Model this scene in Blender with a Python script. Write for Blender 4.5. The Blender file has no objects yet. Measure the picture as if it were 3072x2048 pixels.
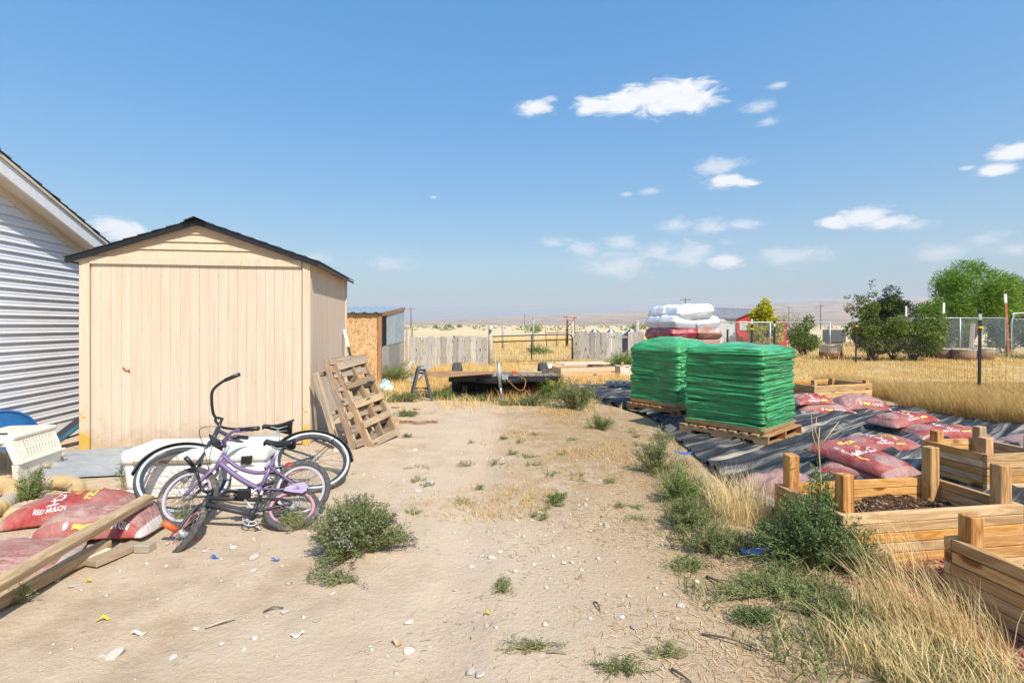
import bpy, bmesh, math, random
import numpy as np
from mathutils import Vector, Matrix, Euler
random.seed(7); RNG = np.random.default_rng(11)
R = math.radians
scene = bpy.context.scene
col = scene.collection

# ---------------------------------------------------------------- camera, sky, sun, exposure
EYE, FOC, HOR = 1.45, 1536.0, 975.0        # eye height (m), focal length and horizon row (photo pixels)
cam = bpy.data.cameras.new('camera'); cam.lens = 18; cam.sensor_width = 36; cam.sensor_fit = 'HORIZONTAL'
cam.shift_y = -(1024 - HOR) / 3072; cam.clip_start = 0.05; cam.clip_end = 60000
co = bpy.data.objects.new('camera', cam); col.objects.link(co)
co.location = (0, 0, EYE); co.rotation_euler = (R(90), 0, 0); scene.camera = co

SUN_EL, SUN_AZ = R(47), math.atan2(0.54, -0.84)     # behind the camera, to the right
sd = Vector((math.sin(SUN_AZ) * math.cos(SUN_EL), math.cos(SUN_AZ) * math.cos(SUN_EL), math.sin(SUN_EL)))
sun = bpy.data.lights.new('sun', 'SUN'); sun.energy = 5.0; sun.angle = R(0.53); sun.color = (1, 0.945, 0.86)
so = bpy.data.objects.new('sun', sun); col.objects.link(so); so.location = sd * 50
so.rotation_euler = sd.to_track_quat('Z', 'Y').to_euler()

scene.view_settings.view_transform = 'Standard'; scene.view_settings.look = 'None'
scene.view_settings.exposure = 0.35; scene.view_settings.gamma = 1.0
scene.view_settings.use_curve_mapping = False
scene.render.engine = 'CYCLES'
scene.cycles.use_denoising = True
scene.cycles.max_bounces = 6; scene.cycles.transparent_max_bounces = 12
scene.cycles.volume_bounces = 0
scene.cycles.sample_clamp_indirect = 6

def nn(nt, typ, ins=None, **attrs):
    n = nt.nodes.new(typ)
    for k, v in attrs.items(): setattr(n, k, v)
    for k, v in (ins or {}).items():
        s = n.inputs[k]
        if hasattr(v, 'links'): nt.links.new(v, s)
        else: s.default_value = v
    return n

def build_world():
    w = bpy.data.worlds.new('World'); scene.world = w; w.use_nodes = True
    nt = w.node_tree; nt.nodes.clear()
    M = lambda op, a, b=None, c=None: nn(nt, 'ShaderNodeMath', {k: v for k, v in ((0, a), (1, b), (2, c)) if v is not None}, operation=op).outputs[0]
    sky = nn(nt, 'ShaderNodeTexSky', sky_type='NISHITA')
    sky.sun_disc = False; sky.sun_elevation = SUN_EL; sky.sun_rotation = SUN_AZ % (2 * math.pi)
    sky.altitude = 0; sky.air_density = 1.4; sky.dust_density = 2.5; sky.ozone_density = 2.5
    tc = nn(nt, 'ShaderNodeTexCoord'); d = tc.outputs['Generated']
    sx = nn(nt, 'ShaderNodeSeparateXYZ', {0: d})
    az = M('ARCTAN2', sx.outputs[0], sx.outputs[1])
    el = M('ARCSINE', sx.outputs[2])
    azf = M('SUBTRACT', M('PINGPONG', M('ADD', az, math.pi / 4 + 4 * math.pi), math.pi / 2), math.pi / 4)
    ASP = 2.6
    pos = nn(nt, 'ShaderNodeCombineXYZ', {0: azf, 1: M('MULTIPLY', el, ASP), 2: 0.0}).outputs[0]
    n1 = nn(nt, 'ShaderNodeTexNoise', {'Vector': pos, 'Scale': 17.0, 'Detail': 11.0, 'Roughness': 0.66, 'Distortion': 0.7}).outputs[0]
    wob = M('MULTIPLY_ADD', n1, 3.0, -0.5)
    K = 3072 / 2352
    def field(lst, w_):
        tot = None
        for cx, cy, rx in lst:
            u, v = (cx * K - 1536) / FOC, (HOR - cy * K) / FOC
            a = math.atan(u); e = math.atan(v * math.cos(a)); ra = rx * K / FOC * math.cos(a) ** 2
            ds = nn(nt, 'ShaderNodeVectorMath', {0: pos, 1: (a, e * ASP, 0)}, operation='DISTANCE').outputs['Value']
            f = M('MULTIPLY', ds, 1 / ra)
            tot = f if tot is None else M('MINIMUM', tot, f)
        return M('SUBTRACT', w_, tot)
    strong = field([(1368, 242, 66), (1440, 234, 88), (1505, 222, 118), (1555, 226, 114), (1590, 230, 90), (1668, 416, 62), (1715, 420, 40), (1980, 498, 84), (2040, 512, 70), (1920, 512, 56), (2340, 345, 84), (2290, 392, 60), (1670, 598, 60), (1235, 250, 56), (275, 528, 100)], M('MULTIPLY_ADD', n1, 2.1, -.05))
    faint = field([(1265, 228, 24), (1750, 246, 42), (1762, 280, 34), (1788, 195, 28), (1650, 386, 66), (1493, 438, 28), (1437, 447, 14), (1555, 518, 52), (1630, 522, 60), (1705, 516, 48),
      (1278, 553, 46), (1335, 572, 54), (1425, 560, 54), (1505, 575, 60), (1590, 585, 90), (1420, 610, 100), (1820, 588, 86), (2090, 520, 52), (2285, 392, 52), (2222, 386, 20), (2260, 545, 62), (2175, 578, 80), (2335, 572, 74), (900, 602, 60), (996, 453, 10), (735, 590, 40)], wob)
    A = nn(nt, 'ShaderNodeMapRange', {'Value': strong, 'From Min': 0.02, 'From Max': 0.62, 'To Max': .97}, interpolation_type='SMOOTHSTEP').outputs[0]
    B = nn(nt, 'ShaderNodeMapRange', {'Value': faint, 'From Min': -0.15, 'From Max': 1.1, 'To Max': .6}, interpolation_type='SMOOTHSTEP').outputs[0]
    tot = M('MAXIMUM', A, B)
    shade = nn(nt, 'ShaderNodeMix', {0: n1, 6: (4.7, 4.85, 5.2, 1), 7: (5.9, 5.85, 5.75, 1)}, data_type='RGBA').outputs[2]
    tone = nn(nt, 'ShaderNodeGamma', {0: sky.outputs[0], 1: .38}).outputs[0]
    tone = nn(nt, 'ShaderNodeHueSaturation', {'Saturation': 2.6, 'Value': 2.0, 'Color': tone}).outputs[0]
    hs = nn(nt, 'ShaderNodeVectorMath', {0: tone, 1: (.77, .995, 1.2)}, operation='MULTIPLY').outputs[0]
    mx = nn(nt, 'ShaderNodeMix', {0: tot, 6: hs, 7: shade}, data_type='RGBA').outputs[2]
    bg = nn(nt, 'ShaderNodeBackground', {'Color': mx, 'Strength': 0.15})
    out = nn(nt, 'ShaderNodeOutputWorld', {0: bg.outputs[0]})
build_world()

# ---------------------------------------------------------------- helpers
def G(px, py, z=0.0):
    d = FOC * (EYE - z) / (py - HOR)
    return Vector(((px - 1536) / FOC * d, d, z))
def P(px, py, d): return Vector(((px - 1536) / FOC * d, d, EYE - (py - HOR) / FOC * d))

def tag(o, label=None, cat=None, group=None, kind=None):
    if label: o['label'] = label
    if cat: o['category'] = cat
    if group: o['group'] = group
    if kind: o['kind'] = kind
    return o
def thing(name, label, cat, loc=(0, 0, 0), rz=0, group=None, rot=None, matrix=None):
    o = bpy.data.objects.new(name, None); o.empty_display_size = .1; col.objects.link(o)
    if matrix is not None: o.matrix_basis = matrix
    else:
        o.location = loc; o.rotation_euler = rot or (0, 0, rz)
    return tag(o, label, cat, group)
def put(name, me, parent=None, loc=None, rot=None, matrix=None, world=False):
    o = bpy.data.objects.new(name, me); col.objects.link(o)
    if matrix is not None: o.matrix_basis = matrix
    else:
        if loc is not None: o.location = loc
        if rot is not None: o.rotation_euler = rot
    if parent is not None:
        o.parent = parent
        if world:
            m = parent.matrix_basis.copy(); q = parent.parent
            while q is not None: m = q.matrix_basis @ m; q = q.parent
            o.matrix_parent_inverse = m.inverted()
    return o
def pymesh(name, V, F, mat, smooth=False):
    me = bpy.data.meshes.new(name); me.from_pydata([tuple(v) for v in V], [], [tuple(f) for f in F])
    for m in (mat if isinstance(mat, (list, tuple)) else [mat]): me.materials.append(m)
    if smooth: me.shade_smooth()
    return me
def npmesh(name, V, faces, mat, smooth=False, mats=None):
    V = np.asarray(V, np.float32).reshape(-1, 3); me = bpy.data.meshes.new(name)
    me.vertices.add(len(V)); me.vertices.foreach_set('co', V.ravel())
    idx = np.concatenate([np.asarray(f, np.int32).ravel() for f in faces])
    tot = np.concatenate([np.full(len(f), np.asarray(f).shape[1], np.int32) for f in faces])
    me.loops.add(len(idx)); me.loops.foreach_set('vertex_index', idx)
    me.polygons.add(len(tot)); me.polygons.foreach_set('loop_start', np.concatenate([[0], np.cumsum(tot)[:-1]]).astype(np.int32))
    me.polygons.foreach_set('loop_total', tot)
    for m in (mat if isinstance(mat, (list, tuple)) else [mat]): me.materials.append(m)
    if mats is not None: me.polygons.foreach_set('material_index', np.asarray(mats, np.int32))
    me.update(calc_edges=True); me.validate()
    if smooth: me.shade_smooth()
    return me
def gridfaces(nu, nv, wrap=False):
    i = np.arange(nu if wrap else nu - 1)[:, None]; j = np.arange(nv - 1)[None, :]
    i2 = (i + 1) % nu
    return np.stack([i * nv + j, i2 * nv + j, i2 * nv + j + 1, i * nv + j + 1], -1).reshape(-1, 4)
def boxmesh(lx, ly, lz, mat, bev=.003, name='box', jit=0.0):
    bm = bmesh.new(); bmesh.ops.create_cube(bm, size=1)
    for v in bm.verts:
        v.co = Vector((v.co.x * lx, v.co.y * ly, v.co.z * lz))
        if jit: v.co += Vector([random.uniform(-jit, jit) for _ in range(3)])
    if bev: bmesh.ops.bevel(bm, geom=bm.edges[:], offset=min(bev, .3 * min(lx, ly, lz)), segments=1, affect='EDGES', clamp_overlap=True)
    me = bpy.data.meshes.new(name); bm.to_mesh(me); bm.free(); me.materials.append(mat); return me
def box(name, size, loc, mat, parent=None, rot=None, bev=.003, jit=0.0, world=False):
    return put(name, boxmesh(*size, mat, bev, name, jit), parent, loc, rot or (0, 0, 0), world=world)
def frame_of(p, q, up=Vector((0, 0, 1)), roll=0.0):
    x = (q - p).normalized(); y = up.cross(x)
    if y.length < 1e-4: y = Vector((0, 1, 0))
    y.normalize(); z = x.cross(y)
    m = Matrix((x, y, z)).transposed().to_4x4(); m.translation = (p + q) / 2
    return m @ Matrix.Rotation(roll, 4, 'X')
def beam(name, p, q, w, t, mat, parent=None, roll=0.0, bev=.003, jit=0.0, world=False, up=Vector((0, 0, 1))):
    p, q = Vector(p), Vector(q)
    return put(name, boxmesh((q - p).length, w, t, mat, bev, name, jit), parent, matrix=frame_of(p, q, up, roll), world=world)
def tube_geo(pts, r, n=8, closed=False, caps=True):
    pts = [Vector(p) for p in pts]; k = len(pts)
    rs = r if isinstance(r, (list, tuple, np.ndarray)) else [r] * k
    V, F = [], []; prev = None
    for i, p in enumerate(pts):
        a = pts[(i - 1) % k] if (closed or i > 0) else p
        b = pts[(i + 1) % k] if (closed or i < k - 1) else p
        t = (b - a).normalized()
        if prev is None:
            u = t.orthogonal().normalized()
        else:
            u = prev - t * prev.dot(t)
            u = u.normalized() if u.length > 1e-6 else t.orthogonal().normalized()
        prev = u; w = t.cross(u)
        for j in range(n):
            an = 2 * math.pi * j / n
            V.append(p + (u * math.cos(an) + w * math.sin(an)) * rs[i])
    for i in range(k if closed else k - 1):
        i2 = (i + 1) % k
        for j in range(n):
            j2 = (j + 1) % n
            F.append((i * n + j, i * n + j2, i2 * n + j2, i2 * n + j))
    if caps and not closed:
        F.append(tuple(range(n - 1, -1, -1))); F.append(tuple((k - 1) * n + j for j in range(n)))
    return V, F
def tubes_mesh(name, paths, mat, smooth=True):
    V, F = [], []
    for pts, r, n, closed in paths:
        v, f = tube_geo(pts, r, n, closed); o = len(V)
        V += v; F += [tuple(i + o for i in q) for q in f]
    return pymesh(name, V, F, mat, smooth)
def tube(name, pts, r, mat, parent=None, n=8, closed=False, world=False):
    return put(name, tubes_mesh(name, [(pts, r, n, closed)], mat), parent, world=world)
def spline(pts, n=8):
    P_ = [Vector(p) for p in pts]; out = []
    for i in range(len(P_) - 1):
        a, b, c, d = P_[max(i - 1, 0)], P_[i], P_[i + 1], P_[min(i + 2, len(P_) - 1)]
        for k in range(n):
            t = k / n
            out.append(.5 * ((2 * b) + (c - a) * t + (2 * a - 5 * b + 4 * c - d) * t * t + (3 * b - a - 3 * c + d) * t ** 3))
    out.append(P_[-1]); return out
def copy_tree(o, parent=None):
    c = o.copy(); col.objects.link(c); c.parent = parent
    if parent is not None: c.matrix_parent_inverse = o.matrix_parent_inverse.copy()
    for ch in list(o.children): copy_tree(ch, c)
    return c
def vnoise(x, y, seed=0):
    xi = np.floor(x).astype(np.int64); yi = np.floor(y).astype(np.int64); xf = x - xi; yf = y - yi
    def h(a, b):
        n = (a * 374761393 + b * 668265263 + seed * 974711) & 0x7fffffff
        n = ((n ^ (n >> 13)) * 1274126177) & 0x7fffffff
        return ((n ^ (n >> 16)) & 0xffff) / 65535.0
    u = xf * xf * (3 - 2 * xf); v = yf * yf * (3 - 2 * yf)
    return (h(xi, yi) * (1 - u) + h(xi + 1, yi) * u) * (1 - v) + (h(xi, yi + 1) * (1 - u) + h(xi + 1, yi + 1) * u) * v
def fbm(x, y, oct=4, seed=0):
    s = 0; a = .5; t = 0
    for i in range(oct):
        s = s + a * vnoise(x * 2 ** i, y * 2 ** i, seed + i); t += a; a *= .5
    return s / t - .5

# ---------------------------------------------------------------- materials
def new_mat(name):
    m = bpy.data.materials.new(name); m.use_nodes = True
    nt = m.node_tree; nt.nodes.clear(); return m, nt
def finish(nt, color, rough=.8, metal=0.0, height=None, bump=.3, dist=.01, spec=.35, coat=0.0, trans=0.0, extra=None):
    ins = {'Base Color': color, 'Roughness': rough, 'Metallic': metal, 'Specular IOR Level': spec}
    if coat: ins['Coat Weight'] = coat; ins['Coat Roughness'] = .2
    if extra: ins.update(extra)
    b = nn(nt, 'ShaderNodeBsdfPrincipled', ins)
    if height is not None:
        bp = nn(nt, 'ShaderNodeBump', {'Strength': bump, 'Distance': dist, 'Height': height})
        nt.links.new(bp.outputs[0], b.inputs['Normal'])
    sh = b.outputs[0]
    if trans:
        t = nn(nt, 'ShaderNodeBsdfTranslucent', {'Color': color})
        sh = nn(nt, 'ShaderNodeMixShader', {0: trans, 1: sh, 2: t.outputs[0]}).outputs[0]
    nn(nt, 'ShaderNodeOutputMaterial', {0: sh})
def coords(nt, stretch=(1, 1, 1), per_object=True):
    tc = nn(nt, 'ShaderNodeTexCoord'); v = tc.outputs['Object']
    if per_object:
        oi = nn(nt, 'ShaderNodeObjectInfo')
        off = nn(nt, 'ShaderNodeMath', {0: oi.outputs['Random'], 1: 53.0}, operation='MULTIPLY').outputs[0]
        v = nn(nt, 'ShaderNodeVectorMath', {0: v, 1: off}, operation='ADD').outputs[0]
    return nn(nt, 'ShaderNodeVectorMath', {0: v, 1: stretch}, operation='MULTIPLY').outputs[0]
def ramp(nt, fac, stops):
    r = nn(nt, 'ShaderNodeValToRGB', {0: fac}); e = r.color_ramp.elements
    while len(e) < len(stops): e.new(.5)
    for k, (p, c) in enumerate(stops): e[k].position = p; e[k].color = (*c, 1) if len(c) == 3 else c
    return r.outputs[0]
def noise(nt, vec, scale, detail=6.0, rough=.6, dist=0.0):
    return nn(nt, 'ShaderNodeTexNoise', {'Vector': vec, 'Scale': scale, 'Detail': detail, 'Roughness': rough, 'Distortion': dist}).outputs[0]
def jitter(nt, color, amt, island=False):
    if not amt: return color
    s = nn(nt, 'ShaderNodeNewGeometry').outputs['Random Per Island'] if island else nn(nt, 'ShaderNodeObjectInfo').outputs['Random']
    f = nn(nt, 'ShaderNodeMapRange', {'Value': s, 'To Min': 1 - amt, 'To Max': 1 + amt}).outputs[0]
    return nn(nt, 'ShaderNodeVectorMath', {0: color, 1: f}, operation='MULTIPLY').outputs[0]
def pmat(name, c1, c2, scale=6, rough=.8, bump=.25, dist=.006, metal=0.0, stretch=(1, 1, 1), rnd=.08, spec=.35, coat=0.0,
         lo=.35, hi=.65, detail=6.0, spots=None, extra=None):
    m, nt = new_mat(name); v = coords(nt, stretch)
    n = noise(nt, v, scale, detail); c = ramp(nt, n, [(lo, c1), (hi, c2)])
    if spots:
        s = noise(nt, coords(nt), spots[1], 5, .65)
        f = nn(nt, 'ShaderNodeMapRange', {'Value': s, 'From Min': spots[2], 'From Max': spots[2] + .08}).outputs[0]
        c = nn(nt, 'ShaderNodeMix', {0: f, 6: c, 7: (*spots[0], 1)}, data_type='RGBA').outputs[2]
    c = jitter(nt, c, rnd)
    finish(nt, c, rough, metal, n, bump, dist, spec, coat, extra=extra); return m
def wood(name, light, dark, knot=None, rough=.75, rnd=.12, grain=1.0, bump=.25, weather=None):
    m, nt = new_mat(name); v = coords(nt, (1.6, 16, 16))
    n0 = noise(nt, v, 1.2 * grain, 4, .55, 1.2)
    rings = nn(nt, 'ShaderNodeMath', {0: nn(nt, 'ShaderNodeMath', {0: n0, 1: 7.0}, operation='MULTIPLY').outputs[0], 1: 1.0}, operation='PINGPONG').outputs[0]
    fine = noise(nt, coords(nt, (3, 90, 90)), 2.0, 4, .6)
    f = nn(nt, 'ShaderNodeMath', {0: rings, 1: .55, 2: nn(nt, 'ShaderNodeMath', {0: fine, 1: .5}, operation='MULTIPLY').outputs[0]}, operation='MULTIPLY_ADD').outputs[0]
    c = ramp(nt, f, [(.18, light), (.85, dark)])
    if weather:
        w = noise(nt, coords(nt, (2, 6, 6)), 1.5, 5, .65)
        wf = nn(nt, 'ShaderNodeMapRange', {'Value': w, 'From Min': .42, 'From Max': .62}).outputs[0]
        c = nn(nt, 'ShaderNodeMix', {0: wf, 6: c, 7: (*weather, 1)}, data_type='RGBA').outputs[2]
    if knot:
        vo = nn(nt, 'ShaderNodeTexVoronoi', {'Vector': coords(nt, (2.6, 9, 5)), 'Scale': 1.0}).outputs['Distance']
        kf = nn(nt, 'ShaderNodeMapRange', {'Value': vo, 'From Min': .10, 'From Max': .20, 'To Min': 1.0, 'To Max': 0.0}, interpolation_type='SMOOTHSTEP').outputs[0]
        c = nn(nt, 'ShaderNodeMix', {0: kf, 6: c, 7: (*knot, 1)}, data_type='RGBA').outputs[2]
    c = jitter(nt, c, rnd)
    rn = nn(nt, 'ShaderNodeMath', {0: nn(nt, 'ShaderNodeMath', {0: nn(nt, 'ShaderNodeObjectInfo').outputs['Random'], 1: 7.31}, operation='MULTIPLY').outputs[0]}, operation='FRACT').outputs[0]
    c = nn(nt, 'ShaderNodeHueSaturation', {'Hue': nn(nt, 'ShaderNodeMapRange', {'Value': rn, 'To Min': .495, 'To Max': .510}).outputs[0], 'Saturation': nn(nt, 'ShaderNodeMapRange', {'Value': rn, 'To Min': 1.08, 'To Max': .74}).outputs[0], 'Color': c}).outputs[0]
    finish(nt, c, rough, 0, f, bump, .003, .3); return m
def leafmat(name, c1, c2, rough=.6, trans=.3, rnd=.35, spec=.3):
    m, nt = new_mat(name)
    s = nn(nt, 'ShaderNodeNewGeometry').outputs['Random Per Island']
    c = ramp(nt, s, [(0, c1), (1, c2)])
    c = jitter(nt, c, rnd * .5)
    finish(nt, c, rough, trans=trans, spec=spec); return m
def flat(name, c, rough=.5, metal=0.0, spec=.4, coat=0.0, rnd=0.0, dirt=.12):
    c2 = tuple(x * (1 - dirt) for x in c)
    return pmat(name, c2, c, 5, rough, .05, .002, metal, rnd=rnd, spec=spec, coat=coat)

MT = {}
MT['pine'] = wood('pine_lumber', (.66, .40, .15), (.42, .19, .05), knot=(.22, .07, .018), rnd=.2)
MT['pine_post'] = wood('pine_post', (.64, .39, .16), (.31, .13, .04), knot=None, grain=.8, rnd=.1)
MT['pale_pine'] = wood('pale_pine', (.62, .44, .27), (.50, .32, .17), knot=(.25, .12, .06), rnd=.06)
MT['white_pine'] = wood('bleached_pine', (.70, .60, .47), (.56, .45, .33), knot=(.2, .12, .08), rnd=.1)
MT['pallet'] = wood('pallet_wood', (.47, .33, .19), (.30, .185, .09), knot=(.12, .065, .035), rnd=.28, weather=(.30, .235, .165))
MT['pallet_old'] = wood('old_pallet_wood', (.42, .32, .22), (.22, .15, .09), knot=(.09, .06, .04), rnd=.3, weather=(.27, .225, .18))
MT['pallet_new'] = wood('orange_pallet_wood', (.45, .25, .09), (.26, .12, .038), knot=(.15, .06, .02), rnd=.15)
MT['grey_wood'] = wood('weathered_grey_wood', (.47, .43, .37), (.22, .195, .165), knot=(.12, .10, .08), rnd=.24, weather=(.36, .335, .30))
MT['old_board'] = wood('weathered_board', (.47, .36, .23), (.30, .21, .12), rnd=.12, weather=(.38, .31, .22))
MT['beam_wood'] = wood('yellowed_lumber', (.52, .33, .145), (.33, .18, .065), rnd=.08)
MT['brown_post'] = wood('brown_stained_post', (.42, .165, .045), (.27, .09, .025), rnd=.1)
MT['black_metal'] = flat('black_painted_metal', (.02, .02, .022), .45, 0, .4)
MT['rubber'] = pmat('tyre_rubber', (.05, .048, .046), (.10, .094, .085), 40, .9, .4, .003, spots=((.26, .21, .155), 6, .55))
MT['tire_white'] = pmat('whitewall_rubber', (.36, .40, .42), (.47, .51, .53), 8, .6, .1)
MT['steel'] = pmat('galvanised_steel', (.42, .44, .46), (.58, .60, .61), 7, .42, .1, .002, .75)
MT['steel_pipe'] = pmat('galvanised_pipe', (.40, .42, .44), (.55, .57, .58), 12, .5, .05, .002, .5)
MT['rust'] = pmat('rusty_steel', (.22, .085, .03), (.36, .16, .07), 9, .9, .4)
MT['white_plastic'] = pmat('white_plastic', (.76, .74, .69), (.84, .83, .79), 4, .38, .05, .003, coat=.15)
MT['dark'] = flat('dark_interior', (.012, .012, .012), .9)
MT['stone'] = pmat('pale_stone', (.50, .43, .35), (.68, .62, .54), 9, .9, .6, .01, rnd=.22)
MT['stone_dark'] = pmat('brown_stone', (.28, .23, .18), (.44, .37, .30), 11, .9, .6, .01, rnd=.25)
MT['wire'] = flat('dark_wire', (.07, .07, .07), .6, .5)
MT['red_film'] = pmat('red_printed_film', (.31, .020, .022), (.40, .035, .034), 6, .34, .35, .012, spec=.5, coat=.3, rnd=.1, stretch=(1, 1.6, 1))
MT['letter_white'] = flat('white_ink', (.80, .78, .74), .4)
MT['letter_yellow'] = flat('yellow_ink', (.80, .55, .12), .4)
MT['letter_black'] = flat('black_ink', (.03, .03, .03), .5)

# ---------------------------------------------------------------- ground, hills
def ground_material():
    m, nt = new_mat('dry_ground'); tc = nn(nt, 'ShaderNodeTexCoord'); v = tc.outputs['Object']
    S = nn(nt, 'ShaderNodeSeparateXYZ', {0: v}); x, y = S.outputs[0], S.outputs[1]
    MR = lambda val, a, b, t0=0.0, t1=1.0: nn(nt, 'ShaderNodeMapRange', {'Value': val, 'From Min': a, 'From Max': b, 'To Min': t0, 'To Max': t1}, interpolation_type='SMOOTHSTEP').outputs[0]
    Mx = lambda f, a, b: nn(nt, 'ShaderNodeMix', {0: f, 6: a, 7: b}, data_type='RGBA').outputs[2]
    MA = lambda op, a, b: nn(nt, 'ShaderNodeMath', {0: a, 1: b}, operation=op).outputs[0]
    big = noise(nt, v, .55, 5, .6); mid = noise(nt, v, 3.5, 6, .65); fine = noise(nt, v, 38, 6, .7); grit = noise(nt, v, 160, 3, .7)
    dirt = ramp(nt, mid, [(.3, (.40, .29, .18)), (.5, (.52, .395, .265)), (.7, (.62, .49, .35))])
    dirt = Mx(MR(big, .38, .62), dirt, (.55, .43, .305, 1))
    dirt = Mx(MR(grit, .60, .72, 0, .55), dirt, (.33, .23, .14, 1))
    dirt = Mx(MR(fine, .64, .74, 0, .6), dirt, (.68, .60, .50, 1))
    lane = MR(MA('ABSOLUTE', MA('ADD', MA('ADD', x, .45), MA('MULTIPLY', MA('SUBTRACT', mid, .5), .9)), 0.0), 1.1, .1)
    dirt = Mx(MA('MULTIPLY', lane, .35), dirt, (.60, .475, .345, 1))
    # straw covered and browner soil: right of the track and towards the fence
    edge = MA('ADD', MA('ADD', MA('MULTIPLY', x, 1.1), MA('MULTIPLY', y, .16)), MA('MULTIPLY', big, 2.2))
    right = MR(edge, 1.5, 3.2)
    right = MA('MULTIPLY', right, MR(mid, .32, .6, .25, 1.0))
    cen = MA('MULTIPLY', MR(MA('ABSOLUTE', MA('SUBTRACT', x, .75), 0.0), 1.5, .3), MA('MULTIPLY', MR(y, 3.4, 4.6), MR(big, .34, .5, .4, 1.0)))
    right = MA('MAXIMUM', right, MA('MULTIPLY', cen, MR(mid, .38, .56, .1, 1.0)))
    straw = ramp(nt, fine, [(.3, (.24, .145, .07)), (.5, (.40, .265, .135)), (.7, (.54, .39, .20))])
    c = Mx(MA('MULTIPLY', right, .92), dirt, straw)
    far = MR(MA('ADD', y, MA('MULTIPLY', MA('SUBTRACT', mid, .5), 5.0)), 8.5, 11.5)
    fld = ramp(nt, noise(nt, nn(nt, 'ShaderNodeVectorMath', {0: v, 1: (.6, 1, 1)}, operation='MULTIPLY').outputs[0], 1.3, 7, .7), [(.3, (.40, .28, .13)), (.5, (.57, .42, .20)), (.68, (.68, .53, .28))])
    c = Mx(MA('MULTIPLY', far, MR(mid, .3, .55, .45, 1.0)), c, fld)
    ff = MR(y, 26, 60)
    plain = ramp(nt, noise(nt, nn(nt, 'ShaderNodeVectorMath', {0: v, 1: (.0045, .03, 1)}, operation='MULTIPLY').outputs[0], 1.0, 8, .65),
                 [(.3, (.42, .33, .19)), (.45, (.58, .45, .26)), (.6, (.68, .55, .35)), (.75, (.5, .4, .26))])
    c = Mx(ff, c, plain)
    vor = nn(nt, 'ShaderNodeTexVoronoi', {'Vector': v, 'Scale': 26.0, 'Randomness': 1.0}).outputs['Distance']
    h = MA('ADD', MA('SUBTRACT', MA('MULTIPLY', fine, .9), MA('MULTIPLY', vor, .12)), MA('ADD', MA('MULTIPLY', mid, 1.2), MA('MULTIPLY', grit, .25)))
    finish(nt, c, .95, 0, h, .7, .024, .15); return m
def axis(lo, hi, step, far, grow=1.22):
    a = list(np.arange(lo, hi + 1e-6, step)); s = step; p = hi
    while p < far: s *= grow; p += s; a.append(p)
    s = step; p = lo
    while p > -far: s *= grow; p -= s; a.insert(0, p)
    return np.array(a)
def ground_z(x, y):
    near = np.clip(1 - np.hypot(x - 1, y - 6) / 60, 0, 1)
    z = .030 * fbm(x * .7, y * .7, 3, 3) + .026 * fbm(x * 3.1, y * 3.1, 4, 9) * np.clip((9 - y) / 6, .3, 1)
    rut = lambda c, w: np.exp(-((x - c) / w) ** 2) * np.clip((11 - y) / 3, 0, 1) * np.clip((y - 1) / 1, 0, 1)
    z = z - .020 * rut(-.42 + .03 * y, .15) - .016 * rut(.98 + .045 * y, .14) + .010 * rut(-.14 + .03 * y, .08)
    z = z * near
    d = np.clip((np.abs(y) - 40) / 200, 0, 1)
    return z + d * 1.2 * fbm(x * .01, y * .004, 3, 5) * np.clip(np.hypot(x, y) / 400, 0, 3) - .004
xs = axis(-7, 9, .07, 14000); ys = axis(1, 13, .07, 14000)
GX, GY = np.meshgrid(xs, ys, indexing='ij')
gme = npmesh('ground', np.stack([GX, GY, ground_z(GX, GY)], -1), [gridfaces(len(xs), len(ys))], ground_material(), True)
tag(put('ground', gme), kind='structure')

def hill_material():
    m, nt = new_mat('dry_hills'); tc = nn(nt, 'ShaderNodeTexCoord')
    v = nn(nt, 'ShaderNodeVectorMath', {0: tc.outputs['Object'], 1: (.0011, .0024, .006)}, operation='MULTIPLY').outputs[0]
    n = noise(nt, v, 2.2, 8, .66, .6)
    c = ramp(nt, n, [(.36, (.16, .125, .10)), (.46, (.46, .30, .17)), (.54, (.72, .52, .30)), (.64, (.36, .25, .16))])
    finish(nt, c, .95, 0, noise(nt, v, 9, 8, .7), 1.0, 60, .1); return m
hu = np.linspace(-1.5, 1.9, 240); hv = np.linspace(0, 1, 46)
U, Vv = np.meshgrid(hu, hv, indexing='ij'); D = 2600 + Vv * 5200
def skyline(u):       # elevation of the skyline over the horizon as a slope
    px = 1536 + u * FOC
    return np.interp(px, [-1500, 600, 1230, 1700, 2100, 2500, 2900, 3300, 4500], [8, 9, 13, 33, 50, 76, 84, 92, 60]) / FOC
HX = U * D
prof = Vv ** 1.5
HZ = EYE + skyline(U) * D * prof * (1 + .22 * fbm(U * 9, Vv * 3.5, 5, 21) * (1.25 - Vv)) * 1.0 + 90 * fbm(U * 14, Vv * 6, 5, 31) * prof * (1 - prof) * 1.6 - 6 * (1 - Vv)
HZ = np.where(Vv > .96, HZ * .98, HZ)
tag(put('hills', npmesh('hills', np.stack([HX, D, HZ], -1), [gridfaces(len(hu), len(hv))], hill_material(), True)), kind='structure')

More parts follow.
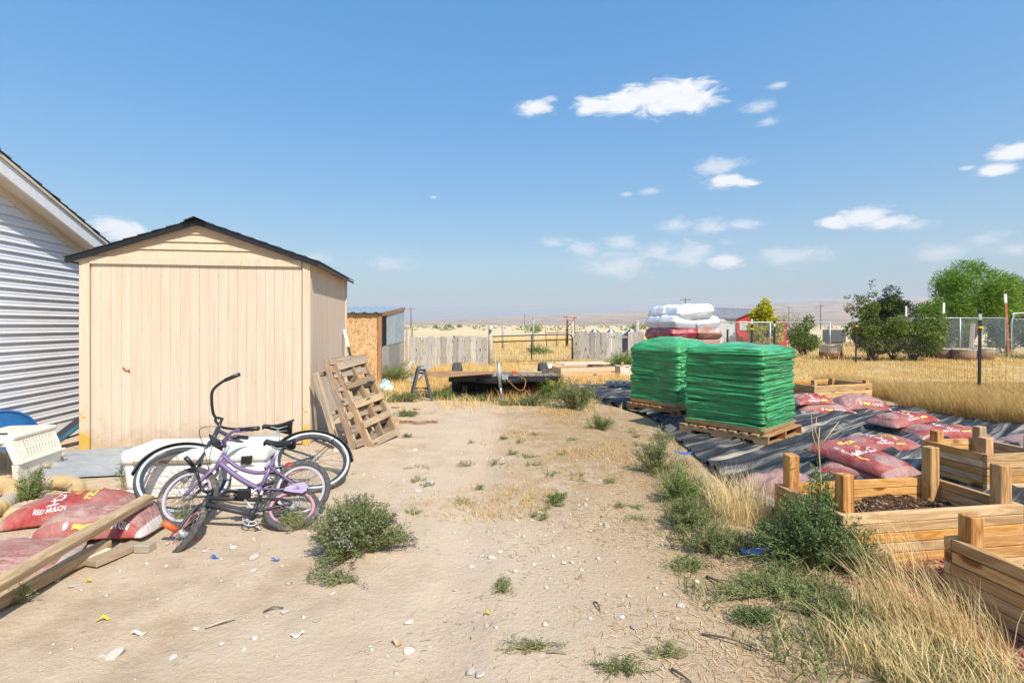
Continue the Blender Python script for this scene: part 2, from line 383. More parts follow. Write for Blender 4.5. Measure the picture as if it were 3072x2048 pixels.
# ---------------------------------------------------------------- white sided house
MT['siding'] = pmat('white_vinyl_siding', (.66, .67, .70), (.72, .73, .75), 3, .45, .03, .002, stretch=(.3, 1, 4), rnd=.03)
MT['cream_trim'] = pmat('cream_trim', (.66, .56, .42), (.72, .63, .50), 5, .6, .05, rnd=.03)
MT['white_fascia'] = pmat('white_fascia', (.70, .70, .69), (.80, .80, .79), 14, .6, .35, .006)
MT['shingle'] = pmat('dark_roof_shingle', (.028, .028, .032), (.07, .07, .075), 30, .9, .6, .006, rnd=.3)
MT['shingle_grey'] = pmat('grey_green_shingle', (.10, .105, .095), (.2, .2, .175), 30, .9, .6, .006, rnd=.25)
UW = Vector((.149, -.989, 0)).normalized(); NW = Vector((.989, .149, 0)).normalized()   # along the wall towards the camera, and outward
HC = Vector((-5.81, 6.935, 0)); EZ, SL, SPAN = 2.44, .37, 6.6
house = thing('house', 'white house with lap siding and overhanging gable roof beside the beige shed', 'house', HC)
def hz(s): return EZ + SL * min(s, SPAN - s)
def hp(s, z, o=0.0): return HC + UW * s + NW * o + Vector((0, 0, z))
def wpoly(name, pts, mat, parent, th=None):
    return put(name, pymesh(name, [p - Vector(parent.location) for p in pts], [tuple(range(len(pts)))], mat), parent)
wpoly('wall', [hp(0, 0, -.03), hp(SPAN, 0, -.03), hp(SPAN, EZ, -.03), hp(SPAN / 2, hz(SPAN / 2), -.03), hp(0, EZ, -.03)], MT['siding'], house)
ch = .102; z = .23; k = 0
while z < hz(SPAN / 2) - .05:
    zt = z + ch
    s0 = 0 if zt <= EZ else (zt - EZ) / SL; s1 = SPAN - s0
    if s1 - s0 > .1:
        rows = [(z, .026), (z + .006, .030), (z + ch * .42, .016), (z + ch * .44, .021), (z + ch * .95, .002), (zt + .008, .0)]
        V = []; Fq = []
        for s in (s0, s1):
            V += [hp(s, zz, o) - HC for zz, o in rows]
        nr = len(rows)
        for i in range(nr - 1): Fq.append((i, i + 1, nr + i + 1, nr + i))
        V += [hp(s0, z, 0) - HC, hp(s1, z, 0) - HC]; Fq.append((0, nr, 2 * nr + 1, 2 * nr))
        put('siding_board', pymesh('siding_board', V, Fq, MT['siding']), house)
    z += ch; k += 1
# torn skirting under the siding
for s0, s1, za, zb in ((.02, .52, .20, .02), (.5, 1.3, .16, .03), (1.3, 6.5, .2, .0)):
    put('skirting', pymesh('skirting', [hp(s0, zb, .05) - HC, hp(s1, zb, .06) - HC, hp(s1, za + .04, .012) - HC, hp(s0, za + .02, .012) - HC], [(0, 1, 2, 3)], MT['siding']), house)
OV = .20
def slope_slab(name, s0, s1, o0, o1, zoff, th, mat):
    V = []
    for zz in (zoff, zoff + th):
        for o in (o0, o1):
            for s in (s0, s1): V.append(hp(s, EZ + SL * s + zz, o) - HC)
    return put(name, pymesh(name, V, [(0, 1, 3, 2), (4, 6, 7, 5), (0, 4, 5, 1), (2, 3, 7, 6), (0, 2, 6, 4), (1, 5, 7, 3)], mat), house)
slope_slab('frieze_board', -.02, SPAN / 2, .004, .03, -.075, .095, MT['cream_trim'])
slope_slab('soffit', -.16, SPAN / 2, .031, OV, .02, .012, MT['cream_trim'])
slope_slab('fascia', -.16, SPAN / 2, OV, OV + .022, .0, .165, MT['white_fascia'])
roof = slope_slab('roof', -.18, SPAN / 2, -8, OV + .03, .17, .03, MT['shingle_grey'])
slope_slab('drip_edge', -.19, SPAN / 2, OV + .031, OV + .045, .155, .03, MT['cream_trim'])
for i in range(24):
    s = -.2 + i * .145
    V = []
    for o in (-8, OV + .055 + random.uniform(-.008, .012)):
        V += [hp(s, EZ + SL * s + .2005, o) - HC, hp(s, EZ + SL * s + .222, o) - HC, hp(s + .15, EZ + SL * (s + .15) + .204, o) - HC]
    put('shingle_course', pymesh('shingle_course', V, [(0, 1, 4, 3), (1, 2, 5, 4), (3, 4, 5), (0, 2, 1)], MT['shingle_grey']), roof)
V = []
for o in (-8, OV + .045):
    V += [hp(SPAN / 2, hz(SPAN / 2) + .20, o) - HC, hp(SPAN + .2, EZ - .2 * SL + .2, o) - HC]
put('roof_slope', pymesh('roof_slope', V, [(0, 1, 3, 2)], MT['shingle_grey']), house)
V = [hp(-.0, 0, -.01) - HC, hp(-.0, EZ, -.01) - HC, hp(0, EZ, -8) - HC, hp(0, 0, -8) - HC]
put('back_wall', pymesh('back_wall', V, [(0, 1, 2, 3)], MT['siding']), house)

# ---------------------------------------------------------------- beige shed
def shed_paint(name, base, dark, stain=None):
    m, nt = new_mat(name); v = coords(nt, (14, 14, .8)); n = noise(nt, v, 1.5, 5, .6)
    c = ramp(nt, n, [(.35, dark), (.6, base)])
    tc = nn(nt, 'ShaderNodeTexCoord'); w = nn(nt, 'ShaderNodeTexCoord').outputs['Object']
    st = noise(nt, nn(nt, 'ShaderNodeVectorMath', {0: w, 1: (5, 5, .55)}, operation='MULTIPLY').outputs[0], 1.1, 6, .65)
    f = nn(nt, 'ShaderNodeMapRange', {'Value': st, 'From Min': .52, 'From Max': .72, 'To Max': .35}).outputs[0]
    c = nn(nt, 'ShaderNodeMix', {0: f, 6: c, 7: (*[x * .84 for x in base], 1)}, data_type='RGBA').outputs[2]
    S0 = nn(nt, 'ShaderNodeSeparateXYZ', {0: nn(nt, 'ShaderNodeNewGeometry').outputs['Position']}).outputs[2]
    sp = nn(nt, 'ShaderNodeMath', {0: noise(nt, nn(nt, 'ShaderNodeNewGeometry').outputs['Position'], 9, 6, .7), 1: nn(nt, 'ShaderNodeMapRange', {'Value': S0, 'From Min': .0, 'From Max': .5, 'To Min': .28, 'To Max': -.2}).outputs[0]}, operation='ADD').outputs[0]
    c = nn(nt, 'ShaderNodeMix', {0: nn(nt, 'ShaderNodeMapRange', {'Value': sp, 'From Min': .5, 'From Max': .75, 'To Max': .6}).outputs[0], 6: c, 7: (.40, .30, .19, 1)}, data_type='RGBA').outputs[2]
    if stain:
        S = nn(nt, 'ShaderNodeSeparateXYZ', {0: w})
        fl = noise(nt, w, 22, 6, .7); lg = noise(nt, w, 3, 3, .6)
        zf = nn(nt, 'ShaderNodeMapRange', {'Value': S.outputs[2], 'From Min': -.35, 'From Max': -.98, 'To Min': -.20, 'To Max': .13}).outputs[0]
        s = nn(nt, 'ShaderNodeMath', {0: nn(nt, 'ShaderNodeMath', {0: fl, 1: lg}, operation='ADD').outputs[0], 1: zf}, operation='ADD').outputs[0]
        sf = nn(nt, 'ShaderNodeMapRange', {'Value': s, 'From Min': 1.02, 'From Max': 1.09}).outputs[0]
        c = nn(nt, 'ShaderNodeMix', {0: sf, 6: c, 7: (*stain, 1)}, data_type='RGBA').outputs[2]
    finish(nt, jitter(nt, c, .025), .8, 0, n, .15, .003, .25); return m
MT['shed'] = shed_paint('beige_shed_paint', (.60, .485, .375), (.54, .43, .325))
MT['shed_trim'] = shed_paint('cream_shed_trim', (.62, .505, .38), (.56, .445, .315), (.62, .36, .06))
MT['shed_gable'] = shed_paint('beige_gable_paint', (.59, .465, .33), (.54, .41, .28))
SW, SD, SE, SS = 2.51, 2.62, 2.215, .345
shed = thing('garden_shed', 'beige wooden shed with black edged gable roof beside the white house', 'shed', (-4.94, 5.86, 0), math.atan2(.153, .988))
ft = pymesh('core_wall', [(.02, .03, .0), (SW - .02, .03, 0), (SW - .02, .03, SE), (SW / 2, .03, SE + SS * SW / 2 - .01), (.02, .03, SE),
    (.02, SD - .02, 0), (SW - .02, SD - .02, 0), (SW - .02, SD - .02, SE), (SW / 2, SD - .02, SE + SS * SW / 2 - .01), (.02, SD - .02, SE)],
    [(0, 1, 2, 3, 4), (9, 8, 7, 6, 5), (1, 6, 7, 2), (0, 4, 9, 5)], MT['shed'])
put('core_wall', ft, shed)
zb = 2.16; npl = 22; x0, x1 = .108, SW - .10; pw = (x1 - x0) / npl
for i in range(npl):
    x = x0 + pw * (i + .5)
    box('plank', (pw - (.002 if i % 2 else .0012), .022, zb - .015), (x, .017 - (.002 if 0 < i < 11 else 0), zb / 2 + .005), MT['shed'], shed, bev=.0012)
nsp = 24; pd = (SD - .06) / nsp
for i in range(nsp):
    y = .04 + pd * (i + .5)
    box('plank', (.022, pd - .0035, SE - .02), (SW - .012, y, SE / 2), MT['shed'], shed, bev=.0025)
for i in range(nsp): 
    if i % 3 == 0: box('plank', (.022, pd * 3 - .006, SE - .02), (.010, .04 + pd * (i + 1.5), SE / 2), MT['shed'], shed, bev=.0025)
box('corner_trim', (.104, .03, SE + .02), (.048, -.004, SE / 2 + .005), MT['shed_trim'], shed)
box('corner_trim', (.088, .03, SE + .02), (SW - .044, -.004, SE / 2 + .005), MT['shed_trim'], shed)
box('corner_trim', (.028, .085, SE), (SW + .006, SD - .05, SE / 2), MT['shed_trim'], shed)
box('header_board', (SW - .2, .036, .085), (SW / 2 + .004, -.008, zb + .035), MT['shed_trim'], shed)
zz = zb + .08; lap = .094; i = 0
while zz < SE + SS * SW / 2 - .03:
    top = min(zz + lap + .006, SE + SS * SW / 2 - .012)
    xa = lambda h: max(.06, (h - SE) / SS)
    a0, a1 = xa(zz - .03), xa(top - .03)
    V = [(a0, -.008 - .004, zz), (SW - a0, -.012, zz), (SW - a1, .010, top), (a1, .010, top), (a0, .012, zz), (SW - a0, .012, zz)]
    put('gable_board', pymesh('gable_board', V, [(0, 1, 2, 3), (0, 4, 5, 1)], MT['shed_gable']), shed); zz += lap
OE, OF = .10, .055
MT['fascia_black'] = flat('black_roof_edge', (.012, .013, .017), .5)
for sgn in (-1, 1):
    def rp(t, y, h): # t 0 at eave edge .. 1 at ridge
        x = (-OE + (SW / 2 + OE) * t) if sgn < 0 else (SW + OE - (SW / 2 + OE) * t)
        return (x, y, SE - SS * OE + SS * (SW / 2 + OE) * t + h)
    def slab(name, t0, t1, y0, y1, h0, h1, mat, par):
        V = [rp(t, y, h) for h in (h0, h1) for y in (y0, y1) for t in (t0, t1)]
        return put(name, pymesh(name, V, [(0, 1, 3, 2), (4, 6, 7, 5), (0, 4, 5, 1), (2, 3, 7, 6), (0, 2, 6, 4), (1, 5, 7, 3)], mat), par)
    deck = slab('roof_deck', 0, 1, -OF, SD + .08, .0, .014, MT['shed_trim'], shed)
    slab('rake_trim', -.005, 1, -OF - .022, -OF - .001, -.028, .034, MT['fascia_black'], shed)
    slab('eave_trim', -.012, -.001, -OF - .02, SD + .08, -.01, .024, MT['fascia_black'], shed)
    nr = 9
    for i in range(nr):
        t0 = i / nr - .012; t1 = (i + 1) / nr
        V = [rp(t0, -OF - .034 - random.uniform(0, .008), .0375), rp(t0, SD + .09, .0375), rp(t0, -OF - .034, .054), rp(t0, SD + .09, .054), rp(t1, -OF - .030, .040), rp(t1, SD + .09, .040)]
        put('shingle_course', pymesh('shingle_course', V, [(0, 1, 3, 2), (2, 3, 5, 4), (0, 2, 4)], MT['shingle']), deck)
put('ridge_cap', pymesh('ridge_cap', [(SW / 2 - .12, -.14, SE + SS * (SW / 2 - .12) + .05), (SW / 2, -.14, SE + SS * SW / 2 + .06), (SW / 2 + .12, -.14, SE + SS * (SW / 2 - .12) + .05),
    (SW / 2 - .12, SD + .1, SE + SS * (SW / 2 - .12) + .05), (SW / 2, SD + .1, SE + SS * SW / 2 + .06), (SW / 2 + .12, SD + .1, SE + SS * (SW / 2 - .12) + .05)],
    [(0, 1, 4, 3), (1, 2, 5, 4)], MT['shingle']), shed)
for i in range(1, npl, 2):
    for zq in (.12, .75, 1.4, 2.02): tube('nail', [(x0 + pw * i, .003, zq), (x0 + pw * i, .0085, zq)], .004, MT['rust'], shed, 6)
latch = [(.50, -.004, .93), (.512, -.006, .925), (.525, -.004, .905), (.545, -.006, .912), (.553, -.004, .90), (.55, -.003, .878), (.538, -.003, .895), (.515, -.003, .897), (.498, -.003, .92)]
put('latch_hole', pymesh('latch_hole', [((x - .52) * 1.5 + .47, y - .001, (z - .9) * 1.5 + .92) for x, y, z in latch], [tuple(range(len(latch)))], MT['rust']), shed)

# ---------------------------------------------------------------- plywood lean-to
MT['plywood'] = wood('orange_plywood', (.56, .36, .17), (.42, .20, .06), grain=.5, rnd=.04)
def ply():
    m, nt = new_mat('flaked_plywood'); v = coords(nt, (5, 5, 1.8))
    n = noise(nt, v, 2.2, 5, .55, 2.2)
    r = nn(nt, 'ShaderNodeMath', {0: nn(nt, 'ShaderNodeMath', {0: n, 1: 9.0}, operation='MULTIPLY').outputs[0], 1: 1.0}, operation='PINGPONG').outputs[0]
    c = ramp(nt, r, [(.25, (.62, .44, .26)), (.6, (.55, .32, .12)), (.9, (.40, .18, .05))]); finish(nt, c, .8, 0, r, .2, .003); return m
MT['osb'] = ply()
MT['corr'] = pmat('blue_grey_corrugated_steel', (.33, .39, .42), (.43, .49, .52), 3, .45, .03, .002, .45)
A = G(1143, 1149); B = G(1212, 1109)
lean = thing('lean_to', 'plywood lean-to with corrugated metal side and roof behind the beige shed', 'lean-to', A)
fd = Vector((-.985, -.16, 0)); bd = (B - A); bd.z = 0; bl = bd.length; bd.normalize(); up = Vector((0, 0, 1))
def lp(a, b, z): return fd * a + bd * b + up * z
zf, zk = 1.78, 2.05
def quadslab(name, p, mat, parent, th, nrm):
    V = [*p, *[q + nrm * th for q in p]]
    return put(name, pymesh(name, V, [(3, 2, 1, 0), (4, 5, 6, 7), (0, 1, 5, 4), (1, 2, 6, 5), (2, 3, 7, 6), (3, 0, 4, 7)], mat), parent)
quadslab('plywood_panel', [lp(.07, 0, .02), lp(1.22, 0, .02), lp(1.22, 0, zf - .05), lp(.07, 0, zf - .05)], MT['osb'], lean, .018, bd)
quadslab('plywood_panel', [lp(1.225, 0.004, .02), lp(2.4, 0.004, .02), lp(2.4, 0.004, zf - .05), lp(1.225, 0.004, zf - .05)], MT['osb'], lean, .018, bd)
beam('corner_post', lp(.03, 0, 0), lp(.03, 0, zf - .03), .09, .09, MT['brown_post'], lean, bev=.004)
beam('top_rail', lp(-.02, .04, zf - .06), lp(-.02, bl, zk - .07), .05, .09, MT['brown_post'], lean)
def corrugated(name, p0, ux, uy, lx, ly, n, amp, mat, parent, nrm):
    V, Fq = [], []
    prof = [(0, 0), (.25, 0), (.33, 1), (.6, 1), (.68, 0)]
    xs_ = [(i + t) / n for i in range(n) for t, h in prof] + [1.0]; hs = [h for i in range(n) for t, h in prof] + [0]
    for x_, h_ in zip(xs_, hs):
        V += [p0 + ux * lx * x_ + nrm * amp * h_, p0 + ux * lx * x_ + uy * ly + nrm * amp * h_]
    for i in range(len(xs_) - 1): Fq.append((2 * i, 2 * i + 2, 2 * i + 3, 2 * i + 1))
    return put(name, pymesh(name, V, Fq, mat), parent)
rt = bd.cross(up)
hb = .92
corrugated('metal_panel', lp(0, .75, hb), bd, up, bl * .5 - .5, zf - hb + .02, 6, .02, MT['corr'], lean, rt)
V = []; n = 11
side = []
for i in range(n * 2 + 1):
    b = bl * .5 + .25 + (bl * .5 - .25) * i / (n * 2); o = .02 if i % 2 else 0
    V += [lp(0, b, hb) + rt * o, lp(0, b, zf + (zk - zf) * b / bl) + rt * o]
put('metal_panel', pymesh('metal_panel', V, [(2 * i, 2 * i + 2, 2 * i + 3, 2 * i + 1) for i in range(n * 2)], MT['corr']), lean)
for i in range(4):
    b0 = .25 + i * (bl - .25) / 4; b1 = b0 + (bl - .25) / 4 - .015
    quadslab('grey_board', [lp(.0, b0, .02), lp(.0, b1, .02), lp(.0, b1, hb + .03 * (i % 2)), lp(.0, b0, hb - .02)], MT['grey_wood'], lean, .02, -rt)
quadslab('back_panel', [lp(0, bl, .02), lp(2.4, bl, .02), lp(2.4, bl, zk - .04), lp(0, bl, zk - .04)], MT['corr'], lean, .01, bd)
rd = (lp(0, bl, zk) - lp(0, 0, zf)).normalized()
corrugated('roof_sheet', lp(2.45, -.12, zf - .03), -fd, rd, 2.5, bl + .25, 9, .02, MT['corr'], lean, fd.cross(rd) * -1 if fd.cross(rd).z < 0 else fd.cross(rd))

# ---------------------------------------------------------------- board fences, posts, gate
def board_fence(name, label, pa, pb, n, h, skip=(), jit=.05, wm='grey_wood'):
    root = thing(name, label, 'fence', pa)
    d = (pb - pa); L = d.length; d.normalize(); w = L / n; nrm = d.cross(up)
    for i in range(n):
        if i in skip: continue
        hh = h * (1 + random.uniform(-jit, jit)); c = d * (w * (i + .5))
        V = []; ww = w * random.uniform(.455, .492); tilt = random.uniform(-.02, .02)
        for o in (0, .022):
            V += [c - d * ww + nrm * o, c + d * ww + nrm * o, c + d * (ww + tilt) + up * (hh + random.uniform(-.02, .02)) + nrm * o, c - d * (ww - tilt) + up * (hh + random.uniform(-.02, .02)) + nrm * o]
        # board mesh kept along local X for the grain
        m = Matrix.Translation(c) @ Matrix.Rotation(-math.pi / 2, 4, 'Y'); mi = m.inverted()
        o = put('board', pymesh('board', [mi @ v for v in V], [(3, 2, 1, 0), (4, 5, 6, 7), (0, 1, 5, 4), (1, 2, 6, 5), (2, 3, 7, 6), (3, 0, 4, 7)], MT[wm]), root, matrix=m)
    for hh in (.3, .85):
        beam('rail', d * 0 - nrm * .03 + up * h * hh, d * L - nrm * .03 + up * h * hh, .04, .09, MT['grey_wood'], root)
    return root
FL_, FR_ = G(1228, 1103), G(1463, 1098)
board_fence('board_fence', 'weathered grey board fence between the lean-to and the metal gate', FL_, FR_, 13, 1.05, jit=.02)
GR0, GR1 = G(1722, 1087), G(1932, 1088)
board_fence('board_fence', 'weathered grey board fence right of the metal gate with broken gaps', GR0, GR1, 13, 1.17, skip=(9,), jit=.02)
def post(name, label, cat, p, h, r, mat, lean=(0, 0)):
    pts = [(0, 0, -.1), (lean[0] * .5, lean[1] * .5, h * .5), (lean[0], lean[1], h)]
    o = put(name, tubes_mesh(name, [(pts, [r, r * .97, r * .93], 10, False)], MT[mat]), None, p); return tag(o, label, cat)
post('fence_post', 'tall grey wooden fence post left of the metal gate under a white fixture', 'post', FR_ + Vector((.10, .08, 0)), 1.40, .085, 'grey_wood')
post('fence_post', 'thin wooden post at the right end of the metal gate', 'post', GR0 + Vector((-.05, .05, 0)), 1.60, .055, 'grey_wood')
post('fence_post', 'grey round post rising above the right board fence by the wrapped pile', 'post', G(1913, 1088) + Vector((0, .1, 0)), 1.63, .095, 'grey_wood')
lt = thing('wall_light', 'small white light fixture on top of the post beside the metal gate', 'light', FR_ + Vector((.12, -.01, 1.28)))
box('back_plate', (.08, .03, .12), (0, 0, .06), MT['black_metal'], lt); 
put('glass_shade', tubes_mesh('glass_shade', [([(0, -.06, .0), (0, -.06, .05), (0, -.06, .12), (0, -.06, .15)], [.05, .065, .045, .015], 10, False)], MT['white_plastic']), lt)
ub = thing('upright_boards', 'short grey boards standing above the fence corner by the lean-to', 'board', G(1222, 1106) + Vector((0, -.05, 0)))
box('board', (1.36, .13, .04), (-.02, 0, .66), MT['grey_wood'], ub, (0, -R(90), 0)); box('board', (.32, .22, .03), (.17, -.02, 1.22), MT['grey_wood'], ub, (0, -R(88), 0))
gate = thing('metal_gate', 'dark tubular metal farm gate with wire mesh in the board fence', 'gate', G(1467, 1092))
gd = (G(1718, 1088) - G(1467, 1092)); gl = gd.length; gd.normalize()
def gp(a, z): return gd * a + up * z
gh = 1.02
put('frame', tubes_mesh('frame', [(spline([gp(0, .08), gp(0, gh - .25), gp(.03, gh - .08), gp(.14, gh), gp(.3, gh + .01), gp(gl / 2, gh + .05), gp(gl - .3, gh + .07), gp(gl - .12, gh + .06), gp(gl - .02, gh - .04), gp(gl, gh - .2), gp(gl, .1)], 6), .024, 8, False),
    ([gp(0, .08), gp(gl, .1)], .022, 8, False), ([gp(0, gh - .2), gp(gl, gh - .12)], .022, 8, False), ([gp(gl / 2, .08), gp(gl / 2, gh + .05)], .022, 8, False)], MT['black_metal']), gate)
paths = [([gp(gl * i / 34, .08), gp(gl * i / 34, gh - .2 + .08 * i / 34)], .0035, 4, False) for i in range(1, 34)] + [([gp(0, .1 + .075 * j), gp(gl, .1 + .08 * j)], .0035, 4, False) for j in range(1, 10)]
put('wire_mesh', tubes_mesh('wire_mesh', paths, MT['wire']), gate)
box('hinge', (.06, .08, .03), (0, 0, .75), MT['steel'], gate)

# ---------------------------------------------------------------- things beyond the fence
rack = thing('pipe_rack', 'thin rusty metal frame standing in the field behind the gate', 'frame', G(1640, 1042))
for i in range(6):
    x = i * .62
    tube('upright', [(x, 0, 0), (x + random.uniform(-.1, .1), 0, 1.15 + (.9 if i in (2, 3) else 0))], .03, MT['rust'], rack, 6)
tube('crossbar', [(0, 0, .95), (3.1, 0, 1.02)], .025, MT['rust'], rack, 6); tube('crossbar', [(0, 0, .5), (3.1, 0, .55)], .025, MT['rust'], rack, 6)
tube('brace', [(1.05, 0, 2.0), (1.95, 0, 1.9)], .025, MT['rust'], rack, 6); tube('brace', [(1.2, 0, 1.1), (1.9, 0, 2.0)], .025, MT['rust'], rack, 6)
for px, py, h, cl, lab in ((1247 + 353, 1045, 1.9, 'grey_wood', 'lone weathered post in the field behind the middle of the gate'), (1702, 1040, 1.8, 'black_metal', 'dark narrow post in the field near the right gate end'), (1509, 1050, 1.4, 'grey_wood', 'pale thin post in the field left behind the gate')):
    post('field_post', lab, 'post', G(px, py), h, .07, cl)
MT['tentw'] = flat('pale_canvas', (.62, .63, .66), .7); MT['tentd'] = flat('dark_canvas', (.05, .05, .07), .7)
for px, lab, w in ((1783, 'low dark and white covered bundle behind the right fence, left one', 1.2), (1832, 'low pale covered bundle behind the right fence, middle one', 1.0), (1893, 'striped grey peaked cover behind the right fence near the round post', 1.35)):
    t = thing('covered_bundle', lab, 'cover', G(px, 1055)); n = 10
    hgt = .92
    for i in range(n):
        a0, a1 = 2 * math.pi * i / n, 2 * math.pi * (i + 1) / n
        V = [(0, 0, hgt + .36), (w * .5 * math.cos(a0), w * .5 * math.sin(a0), hgt), (w * .5 * math.cos(a1), w * .5 * math.sin(a1), hgt), (w * .62 * math.cos(a0), w * .62 * math.sin(a0), 0), (w * .62 * math.cos(a1), w * .62 * math.sin(a1), 0)]
        put('panel', pymesh('panel', V, [(0, 1, 2), (1, 3, 4, 2)], MT['tentw' if i % 2 else 'tentd']), t)
MT['pole'] = flat('pole_wood', (.16, .13, .11), .9)
def power_pole(px, top, d, lab):
    t = thing('power_pole', lab, 'power pole', Vector(((px - 1536) / FOC * d, d, 0))); h = EYE + (HOR - top) / FOC * d
    tube('shaft', [(0, 0, -.5), (0, 0, h)], [.2, .13], MT['pole'], t, 8)
    box('crossarm', (2.4, .12, .14), (0, 0, h - .5), MT['pole'], t)
    for s in (-1, 0, 1): tube('insulator', [(s * 1.05, 0, h - .43), (s * 1.05, 0, h - .2)], .05, MT['steel'], t, 6)
    return Vector(((px - 1536) / FOC * d, d, h - .2))
pp = [power_pole(1233, 922, 150, 'power pole with crossarm beyond the lean-to, left on the plain'), power_pole(1574, 942, 330, 'thin distant power pole above the metal gate'),
      power_pole(2056, 893, 118, 'power pole rising behind the white wrapped mulch pile'), power_pole(2367, 918, 190, 'power pole behind the round green shrub'), power_pole(2462, 912, 175, 'power pole on the plain left of the tall bush'),
      power_pole(2213, 922, 210, 'thin power pole behind the red and white barn')]
for i, (a, b, lab) in enumerate(((pp[0] + Vector((-60, 0, 0)), pp[2], 'upper thin power line crossing the sky towards the wrapped pile pole'), (pp[2], pp[2] + Vector((95, -20, 2)), 'thin power line leaving the wrapped pile pole to the right'))):
    pts = [a.lerp(b, k / 14) - Vector((0, 0, 1.4 * (1 - (2 * k / 14 - 1) ** 2))) for k in range(15)]
    tag(tube('power_line', pts, .022, MT['steel_pipe'], None, 4), lab, 'power line')

# ---------------------------------------------------------------- lettering
def text_mesh(txt, size, zf=None, x=0, y=0, rot=0, mat=None, lift=.003, maxedge=.02, squash=1.0):
    cu = bpy.data.curves.new('lettering', 'FONT'); cu.body = txt; cu.size = size; cu.align_x = 'CENTER'; cu.align_y = 'CENTER'; cu.resolution_u = 3; cu.offset = size * .012
    ob = bpy.data.objects.new('lettering_tmp', cu); col.objects.link(ob)
    dg = bpy.context.evaluated_depsgraph_get(); me = bpy.data.meshes.new_from_object(ob.evaluated_get(dg))
    bpy.data.objects.remove(ob); bpy.data.curves.remove(cu)
    bm = bmesh.new(); bm.from_mesh(me)
    bmesh.ops.triangulate(bm, faces=bm.faces[:])
    for _ in range(2):
        es = [e for e in bm.edges if e.calc_length() > maxedge]
        if es: bmesh.ops.subdivide_edges(bm, edges=es, cuts=1); bmesh.ops.triangulate(bm, faces=bm.faces[:])
    c, s = math.cos(rot), math.sin(rot)
    for v in bm.verts:
        px, py = v.co.x * squash, v.co.y
        X, Y = x + c * px - s * py, y + s * px + c * py
        v.co = Vector((X, Y, (zf(X, Y) if zf else 0) + lift))
    bm.to_mesh(me); bm.free(); me.materials.clear(); me.materials.append(mat); return me

# ---------------------------------------------------------------- bags of mulch
def bag_film(name, style):
    m, nt = new_mat(name); v = coords(nt, (1, 1, 1)); MA = lambda op, a, b: nn(nt, 'ShaderNodeMath', {0: a, 1: b}, operation=op).outputs[0]
    Mx = lambda f, a, b: nn(nt, 'ShaderNodeMix', {0: f, 6: a, 7: b}, data_type='RGBA').outputs[2]
    SS = lambda x, a, b: nn(nt, 'ShaderNodeMapRange', {'Value': x, 'From Min': a, 'From Max': b}, interpolation_type='SMOOTHSTEP').outputs[0]
    n = noise(nt, v, 55, 5, .7); n2 = noise(nt, coords(nt, (3, 9, 3)), 2.0, 6, .7, 1.5)
    c = ramp(nt, n, [(.32, (.12, .03, .026)), (.5, (.28, .085, .07)), (.68, (.42, .18, .15))])
    f = nn(nt, 'ShaderNodeMapRange', {'Value': n2, 'From Min': .42, 'From Max': .72, 'To Min': .08, 'To Max': .6}).outputs[0]
    clear = Mx(f, c, (.58, .42, .39, 1)); red = ramp(nt, n2, [(.3, (.26, .012, .014)), (.6, (.36, .024, .025)), (.8, (.46, .10, .09))])
    uv = nn(nt, 'ShaderNodeAttribute', attribute_name='bag_uv').outputs['Vector']; S = nn(nt, 'ShaderNodeSeparateXYZ', {0: uv}); u, w = S.outputs[0], S.outputs[1]
    if style == 'print':
        el = nn(nt, 'ShaderNodeVectorMath', {0: nn(nt, 'ShaderNodeVectorMath', {0: uv, 1: (.64, 0, 0)}, operation='SUBTRACT').outputs[0], 1: (4.4, 1.55, 0)}, operation='MULTIPLY').outputs[0]
        msk = MA('MAXIMUM', SS(nn(nt, 'ShaderNodeVectorMath', {0: el}, operation='LENGTH').outputs['Value'], 1.03, .97), SS(MA('ABSOLUTE', u, 0), .87, .89))
        c = Mx(msk, red, clear)
    else:
        c = Mx(SS(w, .80, .815), clear, red); c = Mx(SS(MA('ABSOLUTE', u, 0), .935, .95), c, (.62, .54, .51, 1))
    du = noise(nt, coords(nt, (1, 1, 1)), 3.5, 6, .7); c = Mx(nn(nt, 'ShaderNodeMapRange', {'Value': du, 'From Min': .40, 'From Max': .75, 'To Min': .04, 'To Max': .55}).outputs[0], c, (.52, .40, .33, 1))
    finish(nt, c, .45, 0, n2, .7, .025, .4, coat=.1); return m
MT['film_print'] = bag_film('red_printed_bag_film', 'print'); MT['film_clear'] = bag_film('clear_bag_film', 'clear')
MT['film_end'] = pmat('pale_loose_film', (.60, .52, .49), (.74, .69, .66), 9, .35, .4, .01, coat=.2)
